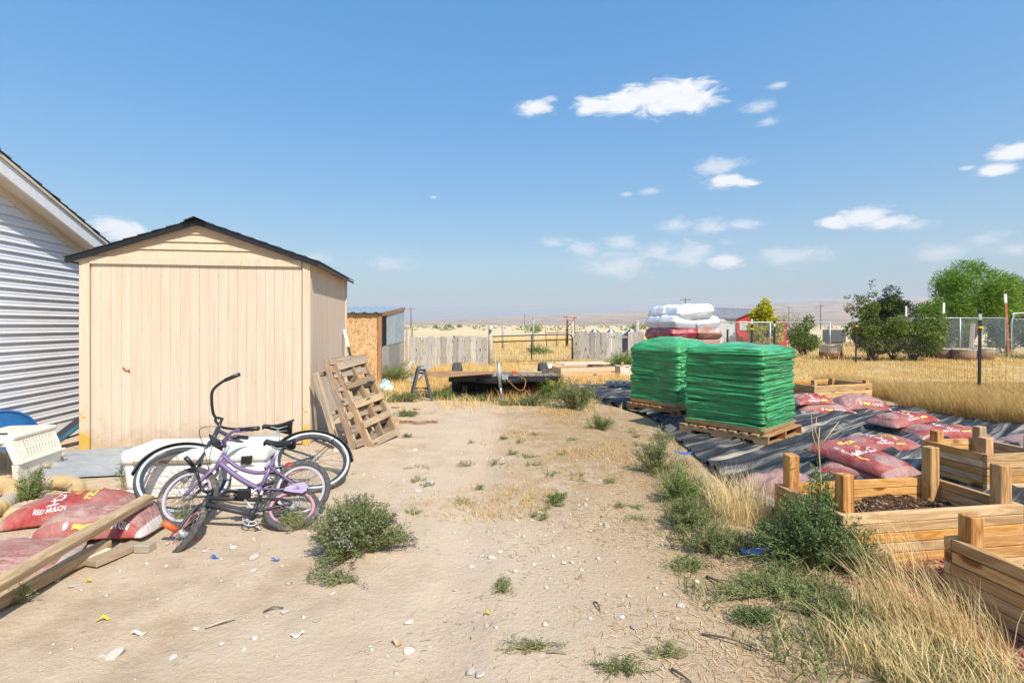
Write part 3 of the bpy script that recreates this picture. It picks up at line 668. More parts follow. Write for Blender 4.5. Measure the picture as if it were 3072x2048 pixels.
def bag(label, loc, rz, style='print', L=.72, W=.46, T=.15, rx=0, ry=0, seed=0, drape=None, text=True, red_edge=-1, flip=0, group=None, squeeze=.0, upright=0, edge=-1):
    root = thing('mulch_bag', label, 'bag', loc, rot=Euler((rx, ry, rz)), group=group)
    nu, nv = 41, 29; u = np.linspace(-1, 1, nu); v = np.linspace(-1, 1, nv); Ug, Vg = np.meshgrid(u, v, indexing='ij')
    dr = drape or (lambda x, y: 0 * x)
    def zt(x, y):
        a = np.clip(np.abs(2 * x / L), 0, 1); b = np.clip(np.abs(2 * y / W), 0, 1)
        pr = (1 - a ** 4) ** .62 * (1 - b ** 3) ** .6
        lump = .42 * fbm(x * 4.2 + seed * 3.1 + 9, y * 5.2 + seed + 5, 3, seed) + .16 * fbm(x * 24 + 3, y * 11 + seed, 3, seed + 7) - .22 * np.abs(fbm(x * 7 + y * 5 + seed, y * 6 - x * 3, 2, seed + 3))
        return T * .88 * pr * (1 + lump - squeeze * np.exp(-(x / (L * .12)) ** 2)) + .012 + dr(x, y)
    X = Ug * L / 2 * (1 - .05 * np.abs(Vg) ** 6); Y = Vg * W / 2 * (1 - .07 * (1 - Ug ** 2)) + .012 * fbm(Ug * 3 + seed, Vg, 2, seed)
    Zt = zt(X, Y); 
    ed = np.maximum(np.abs(Ug), np.abs(Vg)) > .999
    Zb = .004 + dr(X, Y) + 0 * X; Zt = np.where(ed, Zb + .012, Zt)
    Xo = X + np.where(np.abs(Ug) > .999, np.sign(Ug) * .02, 0)
    V = np.concatenate([np.stack([Xo, Y, Zt], -1).reshape(-1, 3), np.stack([Xo, Y, Zb], -1).reshape(-1, 3)])
    f = gridfaces(nu, nv); N = nu * nv
    fb = f[:, ::-1] + N
    ring = [i * nv for i in range(nu)] + [(nu - 1) * nv + j for j in range(1, nv)] + [i * nv + nv - 1 for i in range(nu - 2, -1, -1)] + [j for j in range(nv - 2, 0, -1)]
    rg = np.array(ring); sd_ = np.stack([rg, np.roll(rg, -1), np.roll(rg, -1) + N, rg + N], -1)[:, ::-1]
    sm = npmesh('sack', V, [f, fb, sd_], [MT['film_print' if style == 'print' else 'film_clear']], True)
    at = sm.attributes.new('bag_uv', 'FLOAT_VECTOR', 'POINT'); q = np.stack([Ug, Vg * (1 if style == 'print' else red_edge), 0 * Ug], -1).reshape(-1, 3); at.data.foreach_set('vector', np.concatenate([q, q]).astype(np.float32).ravel())
    put('sack', sm, root)
    def lt(txt, size, x, y, rot, mat, **k): 
        put('lettering', text_mesh(txt, size, lambda a, b: float(zt(np.float64(a), np.float64(b))), x, y, rot, MT[mat], **k), root)
    def patch(name, x, y, w, h, mat, lift=.004, rot=0, round_=False):
        n1, n2 = 9, 5; vs = []
        if round_:
            an = np.linspace(0, 2 * math.pi, 17)[:-1]; pts = [(x + w * math.cos(a), y + w * math.sin(a)) for a in an]
            put(name, pymesh(name, [(a, b, float(zt(np.float64(a), np.float64(b))) + lift) for a, b in pts], [tuple(range(16))], MT[mat]), root); return
        for i in range(n1):
            for j in range(n2):
                a = (i / (n1 - 1) - .5) * w; b = (j / (n2 - 1) - .5) * h + .003 * math.sin(i * 1.1)
                a2, b2 = x + a * math.cos(rot) - b * math.sin(rot), y + a * math.sin(rot) + b * math.cos(rot)
                vs.append((a2, b2, float(zt(np.float64(a2), np.float64(b2))) + lift))
        put(name, npmesh(name, np.array(vs), [gridfaces(n1, n2)], MT[mat]), root)
    if text and style == 'print':
        r = math.pi / 2
        lt('MULCH', .105, .05, 0, r, 'letter_white', squash=.95); lt('RED', .06, -.055, 0, r, 'letter_yellow')
        patch('banner', -.15, 0, .05, .24, 'letter_yellow'); lt('WOOD', .034, -.15, 0, r, 'letter_black', lift=.007)
        patch('badge', -.24, -edge * .12, .024, 0, 'letter_white', round_=True); lt('2', .032, -.24, -edge * .12, r, 'letter_black', lift=.006)
        k = -edge
        lt('RED MULCH', .036, -.05 * k, edge * .19, 0 if edge < 0 else math.pi, 'letter_white'); patch('banner', .13 * k, edge * .19, .11, .018, 'letter_yellow')
    elif text:
        e = red_edge
        lt('RED MULCH', .034, .17, e * W * .44, math.pi if not upright else 0, 'letter_white'); patch('banner', -.02, e * W * .44, .13, .018, 'letter_yellow'); patch('badge', -.13, e * W * .43, .015, 0, 'letter_white', round_=True)
    return root

# left heap
bag('red printed mulch bag at the back of the left heap, beside the tan hose', G(205, 1556) + Vector((0, .05, .02)), R(194), 'print', .74, .46, .16, seed=1, ry=R(3), edge=1)
bag('clear red mulch bag with red printed lower edge under the long beam', Vector((-2.83, 3.56, .03)), R(6), 'clear', .70, .42, .18, seed=2, red_edge=-1, rx=R(-2))
bag('pale pink clear mulch bag at the left edge under the beams', Vector((-3.05, 3.02, .01)), R(24), 'clear', .72, .5, .14, seed=3, red_edge=1, text=False)
# bags on the black fabric
bag('big red bag with large white letters lying on another bag behind the raised bed', G(2590, 1425) + Vector((.02, .08, .11)), R(-66), 'print', .80, .52, .16, ry=R(7), seed=4)
bag('dark lower bag squashed under the big red lettered bag', G(2550, 1432) + Vector((.12, .08, .008)), R(-40), 'clear', .6, .42, .12, seed=5, text=False)
bag('red printed bag lying behind the big lettered bag, white loose end left', G(2640, 1352) + Vector((.02, .08, .008)), R(184), 'print', .90, .5, .15, seed=6, edge=1)
bag('upper red bag of the pair lying out on the black fabric', G(2775, 1318) + Vector((.08, .48, .13)), R(196), 'print', .80, .45, .14, seed=7, ry=R(4), edge=1)
bag('lower red bag of the pair lying out on the black fabric', G(2850, 1320) + Vector((.02, .12, .008)), R(178), 'print', .95, .5, .17, seed=8, edge=1)
bag('pale clear bag lying close behind the left end of the open raised bed', G(2358, 1500) + Vector((.02, .10, .008)), R(24), 'clear', .66, .5, .20, seed=9, red_edge=-1)
bag('plain pink bag at the right edge on the fabric', G(3085, 1345) + Vector((.2, .1, .01)), R(10), 'clear', .8, .46, .14, seed=10, text=False)
bag('red bag on top of another beside the near green stack', G(2452, 1243) + Vector((0, .25, .15)), R(190), 'print', .66, .42, .15, seed=11, edge=1)
bag('lower clear bag beside the near green stack', G(2472, 1243) + Vector((.05, .15, .01)), R(6), 'clear', .9, .46, .15, seed=12, red_edge=-1)
bag('clear bag humped against the far raised bed with planks', G(2592, 1234) + Vector((0, .16, .01)), R(8), 'clear', .85, .50, .26, seed=13, red_edge=-1)
bag('flat faded red bag on the far black fabric near the small pallet', G(1735, 1166) + Vector((0, .1, .01)), R(3), 'clear', .55, .3, .06, seed=14, text=False)

# ---------------------------------------------------------------- lumber
pA, pB = Vector((-3.05, 2.62, .17)), Vector((-2.77, 3.93, .20))
def lumber(name, label, p, q, w, t, mat, roll=0, cat='board'):
    p, q = Vector(p), Vector(q); me = boxmesh((q - p).length, w, t, MT[mat], .004, name, .003)
    o = put(name, me, None, matrix=frame_of(p, q, roll=roll)); return tag(o, label, cat)
lumber('beam', 'long yellowed timber beam lying across the left mulch bags', P(0, 1750, 2.48).lerp(P(447, 1492, 3.64), -.22), P(447, 1492, 3.64), .068, .050, 'beam_wood', R(12), 'beam')
lumber('beam', 'long timber lying on the ground under the long beam', G(-80, 1870) + Vector((0, 0, .045)), G(322, 1655) + Vector((0, 0, .045)), .065, .065, 'beam_wood', 0, 'beam')
lumber('board', 'short pale board between the ground timber and weathered board', G(213, 1709) + Vector((0, 0, .025)), G(322, 1664) + Vector((0, 0, .025)), .06, .045, 'white_pine')
lumber('board', 'short weathered board lying nearest the bicycles', G(272, 1700) + Vector((0, 0, .022)), G(412, 1641) + Vector((0, 0, .022)), .10, .04, 'old_board')
lumber('wood_block', 'small worn block of wood beside the weathered board', G(414, 1652) + Vector((0, 0, .025)), G(458, 1652) + Vector((0, 0, .025)), .07, .05, 'old_board', 0, 'block')

# ---------------------------------------------------------------- sheet metal, cooler, carrier, clutter
sh = thing('sheet_metal', 'grey ribbed metal sheet lying before the shed, left of the cooler', 'metal sheet', (-4.3, 4.7, 0))
c4 = [Vector((-4.36, 4.69, .03)), Vector((-2.75, 4.98, .05)), Vector((-2.72, 6.03, .17)), Vector((-5.02, 5.60, .05))]
nu = 46; V = []
for j in range(nu):
    t = j / (nu - 1); rib = [0, .0, .022, .022, 0, 0, 0, 0, 0, 0][j % 10]
    for i in range(12):
        s = i / 11; p = c4[0].lerp(c4[1], s).lerp(c4[3].lerp(c4[2], s), t); p.z += rib + .012 * math.sin(s * 7 + t * 3) * (.3 + s)
        V.append(p - Vector((-4.3, 4.7, 0)))
MT['sheet'] = pmat('weathered_sheet_steel', (.36, .40, .42), (.50, .53, .55), 5, .5, .15, .004, .55, stretch=(1, 4, 1))
put('sheet', npmesh('sheet', np.array([tuple(v) for v in V]), [gridfaces(nu, 12)], MT['sheet']), sh)
beam('edge_board', c4[0] - Vector((-4.3, 4.7, .02)), c4[1].lerp(c4[0], .5) - Vector((-4.3, 4.7, .03)), .02, .03, MT['old_board'], sh)

def rbox(lx, ly, lz, r, mat, seg=4, taper=1.0, name='shell'):
    bm = bmesh.new(); bmesh.ops.create_cube(bm, size=1)
    for v in bm.verts:
        k = taper if v.co.z < 0 else 1
        v.co = Vector((v.co.x * lx * k, v.co.y * ly * k, (v.co.z + .5) * lz))
    bmesh.ops.bevel(bm, geom=bm.edges[:], offset=r, segments=seg, affect='EDGES', profile=.6)
    me = bpy.data.meshes.new(name); bm.to_mesh(me); bm.free(); me.materials.append(mat); me.shade_smooth(); return me
MT['cooler'] = pmat('off_white_cooler', (.78, .76, .70), (.85, .84, .80), 3, .4, .04, .003, coat=.2, stretch=(1, 1, .5))
cz = thing('cooler', 'large white cooler chest behind the leaning bicycles', 'cooler', (-2.68, 4.51, 0), R(6))
put('base_rim', rbox(1.10, .45, .075, .02, MT['cooler'], 3, .97), cz, (0, 0, .01))
put('body', rbox(1.12, .47, .225, .045, MT['cooler'], 4, .97), cz, (0, 0, .075))
put('lid', rbox(1.16, .50, .125, .055, MT['cooler'], 5), cz, (0, 0, .288))
box('measuring_strip', (.62, .004, .026), (-.16, -.2525, .318), MT['old_board'], cz)
for s in (-1, 1):
    box('hinge', (.05, .012, .07), (s * .33, -.241, .262), MT['cooler'], cz, bev=.005)
box('handle', (.03, .2, .05), (.58, 0, .25), MT['cooler'], cz, bev=.012); box('handle', (.03, .2, .05), (-.58, 0, .25), MT['cooler'], cz, bev=.012)

MT['carrier'] = pmat('cream_plastic', (.64, .58, .48), (.72, .67, .58), 5, .5, .05, .002)
pc = thing('pet_carrier', 'cream plastic pet carrier with open front beside the tan hose', 'pet carrier', (-4.50, 4.66, 0), R(10))
# local: x to the left is negative, y depth; opening faces -y
cw, cd, chh = .50, .58, .43
def strip_poly(name, V, Fq, mat, par, th=.012, inner=True):
    o = put(name, pymesh(name, V, Fq, mat), par); md = o.modifiers.new('thick', 'SOLIDIFY'); md.thickness = th; md.offset = -1; return o
# upper shell: side with vents, top, front arch
for s in (0, -cw):
    x_lo, x_hi = (s + .02, s - .055) if s == 0 else (s - .02, s + .055)
    n = 9; V = []; Fq = []
    y0, y1 = .03, cd - .03
    zv = [(.20, x_lo), (.235, x_lo + (x_hi - x_lo) * .12), (.305, x_lo + (x_hi - x_lo) * .42), (.315, x_lo + (x_hi - x_lo) * .48), (.375, x_lo + (x_hi - x_lo) * .8), (.395, x_lo + (x_hi - x_lo) * .9)]
    cols = [y0] + [y0 + .09 + .04 * i + o for i in range(10) for o in (0, .02)] + [y1]
    for zz_, xx in zv:
        for y in cols: V.append((xx, y, zz_))
    nc = len(cols)
    for r_ in range(len(zv) - 1):
        for c_ in range(nc - 1):
            if r_ in (1, 3) and c_ % 2 == 1: continue
            Fq.append((r_ * nc + c_, r_ * nc + c_ + 1, (r_ + 1) * nc + c_ + 1, (r_ + 1) * nc + c_))
    strip_poly('vented_side', V, Fq, MT['carrier'], pc, .01)
put('roof', rbox(cw - .07, cd, .05, .022, MT['carrier'], 3), pc, (-cw / 2, cd / 2, .392))
for s in (0, -cw):
    k = 1 if s == 0 else -1
    V = [(s + .02 * k, 0, .185), (s - .025 * k, 0, .185), (s - .085 * k, 0, .345), (s - .055 * k, 0, .405), (s + .02 * k, .04, .185), (s - .055 * k, .04, .405)]
    strip_poly('front_pillar', V, [(0, 1, 2, 3), (0, 3, 5, 4)], MT['carrier'], pc, .012)
    box('rim', (.03, cd + .02, .02), (s + .022 * k, cd / 2, .19), MT['carrier'], pc, bev=.006)
    strip_poly('lower_side', [(s, .0, .0), (s + .005 * k, 0, .18), (s + .005 * k, cd, .18), (s - .03 * k, cd - .03, .0), (s - .03 * k, .0, .0), (s - .04 * k, 0, .18)], [(0, 1, 2, 3), (0, 4, 5, 1)], MT['carrier'], pc, .01)
put('front_arch', boxmesh(cw - .1, .02, .062, MT['carrier'], .006), pc, (-cw / 2, .005, .376))
strip_poly('rear_wall', [(0, cd, 0), (-cw, cd, 0), (-cw + .05, cd - .02, .40), (-.05, cd - .02, .40)], [(0, 1, 2, 3)], MT['carrier'], pc, .01)
box('floor', (cw - .05, cd - .06, .012), (-cw / 2, cd / 2, .012), MT['carrier'], pc)
box('handle', (.13, .02, .012), (-.20, .08, .452), MT['black_metal'], pc, bev=.004)
put('lettering', text_mesh('orter', .045, None, 0, 0, 0, MT['letter_black']), pc, (-.15, -.007, .372), (R(90), 0, 0))

MT['blue_plastic'] = pmat('blue_plastic', (.02, .13, .36), (.04, .20, .46), 5, .35, .08, .004, coat=.3)
bt = thing('plastic_tub', 'bright blue plastic tub tipped against the house behind the pet carrier', 'tub', (-5.42, 5.35, 0), R(80))
V = []; nu_, nv_ = 24, 13
for i in range(nu_):
    t = i / (nu_ - 1) * 2 - 1
    for j in range(nv_):
        s = j / (nv_ - 1)
        hgt = .52 * (1 - abs(t) ** 3.2) ** .5
        V.append((t * .62, .17 * math.sin(s * math.pi * .5) + .0, hgt * s))
put('shell', npmesh('shell', np.array(V), [gridfaces(nu_, nv_)], MT['blue_plastic'], True), bt)
put('lip', tubes_mesh('lip', [([V[i * nv_ + nv_ - 1] for i in range(nu_)], .014, 8, False)], MT['blue_plastic']), bt)
put('lettering', text_mesh('avic', .09, None, 0, 0, 0, MT['letter_black']), bt, (-.42, .10, .30), (R(70), 0, R(180)))
MT['teal'] = pmat('dark_teal_plastic', (.012, .07, .10), (.03, .12, .16), 6, .4, .2, .006)
tp = thing('leaning_panel', 'dark teal ribbed plastic panel leaning between the house and shed', 'panel', (-5.32, 5.95, 0))
V = []
a0, a1 = Vector((-5.33, 5.88, .02)), Vector((-5.06, 6.25, .40)); wv = Vector((-.10, .14, .10))
n = 13
for i in range(n):
    for j in range(2):
        p = a0.lerp(a1, j) + wv * (i / (n - 1)) + Vector((0, 0, .012 * (i % 2))); V.append(p - Vector((-5.32, 5.95, 0)))
put('panel', npmesh('panel', np.array([tuple(v) for v in V]), [gridfaces(n, 2)], MT['tentd']), tp)
beam('edge', a0 - Vector((-5.32, 5.95, 0)), a1 - Vector((-5.32, 5.95, 0)), .05, .02, MT['teal'], tp, R(40))
MT['pink'] = pmat('pink_foam', (.62, .28, .36), (.68, .34, .42), 3, .7, .05)
pf = box('foam_board', (.55, .05, .36), (-5.23, 6.60, .22), MT['pink'], None, (R(-8), 0, R(9)))
tag(pf, 'pink foam insulation board in the gap between house and shed', 'foam board')

# corrugated drain hose
MT['hose'] = pmat('tan_plastic_hose', (.46, .31, .13), (.60, .43, .22), 5, .5, .1, .004, spots=((.42, .36, .29), 4, .5))
def hose(name, label, pts, r, seg=110):
    sp = spline(pts, 40); acc = [0]
    for a, b in zip(sp, sp[1:]): acc.append(acc[-1] + (b - a).length)
    L = acc[-1]; out = []; rr = []; stp = .011; k = 0; s = 0; i = 0
    while s < L:
        while acc[i + 1] < s: i += 1
        t = (s - acc[i]) / max(1e-9, acc[i + 1] - acc[i]); out.append(sp[i].lerp(sp[i + 1], t)); rr.append(r if k % 3 else r * .86); s += stp; k += 1
    t = thing(name, label, 'hose', pts[0]); o = put('ribbed_tube', tubes_mesh('ribbed_tube', [([p - Vector(pts[0]) for p in out], rr, 14, False)], MT['hose']), t)
    q = [p - Vector(pts[0]) for p in out[-4:]]
    put('open_end', tubes_mesh('open_end', [([q[0], q[-1]], [r * 1.12, r * 1.15], 16, False)], MT['hose']), t)
    return t
z_ = Vector((0, 0, .062))
hose('drain_hose', 'tan ribbed hose looping behind the red printed bag', [G(95, 1468) + z_, G(170, 1466) + z_, G(225, 1476) + z_, G(222, 1510) + z_, G(150, 1535) + z_, G(60, 1556) + z_, G(45, 1580) + z_], .062)
hose('drain_hose', 'thick tan ribbed hose curling in from the left edge', [G(-140, 1470) + z_, G(-60, 1464) + z_, G(20, 1478) + z_, G(40, 1510) + z_, G(0, 1545) + z_, G(-90, 1570) + z_], .066)
cord = spline([G(105, 1535) + Vector((0, 0, .13)), G(150, 1530) + Vector((0, 0, .15)), G(165, 1522) + Vector((0, 0, .16)), G(200, 1528) + Vector((0, 0, .175)), G(215, 1520) + Vector((0, 0, .18))], 8)
tag(tube('cord', cord, .006, MT['rubber'], None, 6), 'short black cord lying on the red printed bag', 'cord')
can = thing('crushed_can', 'small crushed can lying beside the cooler corner', 'can', G(365, 1497))
put('body', tubes_mesh('body', [([(-.09, .0, .03), (-.04, 0, .034), (0, .01, .03), (.05, .0, .035)], [.026, .03, .024, .03], 10, False)], MT['rust']), can)
put('top', tubes_mesh('top', [([(.05, 0, .035), (.075, 0, .037)], [.03, .02], 10, False)], MT['steel']), can)

# ---------------------------------------------------------------- pallets and frame leaning on the shed
def pallet(label, matrix=None, loc=None, rz=0, L=1.1, W=1.1, nt_=8, nb=3, mat='pallet', group=None, notch=True, sheet=False, bw=.09, rnd=0.0):
    """stringers along local x, deck boards along local y, z up"""
    t = thing('pallet', label, 'pallet', loc or (0, 0, 0), rz, group, matrix=matrix)
    hs = .088
    for k in (-1, 0, 1):
        y = k * (W / 2 - .022)
        pr = [(-L / 2, 0), (-L * .36, 0), (-L * .34, .038), (-L * .13, .038), (-L * .11, 0), (L * .11, 0), (L * .13, .038), (L * .34, .038), (L * .36, 0), (L / 2, 0), (L / 2, hs), (-L / 2, hs)] if notch else [(-L / 2, 0), (L / 2, 0), (L / 2, hs), (-L / 2, hs)]
        V = [(x, yy, z + .017) for yy in (y - .019, y + .019) for x, z in pr]; n = len(pr)
        F_ = [tuple(range(n)), tuple(range(2 * n - 1, n - 1, -1))] + [(i, n + i, n + (i + 1) % n, (i + 1) % n) for i in range(n)]
        put('stringer', pymesh('stringer', V, F_, MT[mat]), t)
    for i in range(nt_):
        x = -L / 2 + bw / 2 + (L - bw) * i / (nt_ - 1) + random.uniform(-.006, .006)
        o = box('deck_board', (W, bw, .016), (x, random.uniform(-.01, .01) * rnd, hs + .026), MT[mat], t, (0, 0, R(90) + R(random.uniform(-1, 1))), .002, .0015)
    for i in range(nb):
        x = -L / 2 + bw / 2 + (L - bw) * i / (nb - 1)
        box('bottom_board', (W, bw, .015), (x, 0, .008), MT[mat], t, (0, 0, R(90)), .002, .0015)
    return t
e1 = Vector((.336, .942, 0)).normalized()
def leanmat(base, e2, W, L, off=0):
    e2 = e2.normalized(); e2 = (e2 - e1 * e2.dot(e1)).normalized()
    nrm = e2.cross(e1) ; nrm = nrm if nrm.x > 0 else -nrm
    y = nrm.cross(e2)
    m = Matrix((e2, y, nrm)).transposed().to_4x4(); s = 1 if y.dot(e1) > 0 else -1
    m.translation = base + e2 * (L / 2) + e1 * (W / 2) + nrm * off
    return m
b0 = Vector((-1.66, 6.02, .02)); lean2 = Vector((-.43, .15, .965))
pallet('pale narrow pallet leaning outermost of the pallets on the shed side', leanmat(b0, lean2, .62, 1.10, -.12) @ Matrix.Rotation(R(5), 4, 'Z'), L=1.10, W=.62, nt_=5, nb=3, mat='pallet', notch=False, bw=.085)
pallet('weathered pallet with black stain leaning behind the pale pallet', leanmat(b0 + Vector((-.155, -.045, 0)), Vector((-.36, .13, .97)), .75, 1.12, -.11), L=1.12, W=.75, nt_=7, nb=4, mat='pallet_old', notch=False)
fr = thing('wooden_frame', 'narrow open wooden frame leaning nearest the shed wall behind pallets', 'frame', matrix=leanmat(b0 + Vector((-.36, -.07, 0)), Vector((-.30, .11, .86)), .46, .93, -.06))
for s in (-1, 1): box('side_rail', (.93, .045, .07), (0, s * .2, .03), MT['pallet'], fr)
for x in (-.44, -.05, .44): box('cross_rail', (.045, .355, .06), (x, 0, .03), MT['pallet'], fr)
# t-post leaning behind the pallets
MT['green_paint'] = flat('dark_green_paint', (.012, .05, .03), .5); MT['white_paint'] = flat('white_paint', (.76, .76, .73), .5)
def tpost(label, p, q, split, tip='white_paint', body='green_paint', cap=False, clip=False, group=None, r=.017):
    p, q = Vector(p), Vector(q); t = thing('steel_post', label, 'post', p, group=group); d = q - p
    x = Vector((1, 0, 0)) * r * 1.25; y = Vector((0, 1, 0)) * r
    def prof(a, b, mat, name, s=1.0):
        V = []
        for c in (a, b):
            V += [c - x * s - y * .25, c + x * s - y * .25, c + x * s + y * .0, c + x * .25 + y * .0, c + x * .25 + y * 1.6 * s, c - x * .25 + y * 1.6 * s, c - x * .25, c - x * s]
        n = 8; put(name, pymesh(name, V, [tuple(range(n - 1, -1, -1)), tuple(range(n, 2 * n))] + [(i, (i + 1) % n, n + (i + 1) % n, n + i) for i in range(n)], MT[mat]), t)
    m = d * split
    prof(Vector((0, 0, 0)) - d * .05, m, body, 'shaft'); prof(m, d, tip, 'tip', 1.05)
    if cap: tube('cap', [d + Vector((0, .008, -.03)), d + Vector((0, .008, .035)), d + Vector((0, .008, .05))], [.035, .05, .042], MT['black_metal'], t, 10)
    if clip: box('insulator', (.11, .06, .045), d * .80 + Vector((-.01, -.02, 0)), MT['yellow'], t, bev=.008)
    return t
MT['yellow'] = flat('yellow_plastic', (.75, .42, .02), .45)
tpost('green steel post with white tip leaning against the shed corner', Vector((-2.15, 7.55, 0)), P(1033, 988, 8.45), .80)

# white patterned feed sack
def foil():
    m, nt = new_mat('printed_sack'); v = coords(nt, (1, 1, 1)); n = noise(nt, v, 5, 3, .5, 1.5)
    c = ramp(nt, n, [(.40, (.72, .72, .64)), (.52, (.78, .76, .66)), (.56, (.05, .30, .50)), (.62, (.10, .45, .45)), (.68, (.8, .78, .68))]); finish(nt, c, .45, 0, noise(nt, v, 9, 5, .7), .6, .03, coat=.15); return m
MT['sack'] = foil()
sk = thing('feed_sack', 'crumpled white sack with blue print beside the plywood lean-to', 'sack', G(1162, 1182))
bm = bmesh.new(); bmesh.ops.create_icosphere(bm, subdivisions=4, radius=1)
for v in bm.verts:
    c = v.co; s = 1 + .25 * float(fbm(np.float64(c.x * 2 + 4), np.float64(c.y * 2 + c.z * 2.3), 4, 8))
    hgt = (c.z + 1) / 2; w = (1 - .62 * max(0, hgt - .35) / .65) if hgt > .35 else 1
    v.co = Vector((c.x * .17 * w * s - .05 * hgt, c.y * .14 * w * s, max(0, hgt ** .9 * .32 * s)))
me = bpy.data.meshes.new('crumpled_sack'); bm.to_mesh(me); bm.free(); me.materials.append(MT['sack']); me.shade_smooth(); put('crumpled_sack', me, sk)

# ---------------------------------------------------------------- bicycles
def arc_pts(c, r, a0, a1, n, y=0.0):
    return [Vector((c[0] + r * math.cos(a0 + (a1 - a0) * i / n), y, c[2] + r * math.sin(a0 + (a1 - a0) * i / n))) for i in range(n + 1)]
def wheel(parent, c, Rr, tr, rim_mat, tyre_mat, whitewall=None, spokes=28, matrix=None, pegs=None):
    """c hub centre in bike space; matrix optional steering transform"""
    w = bpy.data.objects.new('wheel', None); w.empty_display_size = .05; col.objects.link(w); w.parent = parent
    w.matrix_basis = (matrix or Matrix.Identity(4)) @ Matrix.Translation(c)
    circ = lambda r, y=0.0, n=44: [Vector((r * math.cos(2 * math.pi * i / n), y, r * math.sin(2 * math.pi * i / n))) for i in range(n)]
    put('tyre', tubes_mesh('tyre', [(circ(Rr - tr), tr, 10, True)], MT[tyre_mat]), w)
    if whitewall:
        V, F_ = [], []; n = 48
        for s in (-1, 1):
            o = len(V)
            for i in range(n):
                a = 2 * math.pi * i / n
                for rr, yy in ((Rr - tr * .72, tr * 1.0), (Rr - tr * 1.05, tr * 1.06), (Rr - tr * 1.42, tr * .95)): V.append((rr * math.cos(a), s * yy, rr * math.sin(a)))
            for i in range(n):
                for k in range(2):
                    a, b = o + i * 3 + k, o + ((i + 1) % n) * 3 + k; F_.append((a, b, b + 1, a + 1) if s < 0 else (a + 1, b + 1, b, a))
        put('whitewall', pymesh('whitewall', V, F_, MT[whitewall], True), w)
    # rim as a flattened ring
    V, F_ = [], []; n = 48; pr = [(Rr - 2 * tr - .012, -.011), (Rr - 2 * tr + .012, -.015), (Rr - 2 * tr + .012, .015), (Rr - 2 * tr - .012, .011)]
    for i in range(n):
        a = 2 * math.pi * i / n
        for rr, yy in pr: V.append((rr * math.cos(a), yy, rr * math.sin(a)))
    for i in range(n):
        for k in range(4): F_.append((i * 4 + k, i * 4 + (k + 1) % 4, ((i + 1) % n) * 4 + (k + 1) % 4, ((i + 1) % n) * 4 + k))
    put('rim', pymesh('rim', V, F_, MT[rim_mat]), w)
    sp = []
    for i in range(spokes):
        a = 2 * math.pi * i / spokes; b = a + (.35 if i % 4 < 2 else -.35); y = .028 if i % 2 else -.028
        sp.append(([(.02 * math.cos(b), y, .02 * math.sin(b)), ((Rr - 2 * tr) * math.cos(a), 0, (Rr - 2 * tr) * math.sin(a))], .0016, 4, False))
    put('spokes', tubes_mesh('spokes', sp, MT['spoke']), w)
    put('hub', tubes_mesh('hub', [([(0, -.05, 0), (0, -.035, 0), (0, -.03, 0), (0, .03, 0), (0, .035, 0), (0, .05, 0)], [.01, .011, .022, .022, .011, .01], 10, False)], MT['steel_pipe']), w)
    if pegs:
        for s in (-1, 1): tube('peg', [(0, s * .05, 0), (0, s * .155, 0)], .021, MT[pegs], w, 12)
    return w
def saddle(parent, c, ln, wd, mat, pitch=0):
    V = []; n, m_ = 15, 9
    for i in range(n):
        t = i / (n - 1); hw = wd / 2 * (.16 + .84 * (max(0, (t - .30) / .70)) ** 1.2) if t > .3 else wd / 2 * (.10 + .2 * t)
        if t > .93: hw *= .8
        for j in range(m_):
            s = j / (m_ - 1) * 2 - 1
            z = .03 * (t - .5) ** 2 * 3 - .045 * abs(s) ** 2.4 * (.5 + t * .6) - (.025 if t < .05 else 0)
            V.append((ln * (.55 - t), hw * s, z + .02))
    top = np.array(V); bot = top.copy(); bot[:, 2] -= .018; bot[:, :2] *= .96
    f = gridfaces(n, m_)
    ring = [i * m_ for i in range(n)] + [(n - 1) * m_ + j for j in range(1, m_)] + [i * m_ + m_ - 1 for i in range(n - 2, -1, -1)] + [j for j in range(m_ - 2, 0, -1)]
    rg = np.array(ring); N = n * m_; sdq = np.stack([rg, np.roll(rg, -1), np.roll(rg, -1) + N, rg + N], -1)
    s = put('saddle', npmesh('saddle', np.concatenate([top, bot]), [f[:, ::-1], f + N, sdq], MT[mat], True), parent, c, (0, R(pitch), 0))
    tubes = [([(ln * .3, y, -.02), (ln * .05, y, -.045), (-ln * .25, y * 1.6, -.03)], .004, 6, False) for y in (-.02, .02)]
    put('saddle_rails', tubes_mesh('saddle_rails', tubes, MT['steel_pipe']), s)
    return s
for k, c, ro, me_ in (('spoke', (.30, .30, .30), .4, .6), ('bike_grey', (.055, .065, .075), .32, .3), ('purple', (.20, .135, .265), .4, .15), ('bmx', (.045, .045, .047), .5, .2), ('pink_rim', (.55, .26, .30), .45, 0), ('white_rim', (.45, .39, .45), .4, 0), ('orange', (.62, .11, .03), .45, 0), ('red_part', (.40, .03, .05), .45, 0), ('bike_black', (.018, .018, .02), .4, 0), ('lilac', (.36, .30, .50), .4, 0)):
    MT[k] = flat(k + '_paint', c, ro, me_, .5)
def fender(parent, c, r, a0, a1, mat, steer=None, w=.03):
    V, F_ = [], []; n = 20
    for i in range(n + 1):
        a = a0 + (a1 - a0) * i / n
        for rr, y in ((r - .012, -w), (r + .004, -w * .6), (r + .008, 0), (r + .004, w * .6), (r - .012, w)): V.append((c[0] + rr * math.cos(a), y, c[2] + rr * math.sin(a)))
    for i in range(n):
        for k in range(4): F_.append((i * 5 + k, i * 5 + k + 1, (i + 1) * 5 + k + 1, (i + 1) * 5 + k))
    o = put('fender', pymesh('fender', V, F_, MT[mat], True), parent, matrix=steer)
    return o
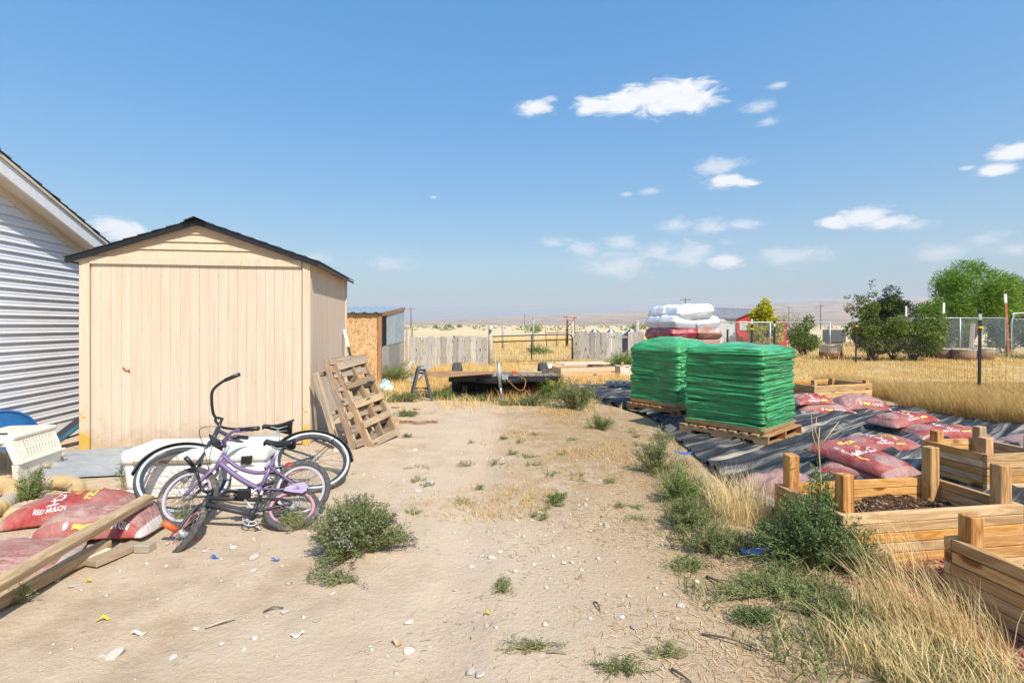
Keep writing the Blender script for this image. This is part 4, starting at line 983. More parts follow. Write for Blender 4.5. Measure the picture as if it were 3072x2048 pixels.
def bike(label, rear, front, tilt, Rr, spec, steer=0.0):
    rear, front = Vector(rear), Vector(front)
    h = (front - rear); h.z = 0; h.normalize(); l = Vector((0, 0, 1)).cross(h)
    upv = Vector((0, 0, math.cos(tilt))) - l * math.sin(tilt); lv = l * math.cos(tilt) + Vector((0, 0, math.sin(tilt)))
    m = Matrix((h, lv, upv)).transposed().to_4x4(); m.translation = rear + Vector((0, 0, .012))
    t = thing('bicycle', label, 'bicycle', matrix=m)
    spec(t, Rr, steer); return t
def steer_matrix(p, ax, ang): return Matrix.Translation(p) @ Matrix.Rotation(ang, 4, Vector(ax)) @ Matrix.Translation(-Vector(p))
def drivetrain(t, bb, rc, mats, ang, rear, arm=.165, guard=None):
    put('chainring', tubes_mesh('chainring', [(arc_pts(bb, rc, 0, 2 * math.pi, 24, -.045)[:-1], .005, 6, True), (arc_pts(bb, rc * .45, 0, 2 * math.pi, 14, -.045)[:-1], .006, 6, True)] +
        [([bb + Vector((rc * .1 * math.cos(a), -.045, rc * .1 * math.sin(a))), bb + Vector((rc * math.cos(a), -.045, rc * math.sin(a)))], .005, 6, False) for a in np.linspace(0, 2 * math.pi, 7)[:-1]], MT['steel_pipe']), t)
    put('bottom_bracket', tubes_mesh('bottom_bracket', [([bb + Vector((0, -.04, 0)), bb + Vector((0, .04, 0))], .021, 12, False)], MT[mats]), t)
    for s, a in ((1, ang), (-1, ang + math.pi)):
        e = bb + Vector((arm * math.cos(a), s * .07, arm * math.sin(a)))
        tube('crank', [bb + Vector((0, s * .06, 0)), e], .008, MT['steel_pipe'], t, 8)
        p = put('pedal', boxmesh(.085, .085, .022, MT['bike_black'], .005), t, e + Vector((0, s * .055, 0)), (0, R(random.uniform(-20, 20)), 0))
        for q in (-.03, 0, .03): box('tread_bar', (.006, .075, .03), (q, 0, 0), MT['bike_black'], p, bev=.001)
    ch_ = [rear + Vector((0, -.045, .03)), bb + Vector((0, -.045, rc))], [rear + Vector((0, -.045, -.03)), bb + Vector((0, -.045, -rc))]
    put('chain', tubes_mesh('chain', [(c, .004, 5, False) for c in ch_], MT['rust']), t)
V3 = lambda x, y, z: Vector((x, y, z))
def cruiser(t, Rr, st):
    L = .98; hub, fh = V3(0, 0, Rr), V3(L, 0, Rr); bb = V3(.39, 0, .29); ht, hb_ = V3(.715, 0, .84), V3(.77, 0, .69); seat = V3(.25, 0, .60)
    ax = (ht - hb_).normalized(); S = steer_matrix(hb_, ax, st)
    wheel(t, hub, Rr, .027, 'bike_grey', 'rubber', 'tire_white', 32); wheel(t, fh, Rr, .027, 'bike_grey', 'rubber', 'tire_white', 32, S)
    fp = [(spline([ht + ax * -.02, V3(.60, 0, .70), V3(.46, 0, .56), V3(.31, 0, .49)], 8), .016, 10, False),
          (spline([hb_ + ax * .04, V3(.68, 0, .60), V3(.58, 0, .45), V3(.50, 0, .335), bb], 8), .020, 10, False),
          ([bb, seat], .015, 10, False), ([hb_, ht], .020, 10, False)]
    for s in (-1, 1):
        fp.append((spline([bb + V3(-.03, s * .03, 0), V3(.2, s * .05, .30), hub + V3(0, s * .055, 0)], 5), .010, 8, False))
        fp.append((spline([V3(.30, s * .012, .55), V3(.16, s * .045, .45), hub + V3(0, s * .055, 0)], 5), .009, 8, False))
    put('frame', tubes_mesh('frame', fp, MT['bike_grey']), t)
    fk = []
    for s in (-1, 1): fk.append((spline([hb_ + V3(0, s * .0, 0), hb_ + V3(.03, s * .045, -.04), V3(.86, s * .05, .50), fh + V3(0, s * .05, 0)], 6), .012, 8, False))
    put('fork', tubes_mesh('fork', fk, MT['bike_grey']), t, matrix=S)
    fender(t, hub, Rr + .018, R(25), R(190), 'bike_grey'); fender(t, fh, Rr + .018, R(15), R(150), 'bike_grey', S)
    put('fender_stay', tubes_mesh('fender_stay', [([hub + V3(0, s * .05, 0), hub + V3(-(Rr + .01) * .76, s * .03, (Rr + .01) * .65)], .004, 6, False) for s in (-1, 1)], MT['bike_black']), t)
    stem = ht + ax * .12
    put('stem', tubes_mesh('stem', [([ht, stem, stem + V3(.05, 0, .015)], .013, 8, False)], MT['bike_black']), t, matrix=S)
    bc = stem + V3(.05, 0, .015); bars = []
    for s in (-1, 1):
        bars.append((spline([bc, bc + V3(.01, s * .05, .01), bc + V3(.0, s * .15, .06), bc + V3(-.03, s * .24, .10), bc + V3(-.13, s * .31, .11), bc + V3(-.24, s * .35, .10)], 7), .0125, 8, False))
    hbars = put('handlebar', tubes_mesh('handlebar', bars, MT['bike_black']), t, matrix=steer_matrix(bc, ax, R(-20)) @ S)
    for s in (-1, 1): tube('grip', [bc + V3(-.14, s * .314, .11), bc + V3(-.20, s * .335, .106), bc + V3(-.265, s * .358, .098)], [.017, .018, .017], MT['bike_black'], hbars, 10)
    tube('seat_post', [seat, V3(.235, 0, .745)], .013, MT['steel_pipe'], t, 8); tube('seat_clamp', [seat + V3(.004, 0, -.02), seat + V3(-.002, 0, .012)], .021, MT['black_metal'], t, 10)
    saddle(t, (.215, 0, .79), .27, .22, 'bike_black', -4)
    drivetrain(t, bb, .085, 'bike_grey', R(20), hub)
def kid_purple(t, Rr, st):
    L = .78; hub, fh = V3(0, 0, Rr), V3(L, 0, Rr); bb = V3(.29, 0, .235); ht, hb_ = V3(.575, 0, .52), V3(.615, 0, .41); seat = V3(.215, 0, .46)
    ax = (ht - hb_).normalized(); S = steer_matrix(hb_, ax, st)
    wheel(t, hub, Rr, .024, 'white_rim', 'rubber', None, 28); wheel(t, fh, Rr, .024, 'white_rim', 'rubber', None, 28, S)
    fp = [(spline([ht + ax * -.02, V3(.46, 0, .405), V3(.33, 0, .36), V3(.245, 0, .365)], 8), .015, 10, False), (spline([hb_ + ax * .045, V3(.45, 0, .33), bb], 6), .019, 10, False), ([bb, seat], .015, 10, False), ([hb_, ht], .019, 10, False)]
    for s in (-1, 1):
        fp.append((spline([bb + V3(-.02, s * .025, 0), hub + V3(.08, s * .045, .0), hub + V3(0, s * .05, 0)], 4), .009, 8, False))
        fp.append((spline([V3(.24, s * .012, .40), V3(.12, s * .04, .31), hub + V3(0, s * .05, 0)], 4), .009, 8, False))
    put('frame', tubes_mesh('frame', fp, MT['purple']), t)
    put('fork', tubes_mesh('fork', [(spline([hb_, hb_ + V3(.015, s * .045, -.035), fh + V3(0, s * .048, 0)], 5), .012, 8, False) for s in (-1, 1)], MT['purple']), t, matrix=S)
    stem = ht + ax * .05; bars = []
    put('stem', tubes_mesh('stem', [([ht + ax * -.01, stem, stem + V3(.03, 0, .01)], .016, 8, False)], MT['steel_pipe']), t, matrix=S)
    bc = stem + V3(.03, 0, .01)
    for s in (-1, 1): bars.append((spline([bc, bc + V3(0, s * .07, 0), bc + V3(0, s * .12, .05), bc + V3(-.04, s * .17, .09), bc + V3(-.13, s * .25, .10)], 7), .011, 8, False))
    bars.append(([bc + V3(0, -.12, .05), bc + V3(0, .12, .05)], .008, 8, False))
    hbars = put('handlebar', tubes_mesh('handlebar', bars, MT['purple']), t, matrix=steer_matrix(bc, ax, R(34)) @ S)
    for s in (-1, 1):
        tube('grip', [bc + V3(-.085, s * .21, .096), bc + V3(-.13, s * .25, .10), bc + V3(-.19, s * .30, .102)], .017, MT['bike_black'], hbars, 10)
        tube('brake_lever', [bc + V3(-.05, s * .185, .09), bc + V3(-.04, s * .23, .075), bc + V3(-.11, s * .29, .075)], .005, MT['purple'], hbars, 6)
    put('cable', tubes_mesh('cable', [(spline([bc + V3(-.05, s * .185, .09), bc + V3(.13, s * .14, .10), bc + V3(.12, s * .05, -.02), hb_ + V3(.05, 0, -.02)], 6), .003, 5, False) for s in (-1, 1)], MT['rubber']), t, matrix=S)
    put('number_plate', boxmesh(.012, .16, .10, MT['bike_black'], .004), t, matrix=S @ Matrix.Translation(bc + V3(.05, .03, .02)) @ Matrix.Rotation(R(25), 4, 'Y'))
    tube('seat_post', [seat, V3(.19, 0, .545)], .012, MT['steel_pipe'], t, 8); saddle(t, (.18, 0, .575), .23, .15, 'bike_black', -3)
    tube('rear_reflector', [V3(.10, -.02, .40), V3(.10, .02, .40)], .025, MT['red_part'], t, 10)
    drivetrain(t, bb, .06, 'purple', R(-35), hub, .11)
    cg = [(-.055, .056, Rr + .02), (-.03, .056, Rr + .045), (.03, .056, Rr + .04), (.10, .056, Rr + .015), (.11, .056, Rr - .01), (.04, .056, Rr - .025), (-.02, .056, Rr - .035), (-.05, .056, Rr - .02)]
    put('chain_guard', pymesh('chain_guard', [(x, y - .006, z) for x, y, z in cg] + [(x, y, z) for x, y, z in cg], [tuple(range(8)), tuple(range(15, 7, -1))] + [(i, (i + 1) % 8, 8 + (i + 1) % 8, 8 + i) for i in range(8)], MT['lilac']), t)
def bmx(t, Rr, st):
    L = .70; hub, fh = V3(0, 0, Rr), V3(L, 0, Rr); bb = V3(.26, 0, .20); ht, hb_ = V3(.53, 0, .43), V3(.565, 0, .33); seat = V3(.20, 0, .36)
    ax = (ht - hb_).normalized(); S = steer_matrix(hb_, ax, st)
    wheel(t, hub, Rr, .023, 'pink_rim', 'rubber', None, 24); wheel(t, fh, Rr, .023, 'pink_rim', 'rubber', None, 24, S, 'orange')
    fp = [([ht + ax * -.02, V3(.215, 0, .325)], .014, 10, False), ([hb_ + ax * .03, bb], .018, 10, False), ([bb, seat], .014, 10, False), ([hb_, ht], .019, 10, False)]
    for s in (-1, 1):
        fp.append((spline([bb + V3(-.02, s * .025, 0), hub + V3(.08, s * .045, .0), hub + V3(0, s * .05, 0)], 4), .009, 8, False)); fp.append((spline([V3(.215, s * .01, .325), hub + V3(.06, s * .045, .06), hub + V3(0, s * .05, 0)], 4), .009, 8, False))
    put('frame', tubes_mesh('frame', fp, MT['bmx']), t)
    put('fork', tubes_mesh('fork', [(spline([hb_, hb_ + V3(.012, s * .045, -.03), fh + V3(0, s * .048, 0)], 5), .011, 8, False) for s in (-1, 1)], MT['bmx']), t, matrix=S)
    stem = ht + ax * .05; bc = stem + V3(.03, 0, .01); bars = []
    put('stem', tubes_mesh('stem', [([ht, stem, bc], .015, 8, False)], MT['bike_black']), t, matrix=S)
    for s in (-1, 1): bars.append((spline([bc, bc + V3(0, s * .06, 0), bc + V3(0, s * .11, .11), bc + V3(-.02, s * .16, .15), bc + V3(-.05, s * .26, .155)], 7), .011, 8, False))
    hbars = put('handlebar', tubes_mesh('handlebar', bars, MT['bike_black']), t, matrix=S)
    for s in (-1, 1): tube('grip', [bc + V3(-.03, s * .19, .15), bc + V3(-.05, s * .27, .156)], .016, MT['bike_black'], hbars, 10)
    tube('seat_post', [seat, V3(.18, 0, .43)], .012, MT['steel_pipe'], t, 8); saddle(t, (.17, 0, .455), .21, .13, 'bike_black', -4)
    drivetrain(t, bb, .06, 'bmx', R(60), hub, .10)
bike('grey cruiser bicycle with white-walled tyres leaning back on the cooler', (-1.66, 4.43, 0), (-2.46, 3.88, 0), R(52), .335, cruiser, R(6))
bike('purple children\'s bicycle with white rims between the other two bicycles', (-1.58, 3.784, 0), (-2.345, 3.628, 0), R(27), .216, kid_purple, R(-10))
bike('small dark bicycle with pink rims and orange pegs lying in front', (-1.527, 3.60, 0), (-2.136, 3.26, 0), R(60), .195, bmx, R(-52))

# ---------------------------------------------------------------- sawhorse and trailer
MT['grey_plastic'] = flat('dark_grey_plastic', (.10, .105, .115), .55)
sw = thing('sawhorse', 'dark grey plastic folding sawhorse left of the flat trailer', 'sawhorse', G(1265, 1203), R(12))
box('top_bar', (.16, .62, .05), (0, .3, .60), MT['grey_plastic'], sw, bev=.01); box('top_plate', (.10, .06, .035), (.03, -.005, .632), MT['steel'], sw)
for y in (.03, .57):
    for s in (-1, 1):
        beam('leg', (s * .06, y, .59), (s * .20, y - .03 + .06 * (y > .3), .0), .055, .04, MT['grey_plastic'], sw, bev=.006)
    pts = [(-.17 + .34 * i / 10, y, .13 + .05 * math.sin(math.pi * i / 10)) for i in range(11)]
    V = [(x, y - .012, z) for x, _, z in pts] + [(x, y - .012, .19) for x, _, z in pts] + [(x, y + .012, z) for x, _, z in pts] + [(x, y + .012, .19) for x, _, z in pts]
    F_ = [(i, i + 1, 12 + i, 11 + i) for i in range(10)] + [(22 + i, 33 + i, 34 + i, 23 + i) for i in range(10)] + [(11 + i, 12 + i, 34 + i, 33 + i) for i in range(10)] + [(i + 1, i, 22 + i, 23 + i) for i in range(10)]
    put('spreader', pymesh('spreader', V, F_, MT['grey_plastic']), sw)

tr = thing('flat_trailer', 'low flat trailer with plank deck and black frame facing the camera', 'trailer', (-1.24, 10.05, 0), rot=(R(-4), 0, R(2)))
MT['deck'] = wood('trailer_deck_plank', (.36, .24, .16), (.22, .13, .085), rnd=.3, weather=(.34, .27, .21))
tw, tl, dz = 2.18, 2.5, .46
for i in range(14):
    w = tw / 14; box('deck_plank', (tl, w - .012, .035), (w * (i + .5), tl / 2, dz), MT['deck'], tr, (0, 0, R(90)), .003, .003)
hd = [(0, .34), (tw * .87, .34), (tw + .05, .43), (tw + .05, .44), (0, .44)]
V = [(x, y, z) for y in (-.06, .0) for x, z in hd]; n = 5
put('front_beam', pymesh('front_beam', V, [(0, 1, 2, 3, 4), (9, 8, 7, 6, 5)] + [(i, n + i, n + (i + 1) % n, (i + 1) % n) for i in range(n)], MT['black_metal']), tr)
for x in (.05, tw - .05): box('side_rail', (.06, tl, .10), (x, tl / 2, .385), MT['black_metal'], tr)
for y in (.9, 1.6, 2.3): box('cross_member', (tw - .14, .05, .08), (tw / 2, y, .38), MT['black_metal'], tr)
box('rear_board', (tw, .04, .26), (tw / 2, 2.2, .24), MT['black_metal'], tr); box('underside_shade_board', (tw - .6, .04, .28), (tw / 2, 1.25, .22), MT['black_metal'], tr)  # black board near the axle is added to deepen the shade under the deck
tube('axle', [(-.02, 1.0, .37), (tw + .02, 1.0, .37)], .04, MT['black_metal'], tr, 10)
for x in (.09, tw - .23):
    w = bpy.data.objects.new('wheel', None); w.empty_display_size = .1; col.objects.link(w); w.parent = tr; w.location = (x, 1.0, .395)
    prof = [(-.09, .18), (-.10, .27), (-.075, .315), (-.045, .325), (-.04, .313), (-.025, .313), (-.02, .325), (.02, .325), (.025, .313), (.04, .313), (.045, .325), (.075, .315), (.10, .27), (.09, .18)]
    V, F_ = [], []; n = 32
    for i in range(n):
        a = 2 * math.pi * i / n
        for xx, rr in prof: V.append((xx, rr * math.cos(a), rr * math.sin(a)))
    k = len(prof)
    for i in range(n):
        for j in range(k - 1): F_.append((i * k + j, i * k + j + 1, ((i + 1) % n) * k + j + 1, ((i + 1) % n) * k + j))
    put('tyre', pymesh('tyre', V, F_, MT['rubber']), w)
    put('rim', tubes_mesh('rim', [([(-.07, 0, 0), (.07, 0, 0)], .185, 20, False)], MT['steel_pipe']), w)
tube('tongue', [(tw * .25, -.02, .36), (tw * .46, -.62, .36)], .04, MT['black_metal'], tr, 8); tube('tongue', [(tw * .72, -.02, .36), (tw * .48, -.62, .36)], .04, MT['black_metal'], tr, 8)
jk = put('jack', tubes_mesh('jack', [([(tw * .46, -.62, .25), (tw * .445, -.62, .72)], .032, 12, False)], MT['steel']), tr)
put('inner_tube', tubes_mesh('inner_tube', [([(tw * .475, -.62, .02), (tw * .46, -.62, .30)], .022, 10, False)], MT['steel']), jk)
box('foot', (.10, .10, .03), (tw * .478, -.62, .02), MT['steel'], jk); box('bracket', (.12, .06, .09), (tw * .50, -.60, .44), MT['steel'], jk)
tube('wiring', spline([(tw * .52, -.55, .40), (tw * .60, -.5, .22), (tw * .66, -.45, .20), (tw * .68, -.4, .38), (tw * .62, -.3, .44)], 6), .012, MT['rust'], tr, 6)
rs = thing('rusty_sheet', 'flat rust brown metal sheet lying over the left front of the trailer', 'metal sheet', (-1.36, 10.0, .485))
V = [(.02, -.30, -.03), (.98, -.05, .02), (1.05, .42, .02), (-.1, .50, .02), (-.62, .36, .0)]
put('sheet', pymesh('sheet', V + [(x, y, z + .006) for x, y, z in V], [(4, 3, 2, 1, 0), (5, 6, 7, 8, 9)] + [(i, (i + 1) % 5, 5 + (i + 1) % 5, 5 + i) for i in range(5)], pmat('rust_brown_sheet', (.30, .15, .065), (.42, .24, .11), 4, .8, .2)), rs)
for nm, lab, cat, loc, size, mt in (('orange_strap', 'small orange bundle on the trailer deck', 'strap', (.05, 10.35, .50), (.10, .08, .05), 'orange'), ('deck_board', 'loose brown plank lying over the trailer deck', 'board', (.30, 10.4, .50), (.62, .09, .03), 'old_board'), ('paint_tray', 'small pale box at the back of the trailer deck', 'box', (.78, 11.6, .52), (.22, .16, .09), 'white_plastic')):
    tag(box(nm, size, loc, MT[mt], None, (0, 0, R(random.uniform(-25, 25))), .008, .004), lab, cat)
tag(beam('ground_beam', G(1302, 1186) + Vector((0, 0, .04)), G(1600, 1184) + Vector((0, 0, .04)), .09, .08, MT['black_metal']), 'long dark beam lying on the ground before the trailer', 'beam')
# broken boards by the fence
for i, (a, b, w, lab) in enumerate((((1208, 1140), (1268, 1112), .14, 'grey broken board leaning in the wood heap, lowest'), ((1226, 1150), (1290, 1118), .16, 'wide grey slatted board in the wood heap near the sawhorse'), ((1216, 1128), (1246, 1090), .12, 'short grey board tilted against the fence corner'), ((1240, 1158), (1300, 1128), .12, 'front grey board of the wood heap near the sawhorse'))):
    p, q = G(*a), G(*b); p.z += .04 + .03 * i; q.z += .18 + .05 * i
    lumber('broken_board', lab, p, q, w, .03, 'grey_wood', R(20 * (i % 3 - 1)))
for px, py, l, rz, lab in ((1195, 1222, .22, 10, 'orange plywood scrap nearest the leaning pallets'), (1225, 1240, .14, -30, 'small orange plywood scrap in the weeds'), (1262, 1226, .24, 35, 'orange plywood scrap before the sawhorse'), (1172, 1262, .3, -8, 'flat plywood scrap beside the pallet feet'), (1150, 1200, .22, 4, 'pale board end below the white sack')):
    tag(box('plywood_scrap', (l, .12, .012), G(px, py) + Vector((0, 0, .02)), MT['plywood'], None, (R(4), R(5), R(rz)), .002, .01), lab, 'plywood')
chn = thing('rusty_chain', 'rusty chain heaped on the dirt right of the pallets', 'chain', G(1255, 1270)); paths = []
for i in range(34):
    t = i / 33; c = V3(-.27 + .54 * t, .05 * math.sin(t * 9), .015 + .012 * (i % 2)); a = random.uniform(0, 3)
    ring = [c + V3(.018 * math.cos(k) * math.cos(a) - .010 * math.sin(k) * math.sin(a), .018 * math.cos(k) * math.sin(a) + .010 * math.sin(k) * math.cos(a), .012 * math.sin(k) * (i % 2)) for k in np.linspace(0, 2 * math.pi, 9)[:-1]]
    paths.append((ring, .005, 5, True))
put('links', tubes_mesh('links', paths, MT['rust']), chn)

# ---------------------------------------------------------------- raised beds
def soil_mat():
    m, nt = new_mat('dark_compost'); v = coords(nt); n = noise(nt, v, 30, 6, .75); n2 = noise(nt, coords(nt, (1, 2.5, 1)), 70, 3, .7)
    c = ramp(nt, n, [(.3, (.022, .012, .007)), (.55, (.075, .042, .024)), (.75, (.16, .095, .055))])
    f = nn(nt, 'ShaderNodeMapRange', {'Value': n2, 'From Min': .62, 'From Max': .70}).outputs[0]
    c = nn(nt, 'ShaderNodeMix', {0: f, 6: c, 7: (.34, .22, .12, 1)}, data_type='RGBA').outputs[2]
    finish(nt, c, .95, 0, n, 1.0, .02, .1); return m
MT['soil'] = soil_mat()
def bed(label, loc, rz, L, W, nb=5, bh=.062, posts=(), mat='pine', soil=None, th=.036, ph=.25, pmatn='pine_post', ps=.078):
    t = thing('raised_bed', label, 'raised bed', loc, rz)
    for k in range(nb):
        z = bh * (k + .5); hgt = bh - .0045
        e = lambda: random.uniform(-.002, .002)
        box('board', (L, th, hgt), (L / 2, th / 2 + e(), z), MT[mat], t, bev=.0022, jit=.001); box('board', (L, th, hgt), (L / 2, W - th / 2 + e(), z), MT[mat], t, bev=.0022, jit=.001)
        for x in (th / 2, L - th / 2): box('board', (W - 2 * th - .004, th, hgt), (x + e(), W / 2, z), MT[mat], t, (0, 0, R(90)), .0022, .001)
    for i, (x, y) in enumerate(((th + ps / 2 + .002, th + ps / 2 + .002), (L - th - ps / 2 - .002, th + ps / 2 + .002), (th + ps / 2 + .002, W - th - ps / 2 - .002), (L - th - ps / 2 - .002, W - th - ps / 2 - .002))):
        h = nb * bh + (posts[i] if i < len(posts) else ph)
        box('post', (h, ps, ps), (x, y, h / 2), MT[pmatn], t, (0, -R(90), R(random.uniform(-3, 3))), .005, .002)
    if soil is not None:
        n1, n2 = 60, 34; X = np.linspace(th + .002, L - th - .002, n1); Y = np.linspace(th + .002, W - th - .002, n2); A_, B_ = np.meshgrid(X, Y, indexing='ij')
        Z = soil + .07 * fbm(A_ * 5 + 3, B_ * 5, 4, 4) + .05 * fbm(A_ * 24, B_ * 24, 3, 5) + .03 * np.exp(-((A_ - L * .55) / .3) ** 2 - ((B_ - W * .65) / .2) ** 2)
        put('soil', npmesh('soil', np.stack([A_, B_, Z], -1), [gridfaces(n1, n2)], MT['soil'], False), t)
        n = 1500; c = np.stack([RNG.uniform(th + .02, L - th - .02, n), RNG.uniform(th + .02, W - th - .02, n)], 1)
        ix = np.clip(((c[:, 0] - X[0]) / (X[1] - X[0])).round().astype(int), 0, n1 - 1); iy = np.clip(((c[:, 1] - Y[0]) / (Y[1] - Y[0])).round().astype(int), 0, n2 - 1)
        chips = chip_mesh('bark_chips', np.column_stack([c, Z[ix, iy] + .004]), .010, .028, MT['chips']); o = put('bark_chips', chips, t); tag(o, kind='stuff')
    return t
def chip_mesh(name, C, lo, hi, mat):
    n = len(C); ln = RNG.uniform(lo, hi, n); w = ln * RNG.uniform(.2, .45, n); a = RNG.uniform(0, 6.28, n); ti = RNG.uniform(-.6, .6, n)
    ux = np.stack([np.cos(a) * np.cos(ti), np.sin(a) * np.cos(ti), np.sin(ti)], 1); uy = np.stack([-np.sin(a), np.cos(a), RNG.uniform(-.4, .4, n)], 1)
    V = np.stack([C - ux * ln[:, None] / 2 - uy * w[:, None] / 2, C + ux * ln[:, None] / 2 - uy * w[:, None] / 2, C + ux * ln[:, None] / 2 + uy * w[:, None] / 2, C - ux * ln[:, None] / 2 + uy * w[:, None] / 2], 1)
    return npmesh(name, V.reshape(-1, 3), [np.arange(4 * n).reshape(-1, 4)], mat)
MT['chips'] = leafmat('bark_chip', (.05, .028, .016), (.38, .24, .13), .9, 0.0)
MT['red_chips'] = leafmat('red_bark_chip', (.16, .035, .02), (.42, .14, .08), .9, 0.0)
RZ = math.atan2(.148, .989)
bed('open raised bed of pine boards filled with dark compost', (1.985, 3.07, 0), RZ, 1.29, .63, posts=(.225, .24, .225, .24), soil=.17)
bed('nearest raised bed cut by the right edge, shaded left boards', (2.35 + .148 * .80 - .03, 2.75 - .989 * .80, 0), RZ, 1.3, .80, posts=(.15, .15, .135, .15), soil=.16, bh=.064)
bed('tall square raised bed of pine boards at right, behind the compost bed', (4.13, 4.45, 0), RZ, .64, .60, posts=(.13, .13, .10, .13), bh=.065)
bed('far raised bed of pale planks behind the green stacks, mulch bags before it', (5.68, 9.62, 0), R(17), 1.45, .9, nb=5, posts=(.10, .06, .12, .02), soil=.2)
bed('long pale plank box near the board fence behind the trailer', (1.25, 13.1, 0), R(16), 1.53, 1.5, nb=3, bh=.118, posts=(-.1, -.1, .05, .05), mat='pale_pine')
bed('small pale plank box with two tall posts left of the green stack', (2.98, 14.1, 0), R(5), .5, .6, nb=2, bh=.155, posts=(.12, .12, -.05, -.05), mat='white_pine')
for i, (a, b, lab) in enumerate((((1690, 1094), (1828, 1088), 'white bleached board laid across the long plank box, nearest'), ((1664, 1088), (1810, 1081), 'white bleached board laid across the long plank box, farthest'), ((1640, 1100), (1705, 1098), 'short white board end left of the long plank box'))):
    p, q = P(*a, 13.9 + .5 * i), P(*b, 14.3 + .5 * i); p.z = q.z = .385 if i < 2 else .05; lumber('plank', lab, p, q, .13, .035, 'white_pine')
pallet('small low pallet lying on the far black fabric', loc=G(1862, 1160), rz=R(-12), L=.7, W=.55, nt_=5, mat='white_pine', notch=False)

# ---------------------------------------------------------------- black ground fabric
def fabric():
    m, nt = new_mat('black_woven_fabric'); v = coords(nt, (1, 1, 1), False)
    n = noise(nt, nn(nt, 'ShaderNodeVectorMath', {0: nn(nt, 'ShaderNodeVectorRotate', {'Vector': v, 'Angle': R(-38)}, rotation_type='Z_AXIS').outputs[0], 1: (.28, 6.5, 1)}, operation='MULTIPLY').outputs[0], 1.4, 6, .65, .6)
    c = ramp(nt, n, [(.40, (.016, .019, .024)), (.50, (.038, .041, .047)), (.57, (.13, .125, .115)), (.65, (.42, .36, .29))])
    finish(nt, c, .7, 0, n, .6, .05, .25); return m
def tarp_left(y): return np.interp(y, [3.3, 4.1, 5.9, 7.9, 9.5, 12.4], [2.05, 1.93, 2.03, 2.15, 1.75, 1.25])
def tarp_right(y): return np.interp(y, [3.3, 5.5, 7.1, 8.2, 9.2, 12.4], [7.9, 7.6, 7.15, 6.95, 6.75, 6.2])
nu, nv = 300, 330; yy = np.linspace(3.35, 12.3, nv); tt = np.linspace(0, 1, nu)
T_, Y_ = np.meshgrid(tt, yy, indexing='ij'); X_ = tarp_left(Y_) + (tarp_right(Y_) - tarp_left(Y_)) * T_ + .05 * fbm(Y_ * 2, T_ * 3, 3, 2)
ca, sa = math.cos(R(-38)), math.sin(R(-38)); a = X_ * ca - Y_ * sa; b = X_ * sa + Y_ * ca
fold = np.abs(fbm(a * .5 + 3, b * 3.4 + 1.2 * fbm(a * .8, b * .8, 2, 3), 3, 14)); fold2 = fbm(X_ * 5, Y_ * 5, 3, 15)
Zf = .008 + np.clip(.045 - fold * .42, 0, .05) * 1.2 + .012 * (fold2 + .5) + ground_z(X_, Y_) * .8 + .012
edge = np.minimum(np.minimum(T_, 1 - T_) * 12, 1); Zf = Zf + (1 - edge) * .02 * (fbm(Y_ * 4, T_ * 0, 2, 4) + .3)
Zf = Zf + .10 * np.exp(-((X_ - 2.35) / .16) ** 2 - ((Y_ - 7.25) / .35) ** 2) * (1 + fold2)
Zf = np.where(Y_ > 12.0, Zf - .03, Zf)
tag(put('ground_fabric', npmesh('ground_fabric', np.stack([X_, Y_, Zf], -1), [gridfaces(nu, nv)], fabric(), True)), 'wrinkled black ground fabric spread under the pallets and mulch bags', 'ground fabric')

# ---------------------------------------------------------------- green wrapped stacks on pallets
def green_film():
    m, nt = new_mat('green_stretch_wrap'); v = coords(nt, (1.6, 1.6, 16)); n = noise(nt, v, 2.2, 5, .65, .4)
    c = ramp(nt, n, [(.3, (.018, .15, .046)), (.5, (.042, .32, .105)), (.66, (.075, .42, .155)), (.8, (.2, .55, .3))])
    d = noise(nt, coords(nt, (1, 1, 2)), 3.2, 6, .7); f = nn(nt, 'ShaderNodeMapRange', {'Value': d, 'From Min': .52, 'From Max': .74, 'To Max': .55}).outputs[0]
    c = nn(nt, 'ShaderNodeMix', {0: f, 6: c, 7: (.17, .14, .07, 1)}, data_type='RGBA').outputs[2]
    finish(nt, jitter(nt, c, .12), .30, 0, n, .9, .025, .5, coat=.15); return m
MT['green'] = green_film(); MT['card'] = pmat('brown_cardboard', (.42, .29, .15), (.52, .37, .21), 6, .9, .1)
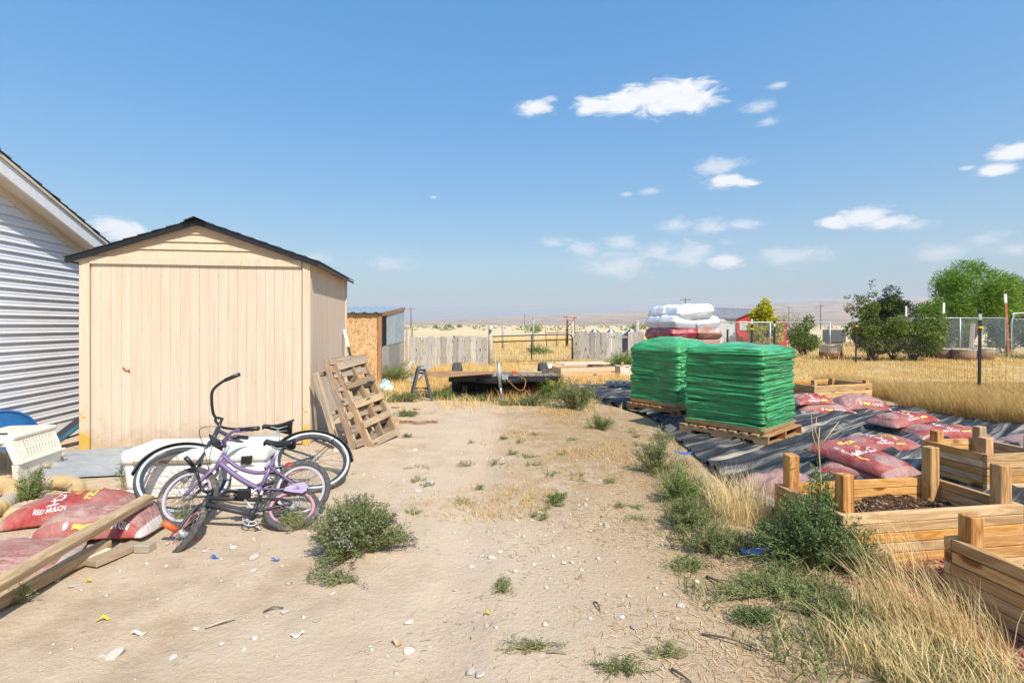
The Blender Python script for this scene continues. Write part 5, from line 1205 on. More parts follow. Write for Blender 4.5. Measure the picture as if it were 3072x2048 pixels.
def green_stack(label, corner, ang, sx, sy, top, nl, seed, dome):
    """corner nearest the camera; local x along ang, local y along ang+90"""
    t = thing('wrapped_bag_stack', label, 'bag stack', corner, ang); z0 = .135; H_ = top - z0; lh = H_ / nl
    def sq(n_per):
        pts = []; r = .07
        P4 = [(r, 0), (sx - r, 0), (sx, r), (sx, sy - r), (sx - r, sy), (r, sy), (0, sy - r), (0, r)]
        for i in range(8):
            a, b = P4[i], P4[(i + 1) % 8]; k = n_per if i % 2 == 0 else 6
            for j in range(k):
                s = j / k
                if i % 2 == 0: pts.append((a[0] + (b[0] - a[0]) * s, a[1] + (b[1] - a[1]) * s))
                else:
                    cx, cy = [(sx - r, r), (sx - r, sy - r), (r, sy - r), (r, r)][i // 2]; th = -math.pi / 2 + (i // 2) * math.pi / 2 + s * math.pi / 2
                    pts.append((cx + r * math.cos(th), cy + r * math.sin(th)))
        return np.array(pts)
    ring = sq(34); n = len(ring); ctr = np.array([sx / 2, sy / 2]); dirs = ring - ctr; dirs /= np.linalg.norm(dirs, axis=1)[:, None]
    u = np.arange(n) / n * 18
    nz = 17
    for k in range(nl):
        V = []; off = RNG.normal(0, .006, 2); amp = RNG.uniform(.9, 1.1) * (.017 + .022 * np.clip(1 - np.minimum(np.minimum(np.hypot(ring[:, 0], ring[:, 1]), np.hypot(ring[:, 0] - sx, ring[:, 1])), np.minimum(np.hypot(ring[:, 0], ring[:, 1] - sy), np.hypot(ring[:, 0] - sx, ring[:, 1] - sy))) / .22, 0, 1)) * (1 + 1.2 * fbm(u * .5, np.full(n, k * 1.7), 2, seed + 5))
        for j in range(nz):
            s = j / (nz - 1); z = z0 + lh * (k + s * 1.06)
            bul = amp * (math.sin(math.pi * min(max(s, 0), 1)) ** .6) - .028
            wr = .050 * fbm(u * .36 + seed, np.full(n, (k + s) * 4.5 + seed) + u * .25, 3, seed) + .030 * fbm(u * .6, np.full(n, (k + s) * 12.0) + u * .4, 2, seed + 3)
            sag = .04 * fbm(u * .3 + 4, np.full(n, k * .7), 2, seed + 9)
            zz = z + sag
            taper = 1.0 - .012 * abs((z - z0) / H_ - .45)
            p = ctr + (ring - ctr) * taper + dirs * (bul + wr)[:, None] + off
            V.append(np.column_stack([p, zz + 0 * u]))
        V = np.array(V).transpose(1, 0, 2)
        put('bag_layer', npmesh('bag_layer', V.reshape(-1, 3), [gridfaces(n, nz, True)], MT['green'], True), t)
    # cover over the top
    m_ = 16; V = []
    for j in range(m_):
        s = j / (m_ - 1); p = ctr + (ring - ctr) * (1 - s) * (1.0 if j else 1.005) + dirs * (.012 * math.sin(s * 3) )
        zz = top - .03 + dome * (1 - (1 - s) ** 2.2) + .05 * fbm(p[:, 0] * 3 + seed, p[:, 1] * 7, 3, seed) * (.25 + s) + (.03 if j else 0) - .02 * (j == 0)
        V.append(np.column_stack([p, zz]))
    V = np.array(V).transpose(1, 0, 2)
    put('top_cover', npmesh('top_cover', V.reshape(-1, 3), [gridfaces(n, m_, True)], MT['green'], True), t)
    V = []
    for j, (dx, zz) in enumerate(((-.012, z0 - .008), (.012, z0 + .03), (.02, z0 + .06))): V.append(np.column_stack([ctr + (ring - ctr) * 1.0 + dirs * dx, zz + .012 * fbm(u, u * 0 + j, 2, 1)]))
    V = np.array(V).transpose(1, 0, 2); put('cardboard_tray', npmesh('cardboard_tray', V.reshape(-1, 3), [gridfaces(n, 3, True)], MT['card']), t)
    if seed == 3:
        box('paper_tag', (.13, .004, .2), (sx + .004 + .02, sy * .88, top - .22), MT['letter_white'], t, (0, 0, R(90)))
    return t
AN = R(42)
def pallet_under(label, corner, ang, sx, sy):
    c = Vector(corner) + Vector((math.cos(ang) * sx / 2 - math.sin(ang) * sy / 2, math.sin(ang) * sx / 2 + math.cos(ang) * sy / 2, 0))
    return pallet(label, loc=c + Vector((0, 0, .02)), rz=ang + math.pi / 2, L=sy, W=sx, nt_=9, nb=5, mat='pallet_new', bw=.085)
green_stack('near green wrapped stack of bags on an orange pallet', (3.0, 6.10, .02), AN, 1.04, 1.04, 1.12, 13, 3, .07)
pallet_under('orange wooden pallet under the near green stack', (3.0, 6.0, 0), AN, 1.10, 1.14)
green_stack('far green wrapped stack of bags with a humped top', (2.60, 7.98, .02), R(36), 1.0, 1.0, 1.06, 8, 8, .18)
pallet_under('wooden pallet under the far green stack', (2.58, 7.90, 0), R(36), 1.06, 1.06)

# ---------------------------------------------------------------- white and red stretch wrapped mulch pile
def wrap_mat(name, a, b, f0, seedv):
    m, nt = new_mat(name); v = coords(nt, (1.2, 1.2, 6)); n = noise(nt, v, 2.5, 6, .7, .8)
    c = ramp(nt, n, [(f0, a), (f0 + .12, b)]); finish(nt, c, .3, 0, n, .6, .03, .5, coat=.3); return m
MT['wrap_white'] = wrap_mat('white_wrapped_bag', (.60, .62, .66), (.80, .80, .81), .38, 0)
MT['wrap_red'] = wrap_mat('red_wrapped_bag', (.36, .035, .06), (.62, .45, .46), .55, 0)
MT['wrap_brown'] = wrap_mat('brown_wrapped_bag', (.30, .13, .09), (.60, .50, .47), .5, 0)
pile = thing('wrapped_mulch_pile', 'tall stretch wrapped pile of white and red mulch bags behind the green stacks', 'bag pile', (3.50, 10.6, 0), R(20)); pile.scale = (.88, .88, 1)
def pillow(L, W, T, seed, mat):
    nu, nv = 23, 17; U_, V_ = np.meshgrid(np.linspace(-1, 1, nu), np.linspace(-1, 1, nv), indexing='ij')
    pr = (1 - np.abs(U_) ** 7) ** .45 * (1 - np.abs(V_) ** 7) ** .45; lump = 1 + .4 * fbm(U_ * 2.4 + seed, V_ * 2.2, 3, seed)
    X = U_ * L / 2 + .0 * U_; Y = V_ * W / 2; Zt = T * .5 * pr * lump; Zb = -T * .5 * pr
    V = np.concatenate([np.stack([X, Y, Zt], -1).reshape(-1, 3), np.stack([X, Y, Zb], -1).reshape(-1, 3)]); f = gridfaces(nu, nv); N = nu * nv
    return npmesh('bag', V, [f, f[:, ::-1] + N], mat, True)
zc = .24
for k in range(8):
    T = .225 if k < 7 else .26; mt = 'wrap_white' if k >= 6 else ('wrap_brown' if k < 3 else 'wrap_red')
    for i, (x, y) in enumerate(((-.30, -.27), (.32, -.27), (-.30, .27), (.32, .27))):
        if k == 7 and i in (1, 3): continue
        m2 = mt if not (k in (4, 5) and i in (1, 3)) else 'wrap_brown'
        if k == 7: L_, W_, x, y = .98, .66, -.03, y * 1.0
        else: L_, W_ = .70, .62
        put('bag', pillow(L_, W_, T * 1.22, k * 7 + i, MT[m2]), pile, (x + random.uniform(-.03, .03), y + random.uniform(-.03, .03), zc), (R(random.uniform(-3, 3)), R(random.uniform(-4, 4)), R(random.uniform(-5, 5))))
    zc += T * .93
pallet('wooden pallet under the wrapped mulch pile', loc=(3.6, 10.6, .01), rz=R(20), L=1.3, W=1.3)

# ---------------------------------------------------------------- barn, trough, barrels behind
MT['barn_red'] = pmat('barn_red_paint', (.42, .030, .022), (.50, .045, .03), 4, .7, .1); MT['barn_white'] = pmat('chipped_white_paint', (.60, .58, .54), (.74, .73, .70), 14, .8, .2)
MT['roof_grey'] = pmat('grey_felt_roof', (.17, .18, .20), (.24, .25, .27), 6, .85, .2)
bc = Vector(((2210 - 1536) / FOC * 27, 27, 0)); barn = thing('small_barn', 'small red and white barn with grey roof behind the yellow shrub', 'barn', bc, R(4))
bw_, bd_, be, bp = 2.75, 3.2, 1.78, 2.25
V = [(0, 0, 0), (bw_, 0, 0), (bw_, 0, be - .35), (bw_ * .42, 0, bp), (0, 0, be)]; put('front_wall', pymesh('front_wall', V, [(0, 1, 2, 3, 4)], MT['barn_red']), barn)
put('side_wall', pymesh('side_wall', [(0, 0, 0), (0, 0, be), (-1.25, .55, be), (-1.25, .55, 0)], [(0, 1, 2, 3)], MT['barn_white']), barn)
put('side_wall', pymesh('side_wall', [(bw_, 0, 0), (bw_ - .4, bd_, 0), (bw_ - .4, bd_, be - .35), (bw_, 0, be - .35)], [(0, 1, 2, 3)], MT['barn_red']), barn)
def rslab(name, pts, th, mat): put(name, pymesh(name, pts + [(x, y, z + th) for x, y, z in pts], [(3, 2, 1, 0), (4, 5, 6, 7), (0, 1, 5, 4), (1, 2, 6, 5), (2, 3, 7, 6), (3, 0, 4, 7)], MT[mat]), barn)
rslab('roof', [(-.12, -.12, be - .03), (bw_ * .42, -.12, bp + .01), (bw_ * .42 - 1.2, bd_ * .7, bp + .15), (-1.4, .9, be + .06)], .05, 'roof_grey')
rslab('roof', [(bw_ * .42 + .002, -.12, bp + .01), (bw_ + .12, -.12, be - .42), (bw_ - .3, bd_, be - .3), (bw_ * .42 - .4, bd_, bp + .1)], .05, 'barn_red')
wn = box('window', (.42, .03, .46), (.36, -.02, 1.42), MT['barn_white'], barn)
for k in range(4): box('slat', (.30, .012, .02), (0.02, -.021, -.15 + .1 * k), MT['black_metal'], wn)
box('corner_trim', (.07, .07, be), (.0, -.02, be / 2), MT['barn_red'], barn)
tg = thing('water_trough', 'dark grey square trough in the field behind the chain link fence', 'trough', G(2502, 1047))
box('shell', (1.0, .7, .75), (0, 0, .8), MT['grey_plastic'], tg, bev=.03); box('stand', (.8, .5, .42), (0, 0, .21), MT['grey_wood'], tg)
MT['barrel'] = wood('barrel_staves', (.30, .17, .09), (.17, .085, .04), rnd=.2); MT['pot'] = pmat('stained_pale_pot', (.40, .34, .27), (.58, .53, .46), 4, .7, .2)
def planter(label, p, r, h, lower='barrel', cut=.5):
    t = thing('barrel_planter', label, 'planter', p); ring = lambda rr, z: [V3(rr * math.cos(2 * math.pi * i / 24), rr * math.sin(2 * math.pi * i / 24), z) for i in range(24)]
    put('lower_tub', tubes_mesh('lower_tub', [([V3(0, 0, 0), V3(0, 0, h * .3), V3(0, 0, h * cut)], [r * .9, r * 1.0, r * 1.02], 24, False)], MT[lower]), t)
    V, F_ = [], []; pr = [(r * 1.0, h * cut), (r * 1.0, h * .9), (r * 1.06, h * .92), (r * 1.06, h), (r * .94, h), (r * .92, h * .85)]
    for q in pr: V += ring(*q)
    for k in range(len(pr) - 1): F_ += [(k * 24 + i, k * 24 + (i + 1) % 24, (k + 1) * 24 + (i + 1) % 24, (k + 1) * 24 + i) for i in range(24)]
    put('rim', pymesh('rim', V, F_, MT['pot'], True), t); put('soil', pymesh('soil', ring(r * .93, h * .87), [tuple(range(24))], MT['soil']), t)
    return t
planter('brown and white tub planter left of the large bushes', G(2492, 1079), .42, .64)
planter('brown tub planter at the right end of the row under the fence', G(2950, 1080), .36, .50, cut=.75)
planter('brown tub planter in the middle of the row under the fence', G(2893, 1081), .38, .47, cut=.85)
planter('dark brown tub planter half hidden by the large bush', G(2835, 1078), .34, .46, cut=.9)

# ---------------------------------------------------------------- wire fence with steel posts, chain link fence
fp = [(2938, 1165, 936), (2567, 1090, 950), (2321, 1104, 966), (2253, 1106, 957), (2180, 1106, 975)]; posts = []
labs = ['nearest black steel fence post with yellow clip before the dry grass', 'black steel fence post with yellow clip in front of the large bush', 'thick black steel post before the round green shrub', 'thin black steel post before the yellow shrub', 'thin dark steel post before the white barn wall']
for (px, by, ty), lab in zip(fp, labs):
    p = G(px, by); q = P(px + 3, ty, p.y); posts.append((p, q))
    tpost(lab, p, q, .90, 'steel_pipe', 'black_metal', cap=(px != 2180 and px != 2253), clip=px in (2938, 2567, 2253), r=.026)
wf = thing('wire_fence', 'thin welded wire fence strung between the black steel posts', 'fence', posts[0][0]); paths = []
p_out = posts[0][0] + Vector((1.6, -4.2, 0)); run = [p_out] + [p for p, q in posts]
o0 = posts[0][0]
for a, b in zip(run, run[1:]):
    L = (b - a).length; n = int(L / .12)
    for i in range(n): 
        c = a.lerp(b, i / n) - o0; paths.append(([c + V3(0, 0, .02), c + V3(0, 0, 1.05 + .05 * math.sin(i * .3))], .0022, 3, False))
    for z in (.05, .2, .35, .5, .65, .8, .95, 1.06): paths.append(([a - o0 + V3(0, 0, z), b - o0 + V3(0, 0, z)], .0022, 3, False))
put('wire_mesh', tubes_mesh('wire_mesh', paths, MT['wire']), wf)
def chainlink(label, a, b, h, posts_t, rz=0):
    t = thing('chain_link_fence', label, 'fence', a); d = b - a; L = d.length; d = d.normalized(); pth = []
    n = int(L / .075)
    for i in range(-int(h / .075), n):
        for s in (1, -1):
            x0, x1 = i * .075, i * .075 + h
            if s < 0: x0, x1 = x1, x0
            z0_, z1_ = .03, h
            def cl(x0, z0_, x1, z1_):
                if x0 < 0: z0_ += (0 - x0) / (x1 - x0) * (z1_ - z0_); x0 = 0
                if x0 > L: z0_ += (L - x0) / (x1 - x0) * (z1_ - z0_); x0 = L
                return x0, z0_
            if max(x0, x1) <= 0 or min(x0, x1) >= L: continue
            a0 = cl(x0, z0_, x1, z1_); a1 = cl(x1, z1_, x0, z0_); pth.append(([d * a0[0] + up * a0[1], d * a1[0] + up * a1[1]], .0026, 3, False))
    put('diamond_mesh', tubes_mesh('diamond_mesh', pth, MT['steel_pipe'], False), t)
    tube('top_rail', [up * h, d * L + up * h], .024, MT['steel_pipe'], t, 8)
    for s in posts_t: tube('post', [d * L * s, d * L * s + up * (h + .02)], .032, MT['steel_pipe'], t, 8)
    return t
chainlink('long chain link fence run behind the yellow and green shrubs', Vector((9.0, 23.5, 0)), Vector((15.15, 24.4, 0)), 1.58, (0, .5, 1))
chainlink('chain link fence run behind the row of tub planters', Vector((18.2, 24.1, 0)), Vector((22.75, 23.6, 0)), 1.78, (0, .58, 1))
cg = chainlink('chain link gate with rounded frame at the right edge', Vector((23.0, 23.6, 0)), Vector((26.5, 23.4, 0)), 1.72, ())
put('gate_frame', tubes_mesh('gate_frame', [(spline([V3(.02, 0, .1), V3(.02, 0, 1.4), V3(.12, 0, 1.85), V3(.4, 0, 2.0), V3(3.4, -.2, 2.05)], 6), .03, 8, False)], MT['steel_pipe']), cg)
tpost('tall dark pole with white tip at the chain link gate', Vector((22.85, 23.55, 0)), P(3016, 882, 23.6), .86, 'white_paint', 'rust', r=.045)
tpost('green steel post with white tip behind the planter row', G(2828, 1068), P(2832, 908, 24.0), .80, r=.035)
tpost('short white tipped post behind the large bushes', G(2718, 1060), P(2719, 918, 26.0), .6, r=.03)
lumber('board', 'pale board leaning on the chain link fence behind the planters', G(2912, 1069), P(2919, 970, 23.9), .16, .05, 'white_pine')
for px, py, lab in ((2985, 1042, 'flat grey stone slab beyond the chain link gate'), (3050, 1040, 'white rock beyond the chain link gate')):
    pass
tag(put('wire_roll', tubes_mesh('wire_roll', [([P(2838, 925, 24) + V3(.05 * math.cos(k * .9) + .02 * k, .1 * math.sin(k * .9), -.03 * k) for k in range(34)], .02, 5, False)], MT['green_paint'])), 'green plastic netting hanging on the chain link fence', 'netting')

# ---------------------------------------------------------------- vegetation
def leaf_quads(C, Dv, ln, wd, rng=RNG):
    n = len(C); Dv = Dv / np.linalg.norm(Dv, axis=1)[:, None]
    r = rng.normal(size=(n, 3)); S = np.cross(Dv, r); S /= np.linalg.norm(S, axis=1)[:, None] + 1e-9
    ln = np.asarray(ln).reshape(-1, 1) * np.ones((n, 1)); wd = np.asarray(wd).reshape(-1, 1) * np.ones((n, 1))
    return np.stack([C, C + Dv * ln * .45 + S * wd * .5, C + Dv * ln, C + Dv * ln * .45 - S * wd * .5], 1).reshape(-1, 3)
def quads_mesh(name, V, mat): return npmesh(name, V, [np.arange(len(V)).reshape(-1, 4)], mat)
def blade_mesh(name, B, h, lean, w, mat, curve=.5):
    """B base points Nx3, h heights, lean Nx2 horizontal tip offset"""
    n = len(B); a = RNG.uniform(0, math.pi, n); s = np.stack([np.cos(a), np.sin(a), 0 * a], 1) * w[:, None] / 2
    L3 = np.column_stack([lean, 0 * h]); mid = B + L3 * (.5 * (1 - curve * .6))[..., None] if np.ndim(curve) else B + L3 * (.5 - .3 * curve)
    mid = mid + np.column_stack([0 * h, 0 * h, h * .58]); tip = B + L3 + np.column_stack([0 * h, 0 * h, h])
    V = np.stack([B - s, B + s, mid - s * .75, mid + s * .75, tip], 1).reshape(-1, 3); i = np.arange(n)[:, None] * 5
    return npmesh(name, V, [i + np.array([[0, 1, 3, 2]]), i + np.array([[2, 3, 4]])], mat)
MT['straw'] = leafmat('dry_straw', (.50, .36, .16), (.80, .65, .39), .7, .25)
MT['straw_pale'] = leafmat('pale_dry_straw', (.66, .47, .20), (.88, .71, .38), .7, .25)
MT['straw_gold'] = leafmat('golden_dry_grass', (.56, .36, .12), (.84, .62, .27), .7, .3)
MT['litter'] = leafmat('ground_straw_litter', (.26, .155, .07), (.66, .49, .27), .85, 0.0)
MT['weed'] = leafmat('grey_green_weed', (.11, .155, .045), (.31, .34, .13), .6, .25)
MT['weed_dark'] = leafmat('dark_green_weed', (.05, .10, .03), (.17, .24, .08), .6, .25)
MT['weed_fresh'] = leafmat('fresh_green_weed', (.09, .16, .03), (.25, .33, .09), .6, .3)
MT['weed_flower'] = leafmat('pale_weed_flower', (.20, .18, .20), (.34, .31, .33), .8, .2)
MT['stem'] = leafmat('weed_stem', (.20, .17, .08), (.34, .30, .15), .8, 0)
MT['leaf_bush'] = leafmat('dark_bush_leaf', (.045, .095, .012), (.25, .31, .06), .5, .3, spec=.3)
MT['leaf_yellow'] = leafmat('yellow_green_leaf', (.42, .42, .02), (.72, .68, .06), .5, .4)
MT['leaf_willow'] = leafmat('bright_willow_leaf', (.075, .18, .014), (.27, .41, .055), .5, .4)
MT['leaf_dark'] = leafmat('dark_tree_leaf', (.02, .045, .012), (.07, .11, .03), .5, .3)
MT['red_flower'] = leafmat('red_flower', (.45, .03, .03), (.55, .08, .06), .6, .2)
MT['bark'] = pmat('bush_bark', (.08, .055, .04), (.16, .12, .09), 20, .9, .5, .01)
def gz(x, y): return float(ground_z(np.float64(x), np.float64(y)))
def weed(label, c, rx, ry, h, nst, nlf, lf, mat, flower=0, cat='weed', name='weed_plant', spread=1.0, group=None, upright=.0, wd=.32, hollow=.45):
    """bushy weed: thin stems carrying many small leaves"""
    t = thing(name, label, cat, (c[0], c[1], gz(c[0], c[1])), group=group); paths = []; C = []; D = []; FC = []
    for i in range(nst):
        a = RNG.uniform(0, 2 * math.pi); q = math.sqrt(RNG.uniform(0, 1)) * spread; q *= 1 + .26 * math.sin(3 * a + len(label)) + .16 * math.sin(7 * a + 2 * len(label)); q *= RNG.uniform(1.1, 1.5) if RNG.uniform() < .12 else 1
        tip = np.array([rx * q * math.cos(a), ry * q * math.sin(a), h * max(.12, 1 - hollow * q * q) * RNG.uniform(.5, 1.12)])
        base = np.array([tip[0] * .3 * RNG.uniform(.3, 1.4) * (1 - upright), tip[1] * .3 * RNG.uniform(.3, 1.4), 0])
        mid = (base + tip) / 2 + np.array([RNG.normal(0, .02), RNG.normal(0, .02), h * .10])
        pts = [base, mid, tip]; paths.append((pts, [.0028, .0022, .0012], 3, False))
        n = int(nlf * RNG.uniform(.7, 1.3)); s = RNG.uniform(.18, 1.02, n)[:, None]
        p = np.where(s < .5, base + (mid - base) * s * 2, mid + (tip - mid) * (s * 2 - 1)) + RNG.normal(0, lf * .5, (n, 3))
        C.append(p); d = RNG.normal(0, 1, (n, 3)); d[:, 2] = np.abs(d[:, 2]) * .7 + .25; D.append(d)
        if flower and RNG.uniform() < flower: FC.append(tip + RNG.normal(0, lf * .8, (10, 3)))
    put('stems', tubes_mesh('stems', paths, MT['stem'], False), t)
    C = np.concatenate(C); C[:, 2] = np.maximum(C[:, 2], .004); D = np.concatenate(D)
    put('leaves', quads_mesh('leaves', leaf_quads(C, D, RNG.uniform(.6, 1.25, len(C)) * lf, RNG.uniform(.7, 1.2, len(C)) * lf * wd), MT[mat]), t)
    if FC:
        FC = np.concatenate(FC); tag(put('flowers', quads_mesh('flowers', leaf_quads(FC, RNG.normal(size=FC.shape), lf * .7, lf * .55), MT['weed_flower']), t), kind='stuff')
    return t
g = lambda px, py: G(px, py)
c = G(1062, 1655); weed('large grey-green weed clump with pale flowers in front of the bicycles', (c.x, c.y), .27, .31, .34, 300, 80, .021, 'weed', .2)
c = G(1000, 1745); weed('low sparse weed fringe below the large flowering weed clump', (c.x, c.y), .14, .07, .06, 40, 26, .016, 'weed', .3)
c = G(1960, 1415); weed('tall grey-green weed at the left edge of the black fabric', (c.x, c.y), .17, .17, .34, 70, 55, .022, 'weed', .1)
c = G(1985, 1350); weed('loose branching weed before the green stack pallet', (c.x, c.y), .17, .15, .30, 34, 34, .018, 'weed', .2)
c = G(2045, 1505); weed('dark green weed below the blue scrap on the fabric edge', (c.x, c.y), .15, .15, .30, 70, 55, .02, 'weed_fresh')
c = G(2065, 1580); weed('grey-green weed in the middle of the weed line', (c.x, c.y), .15, .15, .22, 70, 55, .02, 'weed')
c = G(2140, 1650); weed('sprawling weed at the foot of the straw tuft', (c.x, c.y), .24, .14, .16, 80, 50, .018, 'weed')
c = G(2060, 1700); weed('low weed left of the blue wrapper', (c.x, c.y), .16, .08, .08, 40, 34, .016, 'weed')
c = G(2440, 1690); weed('big dark green weed growing before the open raised bed', (c.x, c.y), .36, .26, .42, 260, 75, .024, 'weed_dark', hollow=.55)
c = G(2470, 1640); weed('tall spiky weed rising above the compost bed corner', (c.x, c.y), .12, .10, .62, 26, 60, .03, 'weed_fresh', upright=.5)
c = G(2330, 1780); weed('trailing weed mat below the big dark weed', (c.x, c.y), .36, .16, .09, 120, 50, .018, 'weed')
c = G(2520, 1860); weed('green weed mat at the edge of the pale straw', (c.x, c.y), .22, .16, .10, 110, 45, .018, 'weed')
c = G(2580, 1720); weed('leafy weed sprig against the raised bed boards', (c.x, c.y), .10, .08, .28, 16, 40, .026, 'weed_dark')
c = G(2255, 1855); weed('small weed patch in the lower middle of the straw litter', (c.x, c.y), .16, .07, .06, 55, 38, .016, 'weed_dark')
c = G(1515, 1770); weed('small creeping weed alone in the pale dirt', (c.x, c.y), .06, .10, .05, 22, 30, .014, 'weed')
c = G(1600, 1950); weed('flat creeping weed near the bottom middle', (c.x, c.y), .17, .045, .035, 30, 24, .012, 'weed')
c = G(1870, 2010); weed('creeping weed at the bottom edge', (c.x, c.y), .16, .06, .045, 36, 28, .013, 'weed')
c = G(2000, 1960); weed('tiny sprawling weed right of the bottom creeping weed', (c.x, c.y), .10, .05, .05, 22, 24, .013, 'weed')
c = G(1670, 1505); weed('small green weed in the middle of the track', (c.x, c.y), .11, .08, .10, 36, 34, .016, 'weed_fresh')
c = G(1800, 1285); weed('leafy weed in the dirt left of the far green stack', (c.x, c.y), .26, .18, .20, 60, 40, .022, 'weed_fresh')
c = G(1730, 1225); weed('dense green weed right of the trailer', (c.x, c.y), .42, .30, .50, 130, 60, .032, 'weed', .3)
c = G(1665, 1195); weed('yellowing weed clump beside the trailer wheel', (c.x, c.y), .45, .30, .48, 90, 55, .035, 'weed_fresh')
c = G(1600, 1215); weed('grey-green weed under the trailer corner', (c.x, c.y), .34, .2, .22, 70, 45, .028, 'weed')
c = G(1530, 1212); weed('low weed beside the trailer jack', (c.x, c.y), .4, .14, .13, 60, 40, .026, 'weed')
c = G(1430, 1202); weed('low grass weed before the trailer', (c.x, c.y), .5, .14, .14, 60, 36, .026, 'weed_dark')
c = G(1330, 1200); weed('tufted weed between sawhorse and trailer', (c.x, c.y), .24, .14, .22, 50, 40, .03, 'weed_fresh')
c = G(1205, 1205); weed('weeds growing below the white sack', (c.x, c.y), .42, .22, .20, 90, 40, .028, 'weed')
c = G(1215, 1248); weed('weeds among the plywood scraps', (c.x, c.y), .24, .12, .10, 50, 36, .022, 'weed')
c = G(1180, 1145); weed('pale sage bush at the foot of the lean-to', (c.x, c.y), .55, .45, .50, 130, 60, .034, 'weed')
c = G(1150, 1118); weed('yellow flowering weed beside the brown post', (c.x, c.y), .16, .12, .72, 16, 40, .04, 'leaf_yellow')
c = G(1870, 1120); weed('leafy green bush behind the small plank box', (c.x, c.y), .55, .4, .72, 150, 60, .045, 'weed_fresh')
c = G(1612, 1063); weed('green bush in the field behind the gate', (c.x, c.y), .7, .4, .45, 80, 50, .06, 'weed_fresh')
c = G(100, 1522); weed('feathery green weed growing through the hose loops', (c.x, c.y), .13, .12, .32, 60, 55, .02, 'weed_fresh', upright=.3)
c = G(368, 1468); weed('thin leafy weed stalk against the cooler corner', (c.x, c.y), .07, .06, .36, 8, 34, .022, 'weed_dark', upright=.4)
c = G(40, 1810); weed('small scrubby weed under the long beams', (c.x, c.y), .13, .05, .10, 28, 28, .015, 'weed')
c = G(560, 1570); weed('thin weed growing through the bicycle wheels', (c.x, c.y), .12, .1, .22, 22, 26, .016, 'weed')
c = G(890, 1590); weed('weed tangled in the small bicycle rear wheel', (c.x, c.y), .16, .08, .14, 40, 34, .016, 'weed')
c = G(2830, 1048); weed('green shrub before the chain link fence behind the planters', (c.x + 1.0, c.y - 5), 1.0, .6, 1.05, 90, 60, .07, 'weed_fresh')
LM = [('the leaning pallets', (-1.5, 6.2)), ('the small dark bicycle', (-2.0, 3.3)), ('the flowering weed clump', (-1.0, 3.3)), ('the long left beams', (-2.6, 2.9)), ('the lone creeping weed', (-.04, 2.8)), ('the bottom middle creeping weed', (.1, 2.3)), ('the bottom edge creeping weed', (.47, 2.15)), ('the rusty chain', (-1.4, 7.5)), ('the green track weed', (.37, 4.2)), ('the straw tuft', (1.75, 3.9)), ('the far green stack pallet', (2.0, 7.8)), ('the lower left yellow leaf', (-2.0, 2.5)), ('the lower middle yellow scrap', (-.12, 2.56))]
_o = 'first second third fourth fifth sixth seventh eighth ninth tenth eleventh twelfth thirteenth fourteenth fifteenth sixteenth seventeenth eighteenth nineteenth'.split(); ORD = [''] + [w + ' ' for w in _o[1:]] + ['twentieth '] + ['twenty-%s ' % w for w in _o[:9]] + ['thirtieth '] + ['thirty-%s ' % w for w in _o[:9]] + ['fortieth '] + ['forty-%s ' % w for w in _o[:9]]
def rank_label(pts, i, noun):
    x, y = pts[i]; nm, (lx, ly) = min(LM, key=lambda m: math.hypot(m[1][0] - x, m[1][1] - y)); d = math.hypot(x - lx, y - ly)
    k = sum(math.hypot(q[0] - lx, q[1] - ly) < d for q in pts); return '%s, %snearest %s' % (noun, ORD[min(k, 48)], nm)
SPR = [(RNG.uniform(1180, 1980), RNG.uniform(1290, 1560)) for _ in range(34)]; SPX = [(G(*q).x, G(*q).y) for q in SPR]
for i, (px, py) in enumerate(SPR):     # small scattered weeds on the track
    c = G(px, py); r = RNG.uniform(.035, .09)
    weed(rank_label(SPX, i, 'weed sprig on the track'), (c.x, c.y), r * 1.4, r, RNG.uniform(.02, .06), int(RNG.uniform(6, 16)), 22, .014, random.choice(['weed', 'weed', 'weed_fresh']), group='weed sprigs scattered on the dirt track')

def straw_tuft(label, c, r, h, n, lean, mat='straw_pale', name='straw_tuft', wsd=.004, spread=.35):
    a = RNG.uniform(0, 6.28, n); q = np.sqrt(RNG.uniform(0, 1, n)) * r
    B = np.column_stack([q * np.cos(a), q * np.sin(a), 0 * a]); hh = h * RNG.uniform(.35, 1.1, n)
    le = np.column_stack([lean[0] * hh + RNG.normal(0, spread * .5, n) * hh, lean[1] * hh + RNG.normal(0, spread * .5, n) * hh])
    o = put(name, blade_mesh(name, B, hh, le, RNG.uniform(.6, 1.3, n) * wsd, MT[mat]), None, (c[0], c[1], gz(c[0], c[1]) - .005)); return tag(o, label, 'dry grass')
c = G(2225, 1548); straw_tuft('pale dry straw tuft left of the compost bed', (c.x, c.y), .23, .36, 620, (.0, .1), wsd=.0035, spread=.7)
c = G(2740, 1880); straw_tuft('tall leaning dry straw before the raised bed boards', (c.x + .02, c.y), .20, .34, 330, (-.45, .25), wsd=.0035)
c = G(2900, 1930); straw_tuft('dry straw clump by the shaded bed boards', (c.x, c.y), .16, .30, 220, (-.25, .2), wsd=.0035, spread=.5)
c = G(2640, 1960); straw_tuft('short golden straw in the lower right corner', (c.x, c.y), .22, .15, 520, (-.2, .2), 'straw_pale', wsd=.003, spread=.9)
c = G(2900, 2070); straw_tuft('dense golden straw at the bottom right edge', (c.x, c.y), .30, .17, 1000, (-.2, .2), 'straw_pale', wsd=.003, spread=1.0)
c = G(2600, 1860); straw_tuft('short pale straw stubble beside the green weed mat', (c.x, c.y), .10, .18, 160, (.1, .2), wsd=.003)
c = G(2690, 1735); straw_tuft('thin straw stems against the front bed boards', (c.x, c.y), .22, .36, 220, (-.3, .3), wsd=.003)

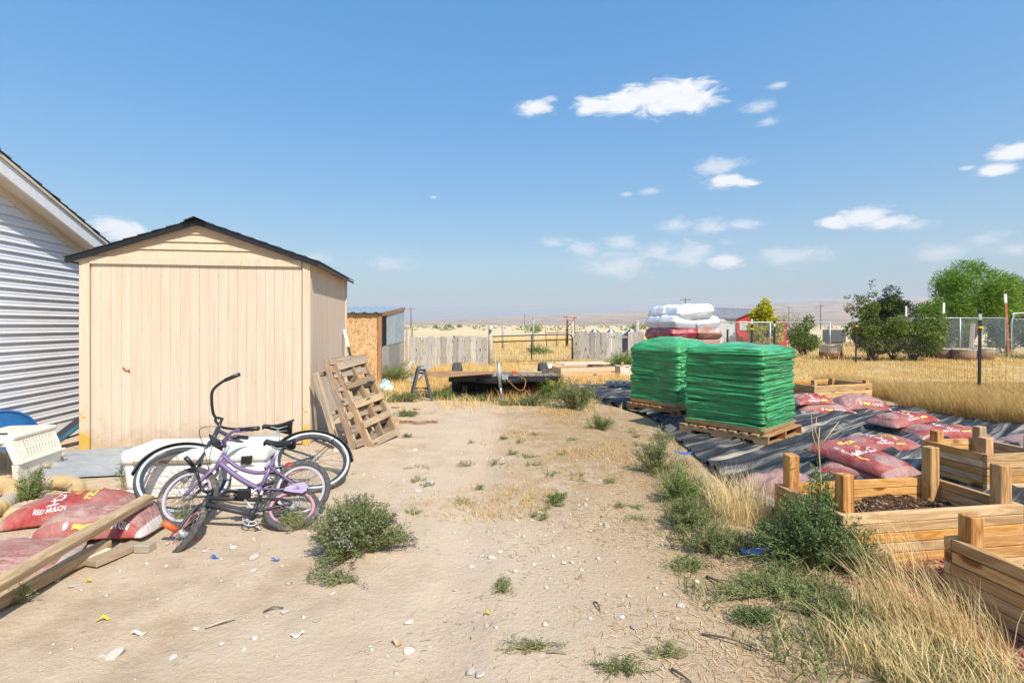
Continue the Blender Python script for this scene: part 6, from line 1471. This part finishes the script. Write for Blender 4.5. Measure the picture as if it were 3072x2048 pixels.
stk = thing('dry_stalk', 'tall thin dry branching stalk rising from the big dark weed', 'stalk', (2.02, 3.33, 0))
tube('stem', [(0, 0, 0), (.0, .02, .45), (-.01, .03, .68), (.0, .03, .78)], [.006, .005, .004, .002], MT['straw_pale'], stk, 5)
for q in ([(-.01, .03, .62), (-.045, .03, .72), (-.055, .03, .86)], [(-.01, .03, .64), (.05, .02, .73), (.12, .02, .82)], [(-.005, .03, .68), (-.03, .03, .76), (-.02, .03, .85)], [(.05, .02, .73), (.09, .02, .74), (.13, .02, .76)]): tube('twig', q, [.003, .0025, .0012], MT['straw_pale'], stk, 4)

# dry grass fields as stuff
def scatter(n, x0, x1, y0, y1, keep):
    x = RNG.uniform(x0, x1, n); y = RNG.uniform(y0, y1, n); k = keep(x, y); return x[k], y[k]
def grass(name, label, x, y, h0, h1, lean, w, mat, sp=.5):
    n = len(x); hh = RNG.uniform(h0, h1, n); B = np.column_stack([x, y, ground_z(x, y) - .005])
    le = np.column_stack([lean[0] * hh + RNG.normal(0, sp * .5, n) * hh, lean[1] * hh + RNG.normal(0, sp * .5, n) * hh])
    return tag(put(name, blade_mesh(name, B, hh, le, RNG.uniform(.6, 1.3, n) * w, MT[mat])), label, 'dry grass', kind='stuff')
edge_r = lambda y: tarp_right(y) + .02
x, y = scatter(330000, 6.0, 17, 5.0, 12.4, lambda x, y: (x > edge_r(y) + .05 * np.sin(y * 9)) & (x < y * 1.06 + 2.4) & ((x > 7.3) | (y < 9.1)) & (RNG.uniform(0, 1, len(x)) < .35 + 1.1 * np.clip(fbm(x * 1.6, y * 1.6, 3, 6) + .5, 0, 1)))
nearm = (x - edge_r(y)) < 1.3
grass('tall_dry_grass', 'tall golden dry grass along the edge of the black fabric', x[nearm], y[nearm], .20, .44, (-.35, -.12), .006, 'straw_gold')
grass('short_dry_grass', 'lower dry grass behind the tall golden strip', x[~nearm][::2], y[~nearm][::2], .05, .16, (-.2, 0), .008, 'straw_gold', 1.2)
x, y = scatter(150000, 4.5, 26, 12, 24, lambda x, y: (x < y * 1.06) & (RNG.uniform(0, 1, len(x)) < .2 + .8 * np.clip(fbm(x * .9, y * .9, 3, 8) * 2.5 + .5, 0, 1)))
grass('mown_dry_grass', 'short mown dry grass around the bushes', x, y, .03, .12, (-.2, 0), .012, 'straw_gold', 1.2)
x, y = scatter(60000, -1.4, 2.1, 3.8, 9.0, lambda x, y: (x < tarp_left(y) - .1) & (RNG.uniform(0, 1, len(x)) < np.clip((fbm(x * 1.2 + 7, y * 1.2, 3, 51) * 3.2 + .12) * np.clip(1.15 - np.abs(x - .75) / 1.5, 0, 1), 0, 1)))
grass('track_dry_grass', 'sparse short dry grass patches on the dirt track', x, y, .015, .06, (-.1, 0), .006, 'straw_gold', 1.3)
x, y = scatter(90000, -4.5, 4.8, 8.3, 20, lambda x, y: ((x < tarp_left(y) - .1) | (y > 12.4)) & (RNG.uniform(0, 1, len(x)) < np.clip((y - 8.2) / 4, .06, 1) * np.clip(fbm(x * 1.1, y * 1.1, 3, 18) * 3 + .45, .02, 1)))
grass('yard_dry_grass', 'patchy dry grass between the trailer and the fence', x, y, .05, .24, (-.1, 0), .010, 'straw_gold', .9)
x, y = scatter(70000, -8, 26, 20.5, 60, lambda x, y: RNG.uniform(0, 1, len(x)) < np.clip(fbm(x * .5, y * .3, 3, 28) * 3 + .5, .05, 1))
grass('field_dry_grass', 'dry pasture grass beyond the fence', x, y, .10, .32, (-.1, 0), .022, 'straw_gold', .9)
x, y = scatter(2600, 18, 27, 19.5, 24, lambda x, y: (x > 21.3)); x = np.repeat(x, 8) + RNG.normal(0, .08, len(x) * 8); y = np.repeat(y, 8) + RNG.normal(0, .08, len(y) * 8)
grass('green_lawn', 'small patch of green lawn by the chain link gate', x, y, .06, .16, (0, 0), .012, 'weed_dark', .8)
# mixed green and dry grass strip along the fabric edge and down to the bottom right
def strip_x(y): return np.interp(y, [1.9, 2.4, 2.8, 3.2, 3.8, 4.6, 5.6, 6.6], [1.75, 1.55, 1.40, 1.42, 1.45, 1.52, 1.72, 1.95])
x, y = scatter(170000, .6, 3.2, 1.9, 6.6, lambda x, y: (x < tarp_left(y) + .05) & (RNG.uniform(0, 1, len(x)) < np.clip(1.05 - np.abs(x - strip_x(y)) / np.interp(y, [1.9, 3, 4, 6.5], [.55, .48, .3, .16]), 0, 1) * np.clip(fbm(x * 2.2, y * 2.2, 3, 61) * 3 + .45, 0, 1)))
grass('weed_strip_grass', 'low green weeds forming a strip along the black fabric edge', x[::2], y[::2], .02, .11, (0, 0), .007, 'weed', 1.6)
grass('strip_dry_grass', 'short dry stems mixed into the green weed strip', x[1::4], y[1::4], .03, .11, (-.1, 0), .0035, 'straw', 1.4)
# clods and gravel
# straw litter and pebbles on the dirt
def litter(name, label, x, y, lo, hi, mat):
    return tag(put(name, chip_mesh(name, np.column_stack([x, y, ground_z(x, y) + .006]), lo, hi, MT[mat])), label, 'litter', kind='stuff')
def thin_chip(name, label, x, y, lo, hi, mat, wr=.07):
    n = len(x); C = np.column_stack([x, y, ground_z(x, y) + .006]); ln = RNG.uniform(lo, hi, n); a = RNG.uniform(0, 6.28, n); ti = RNG.uniform(-.25, .25, n)
    ux = np.stack([np.cos(a) * np.cos(ti), np.sin(a) * np.cos(ti), np.sin(ti)], 1); uy = np.stack([-np.sin(a), np.cos(a), 0 * a], 1); w = (ln * wr)[:, None]; l = ln[:, None] / 2
    V = np.stack([C - ux * l - uy * w / 2, C + ux * l - uy * w / 2, C + ux * l + uy * w / 2, C - ux * l + uy * w / 2], 1).reshape(-1, 3); V[:, 2] = np.maximum(V[:, 2], 0.0 * V[:, 2] + np.repeat(C[:, 2], 4) - .003)
    return tag(put(name, npmesh(name, V, [np.arange(4 * n).reshape(-1, 4)], MT[mat])), label, 'litter', kind='stuff')
x, y = scatter(90000, -.6, 4.2, 1.7, 8.5, lambda x, y: (x < tarp_left(y) + .1) & (x < y) & (RNG.uniform(0, 1, len(x)) < np.clip((x * 1.15 + .12 * y - .75 + 2.4 * fbm(x * 1.3, y * 1.3, 3, 12)) * .8, 0.015, 1)))
thin_chip('straw_litter', 'broken straw and bark litter strewn over the right side dirt', x, y, .012, .055, 'litter')
x, y = scatter(30000, -4.5, 1.5, 1.7, 8.5, lambda x, y: (np.abs(x) < y * 1.02) & (RNG.uniform(0, 1, len(x)) < np.clip(fbm(x * 1.7, y * 1.7, 3, 33) * 2 + .25, .02, 1) * .5))
thin_chip('fine_litter', 'fine dry plant litter on the pale dirt', x, y, .006, .03, 'litter', .12)
x, y = scatter(7000, 1.9, 3.2, 1.9, 3.4, lambda x, y: (RNG.uniform(0, 1, len(x)) < .8) & (x < y * 1.02))
litter('red_mulch_litter', 'spilled red bark mulch before the raised beds', x, y, .012, .04, 'red_chips')
def pebbles(name, label, x, y, lo, hi, mat):
    n = len(x); base = np.array([[1, 0, 0], [-.5, .87, 0], [-.5, -.87, 0], [.1, 0, .55], [.6, .6, .25], [-.2, -.2, .5]]); V = []
    oc = np.array([[1, 0, .1], [0, 1, .1], [-1, 0, .1], [0, -1, .1], [0, 0, .6], [0, 0, -.3]]); F_ = np.array([[0, 1, 4], [1, 2, 4], [2, 3, 4], [3, 0, 4], [1, 0, 5], [2, 1, 5], [3, 2, 5], [0, 3, 5]])
    s = RNG.uniform(lo, hi, n) * RNG.uniform(.6, 1, n); P_ = oc[None] * s[:, None, None] * RNG.uniform(.6, 1.3, (n, 6, 3)); a = RNG.uniform(0, 6.28, n); ca, sa = np.cos(a)[:, None], np.sin(a)[:, None]
    X = P_[..., 0] * ca - P_[..., 1] * sa + x[:, None]; Y = P_[..., 0] * sa + P_[..., 1] * ca + y[:, None]; Z = P_[..., 2] + ground_z(x, y)[:, None] + .001
    f = (F_[None] + (np.arange(n) * 6)[:, None, None]).reshape(-1, 3)
    return tag(put(name, npmesh(name, np.stack([X, Y, Z], -1).reshape(-1, 3), [f], MT[mat])), label, 'pebbles', kind='stuff')
MT['peb'] = leafmat('small_pebble', (.36, .28, .20), (.74, .66, .55), .9, 0.0)
x, y = scatter(11000, -4.5, 3, 1.7, 8.5, lambda x, y: (np.abs(x) < y * 1.02) & (x < tarp_left(y)) & (RNG.uniform(0, 1, len(x)) < np.clip(fbm(x * 2, y * 2, 3, 40) * 2.5 + .4, .05, 1)))
pebbles('pebble_gravel', 'small pale pebbles in the dirt', x, y, .003, .011, 'peb')

x, y = scatter(2600, -4.5, 2.6, 1.7, 9.5, lambda x, y: (np.abs(x) < y * 1.02) & (x < tarp_left(y)) & (RNG.uniform(0, 1, len(x)) < np.clip(fbm(x * 1.4, y * 1.4, 3, 44) * 3 + .35, .03, 1)))
pebbles('stony_rubble', 'pale stone chips scattered over the dirt', x, y, .006, .022, 'peb')

# stones lying singly
def rock_mesh(seed, flat_=.55):
    bm = bmesh.new(); bmesh.ops.create_icosphere(bm, subdivisions=2, radius=1); rr = np.random.default_rng(seed); pl = [Vector(rr.normal(size=3)).normalized() for _ in range(9)]; pd = rr.uniform(.55, .9, 9)
    for v in bm.verts:
        for q, d in zip(pl, pd):
            k = v.co.dot(q)
            if k > d: v.co -= q * (k - d)
        v.co.z *= flat_
    me = bpy.data.meshes.new('stone'); bm.to_mesh(me); bm.free(); return me
rocks = []
for k in range(8):
    me = rock_mesh(k); me.materials.append(MT['stone' if k < 6 else 'stone_dark']); rocks.append(me)
spots = [(955, 1352, .05), (1008, 1350, .055), (1245, 1350, .045), (1270, 1353, .03), (1290, 1450, .055), (1255, 1472, .05), (1185, 1628, .05), (1445, 1660, .035), (1475, 1668, .045), (1500, 1655, .03), (1415, 1690, .03), (1690, 1688, .035), (1545, 1710, .03),
         (1820, 1575, .045), (1595, 1557, .03), (1635, 1608, .03), (1980, 1520, .03), (1985, 1630, .03), (1225, 1863, .045), (1360, 1890, .03), (1228, 1950, .035), (1412, 2020, .045), (1440, 2028, .035), (1365, 1760, .022), (1770, 1590, .03), (1865, 1850, .03), (1905, 1880, .035),
         (855, 1835, .04), (950, 1862, .032), (588, 1884, .028), (665, 1930, .018), (730, 1950, .022), (655, 1978, .018), (520, 1968, .026), (345, 1960, .055), (310, 1963, .03), (800, 1848, .025), (760, 1708, .03), (500, 1632, .045), (590, 1640, .04), (615, 1650, .03), (702, 1640, .035), (760, 1672, .05), (500, 1695, .022),
         (440, 1690, .022), (560, 1756, .022), (1000, 1780, .03), (1170, 1445, .04), (1150, 1440, .03), (1210, 1440, .035), (1090, 1425, .04), (1120, 1432, .03), (1062, 1420, .035), (1705, 1310, .035), (1730, 1382, .03), (1655, 1395, .025), (1300, 1310, .02), (1225, 1310, .035), (1352, 1300, .02), (1500, 1275, .02), (1590, 1330, .02), (1480, 1335, .022), (1800, 1440, .03), (1760, 1500, .03), (1460, 1880, .02), (1540, 1915, .025), (1110, 1940, .02), (1290, 1930, .02), (1700, 1935, .02), (170, 1740, .03), (225, 1752, .045), (985, 1350, .03), (1040, 1340, .03), (975, 1338, .04), (1085, 1335, .035), (1380, 1580, .02), (1640, 1760, .022), (2130, 1610, .03), (2095, 1650, .025), (1990, 1750, .03), (2040, 1815, .03)]
SP = [(G(a, b).x, G(a, b).y) for a, b, c_ in spots]
for i, (px, py, s) in enumerate(spots):
    p = G(px, py); o = put('stone', rocks[i % 6 if i % 13 else 6], None, (p.x, p.y, gz(p.x, p.y) + s * .12), (RNG.uniform(-.3, .3), RNG.uniform(-.3, .3), RNG.uniform(0, 6.28)))
    k = s * RNG.uniform(.55, .85); o.scale = (k, k * RNG.uniform(.6, 1), k * RNG.uniform(.6, .9)); tag(o, rank_label(SP, i, 'loose pale stone'), 'stone', 'loose stones on the dirt')
clods = []
MT['clod'] = pmat('tan_clod', (.42, .29, .17), (.56, .42, .28), 12, .95, .6, .01, rnd=.2)
for me in rocks:
    m2 = me.copy(); m2.materials.clear(); m2.materials.append(MT['clod']); clods.append(m2)
for i in range(46):
    px, py = RNG.uniform(120, 190), RNG.uniform(1362, 1420); p = G(px, py) ; s = RNG.uniform(.02, .055)
    if i > 30: p = G(RNG.uniform(-10, 48), RNG.uniform(1440, 1490))
    o = put('dirt_clod', clods[i % 8], None, (p.x, p.y, .02 + RNG.uniform(0, .06)), (RNG.uniform(-1, 1), RNG.uniform(-1, 1), RNG.uniform(0, 6))); o.scale = (s, s * .8, s * .8)
    tag(o, 'tan dirt clod heaped around the pet carrier', 'clod', 'dirt clods around the pet carrier')
# sticks and scraps of litter
for i, (a, b, r, lab) in enumerate((((2120, 1725), (2205, 1785), .008, 'dark curved twig in the straw litter right of centre'), ((2105, 1900), (2290, 1950), .005, 'long thin twig in the lower right litter'), ((1805, 1552), (1838, 1518), .009, 'pale split stick on the track'), ((2015, 2010), (2075, 2048), .006, 'dark twig at the bottom edge'), ((1783, 1810), (1800, 1834), .005, 'short dark twig on the dirt'), ((615, 1886), (705, 1860), .006, 'pale dry stalk on the left dirt'), ((790, 1838), (850, 1825), .005, 'thin twig near the bottom left weed'), ((1640, 1965), (1700, 1968), .004, 'thin pale twig beside the bottom creeping weed'), ((2000, 1605), (2020, 1640), .005, 'small forked twig beside the weed line'), ((2460, 1910), (2520, 1940), .006, 'twig crossing the lower right weed mat'))):
    p, q = G(*a), G(*b); p.z, q.z = gz(p.x, p.y) + r + .004, gz(q.x, q.y) + r + .004; m = (p + q) / 2 + Vector((RNG.normal(0, .015), RNG.normal(0, .015), .012))
    tag(tube('stick', spline([p, m, q], 4), [r] * 5 + [r * .7] * 4, MT['old_board' if i in (2, 5, 7) else 'bark'], None, 5), lab, 'stick')
MT['blue_scrap'] = flat('blue_plastic_scrap', (.03, .14, .55), .35); MT['yellow_scrap'] = flat('yellow_scrap', (.80, .55, .02), .4)
for i, (px, py, w, mt, lab) in enumerate(((642, 1672, .05, 'blue_scrap', 'blue plastic scrap on the dirt before the small bicycle'), (826, 1680, .045, 'blue_scrap', 'blue plastic scrap left of the flowering weed'), (2050, 1432, .16, 'blue_scrap', 'bright blue scrap lying on the weeds at the fabric edge'), (2270, 1672, .2, 'blue_scrap', 'blue and white wrapper under the big dark weed'),
        (265, 1742, .04, 'yellow_scrap', 'yellow scrap near the ground timber'), (307, 1863, .055, 'yellow_scrap', 'yellow leaf on the lower left dirt'), (1464, 1845, .035, 'yellow_scrap', 'bright yellow scrap on the lower middle dirt'), (416, 1900, .055, 'letter_white', 'small white scrap on the lower left dirt'), (1193, 1935, .05, 'card', 'tan wood chip on the bottom dirt'), (893, 1908, .05, 'letter_white', 'white straw piece on the lower left dirt'), (1740, 1735, .05, 'card', 'brown wood chip on the track'))):
    p = G(px, py); n = 5; V = []
    for k in range(n):
        for j in (-1, 1): V.append(((k / (n - 1) - .5) * w, j * w * .2 * (1 - .2 * abs(k - 2)), .004 + .012 * math.sin(k * 1.3 + i)))
    t = put('scrap', pymesh('scrap', V, [(2 * k, 2 * k + 2, 2 * k + 3, 2 * k + 1) for k in range(n - 1)], MT[mt]), None, (p.x, p.y, gz(p.x, p.y) + .012 + (.22 if i == 2 else .03 if i == 3 else 0)), (0, 0, RNG.uniform(-.5, .5)))
    md = t.modifiers.new('thick', 'SOLIDIFY'); md.thickness = .003
    tag(t, lab, 'litter')

# ---------------------------------------------------------------- bushes and trees
def crown(name, lobes, n, ln, wd, mat, parent, droop=0.0, wind=(0, 0, 0), shell=.5):
    r = np.array([l[1] for l in lobes]); w = r ** 2.2 / (r ** 2.2).sum(); k = RNG.choice(len(lobes), n, p=w); c = np.array([list(l[0]) for l in lobes])[k]
    d = RNG.normal(size=(n, 3)); d /= np.linalg.norm(d, axis=1)[:, None]
    rad = (shell + (1 - shell) * RNG.uniform(0, 1, n) ** .6) * r[k] * (1 + .35 * (RNG.uniform(0, 1, n) - .6))
    C = c + d * rad[:, None] * np.array([1, 1, .92]); D = d * .7 + RNG.normal(0, .7, (n, 3)) + np.array([0, 0, -droop]) + np.array(wind)
    return put(name, quads_mesh(name, leaf_quads(C, D, RNG.uniform(.6, 1.3, n) * ln, RNG.uniform(.7, 1.2, n) * wd), MT[mat]), parent)
def bush(name, label, cat, base, lobes, n, ln, wd, mat, stems, droop=0, wind=(0, 0, 0), trunk=.05, shell=.5, twigs=()):
    t = thing(name, label, cat, base); paths = []
    for (x, y, z), r in lobes[:stems]:
        a = RNG.normal(0, trunk * 2.0, 2); paths.append((spline([(a[0], a[1], -.05), (a[0] + x * .35, a[1] + y * .35, z * .45), (x, y, z)], 5), list(np.linspace(trunk, trunk * .3, 11)), 6, False))
        for _ in range(3):
            e = np.array([x, y, z]) + RNG.normal(0, r * .6, 3); paths.append(([(x * .6, y * .6, z * .65), tuple(e)], [trunk * .35, trunk * .12], 4, False))
    for q in twigs: paths.append((q, trunk * .2, 4, False))
    put('trunk', tubes_mesh('trunk', paths, MT['bark']), t)
    crown('crown', lobes, n, ln, wd, mat, t, droop, wind, shell); return t
def rl(cx, cy, cz, rx, ry, rz, n, r0, r1):
    out = []
    for _ in range(n):
        d = RNG.normal(size=3); d /= np.linalg.norm(d); q = RNG.uniform(.35, 1) ** .6; out.append(((cx + d[0] * rx * q, cy + d[1] * ry * q, cz + d[2] * rz * q), RNG.uniform(r0, r1)))
    return out
b = G(2415, 1067); bush('shrub', 'rounded dark green shrub with a tall tuft left of the tub planter', 'shrub', b, rl(0, 0, .8, .75, .5, .5, 16, .22, .36) + [((.15, 0, 1.5), .28), ((.2, 0, 1.72), .2)], 5200, .11, .055, 'leaf_bush', 8)
b = G(2612, 1082); bush('large_bush', 'tall leggy green bush with a spire of branches beside the steel post', 'bush', b, rl(.15, 0, 1.05, 1.0, .7, .65, 20, .24, .42) + rl(-.35, 0, 2.1, .55, .4, .55, 9, .16, .3) + [((.1, 0, 2.7), .16), ((.05, 0, 3.0), .1), ((.07, 0, 3.25), .06), ((.75, 0, 2.2), .16), ((1.0, 0, 2.5), .1), ((-.95, 0, 2.6), .1)], 9000, .10, .05, 'leaf_bush', 16, trunk=.035)
b = G(2735, 1084); bush('large_bush', 'broad round green bush in front of the chain link fence', 'bush', b, rl(.1, 0, 1.15, 1.15, .7, .62, 24, .26, .44), 8600, .10, .05, 'leaf_bush', 12, trunk=.035)
b = Vector((12.65, 25.5, 0)); bush('yellow_shrub', 'bright yellow-green upright shrub before the red barn', 'shrub', b, rl(0, 0, 1.0, .72, .5, .7, 16, .26, .40) + rl(-.1, 0, 1.8, .48, .35, .55, 11, .2, .33) + [((-.05, 0, 2.55), .2)], 9500, .14, .09, 'leaf_yellow', 8)
rf = thing('red_flowers', 'red flowering plant at the foot of the red barn', 'flowers', Vector((10.9, 24.8, 0)))
C_ = RNG.normal(0, 1, (900, 3)) * np.array([1.1, .3, .22]) + np.array([.2, 0, .5]); tag(put('blooms', quads_mesh('blooms', leaf_quads(C_[:260], RNG.normal(size=(260, 3)), .09, .08), MT['red_flower']), rf), kind='stuff'); put('leaves', quads_mesh('leaves', leaf_quads(C_[260:420], RNG.normal(size=(160, 3)), .1, .05), MT['leaf_bush']), rf)
b = Vector((29.3, 33, 0)); bush('willow_tree', 'big bright green windblown tree behind the chain link fence', 'tree', b, rl(0, 0, 3.1, 2.5, 2, 1.75, 34, .6, 1.0) + rl(-2.2, 0, 2.2, .8, .8, 1.1, 8, .4, .7) + [((-.2, 0, 4.9), .8), ((.5, 0, 5.1), .6), ((1.9, 0, 4.4), .7)], 26000, .26, .055, 'leaf_willow', 14, .2, (.9, 0, .15), .12, .45)
b = Vector((25.0, 34, 0)); bush('dark_tree', 'darker leafy tree left of the bright windblown tree', 'tree', b, rl(0, 0, 2.0, 1.1, 1, 1.3, 16, .4, .7) + [((-.6, 0, 2.6), .4), ((.2, 0, 3.6), .5)], 7500, .17, .07, 'leaf_dark', 8, trunk=.08)
b = Vector((34.2, 34, 0)); bush('dark_tree', 'dark leafy tree cut by the right edge of the frame', 'tree', b, rl(0, 0, 2.8, 1.6, 1.2, 1.5, 18, .5, .9) + [((-.8, 0, 4.2), .6)], 9000, .18, .08, 'leaf_dark', 8, trunk=.1)
b = G(2676, 1080); bush('large_bush', 'low green bush filling the gap between the two large bushes', 'bush', b, rl(0, 0, .75, .8, .5, .5, 12, .22, .36), 4200, .10, .05, 'leaf_bush', 8, trunk=.03)
b = G(2800, 1076); bush('large_bush', 'low green bush right of the broad bush, before the dark tub', 'bush', b, rl(0, 0, .7, .7, .5, .5, 10, .2, .34), 3400, .10, .05, 'leaf_bush', 7, trunk=.03)
b = Vector((21.6, 27, 0)); bush('vine_shrub', 'leafy shrubs seen through the chain link mesh', 'shrub', b, rl(0, 0, .9, 2.6, .5, .6, 18, .3, .5), 7000, .13, .07, 'leaf_bush', 6)
b = Vector((25.2, 25.8, 0)); bush('vine_shrub', 'leafy shrub behind the chain link gate', 'shrub', b, rl(0, 0, 1.0, 1.5, .5, .7, 12, .3, .5), 5000, .13, .07, 'weed_dark', 6)
b = Vector((48, 88, 0)); bush('grey_bush', 'grey leafless bush on the plain right of the yellow shrub', 'bush', b, rl(0, 0, 1.9, 3.2, 1.5, 1.3, 16, .7, 1.2), 2600, .32, .05, 'stem', 10, trunk=.08)
for i, (px, d, s, lab) in enumerate(((1602, 95, 1.7, 'round sage bush on the plain above the gate'), (1906, 90, 1.5, 'sage bush on the plain left of the round post'), (1985, 150, 1.6, 'small far sage bush on the plain'), (1930, 160, 1.4, 'tiny far sage bush behind the right fence'), (1345, 230, 1.7, 'far sage bush on the left plain behind the board fence'), (1380, 260, 1.9, 'second far sage bush on the left plain'), (1310, 210, 1.4, 'leftmost far sage bush near the power pole'), (2222, 120, 2.0, 'small dark conifer like bush behind the barn roof'))):
    bush('sage_bush', lab, 'bush', Vector(((px - 1536) / FOC * d, d, 0)), rl(0, 0, s * .55, s * .75, s * .5, s * .35, 7, s * .3, s * .5), 500, s * .2, s * .1, 'leaf_dark' if i == 7 else 'weed', 3)
# sagebrush dots far out on the plain
n = 420; d_ = RNG.uniform(120, 900, n); u_ = RNG.uniform(-.35, .85, n); C_ = []
for q in range(n):
    s = RNG.uniform(.4, 1.1); C_.append(np.array([u_[q] * d_[q], d_[q], .35]) + RNG.normal(0, 1, (26, 3)) * np.array([s, s, .28]))
C_ = np.concatenate(C_); tag(put('far_sagebrush', quads_mesh('far_sagebrush', leaf_quads(C_, RNG.normal(size=C_.shape), .7, .35), MT['weed'])), 'scattered sagebrush dotting the far plain', 'sagebrush', kind='stuff')

# ---------------------------------------------------------------- haze
hb_ = pmat('unused', (0, 0, 0), (0, 0, 0)); bpy.data.materials.remove(hb_)
hm = bpy.data.materials.new('haze_air'); hm.use_nodes = True; nt = hm.node_tree; nt.nodes.clear()
vol = nn(nt, 'ShaderNodeVolumePrincipled', {'Color': (.93, .93, 1.0, 1), 'Density': 0.0001, 'Anisotropy': 0.0})
nn(nt, 'ShaderNodeOutputMaterial', {1: vol.outputs[0]})
X0, X1, Y0, Y1, Z0, Z1 = -15500, 15500, -15500, 15500, -40, 620
hv_ = [(x, y, z) for z in (Z0, Z1) for y in (Y0, Y1) for x in (X0, X1)]
hz_ = put('haze', pymesh('haze', hv_, [(0, 2, 3, 1), (4, 5, 7, 6), (0, 1, 5, 4), (2, 6, 7, 3), (0, 4, 6, 2), (1, 3, 7, 5)], hm)); tag(hz_, kind='stuff')
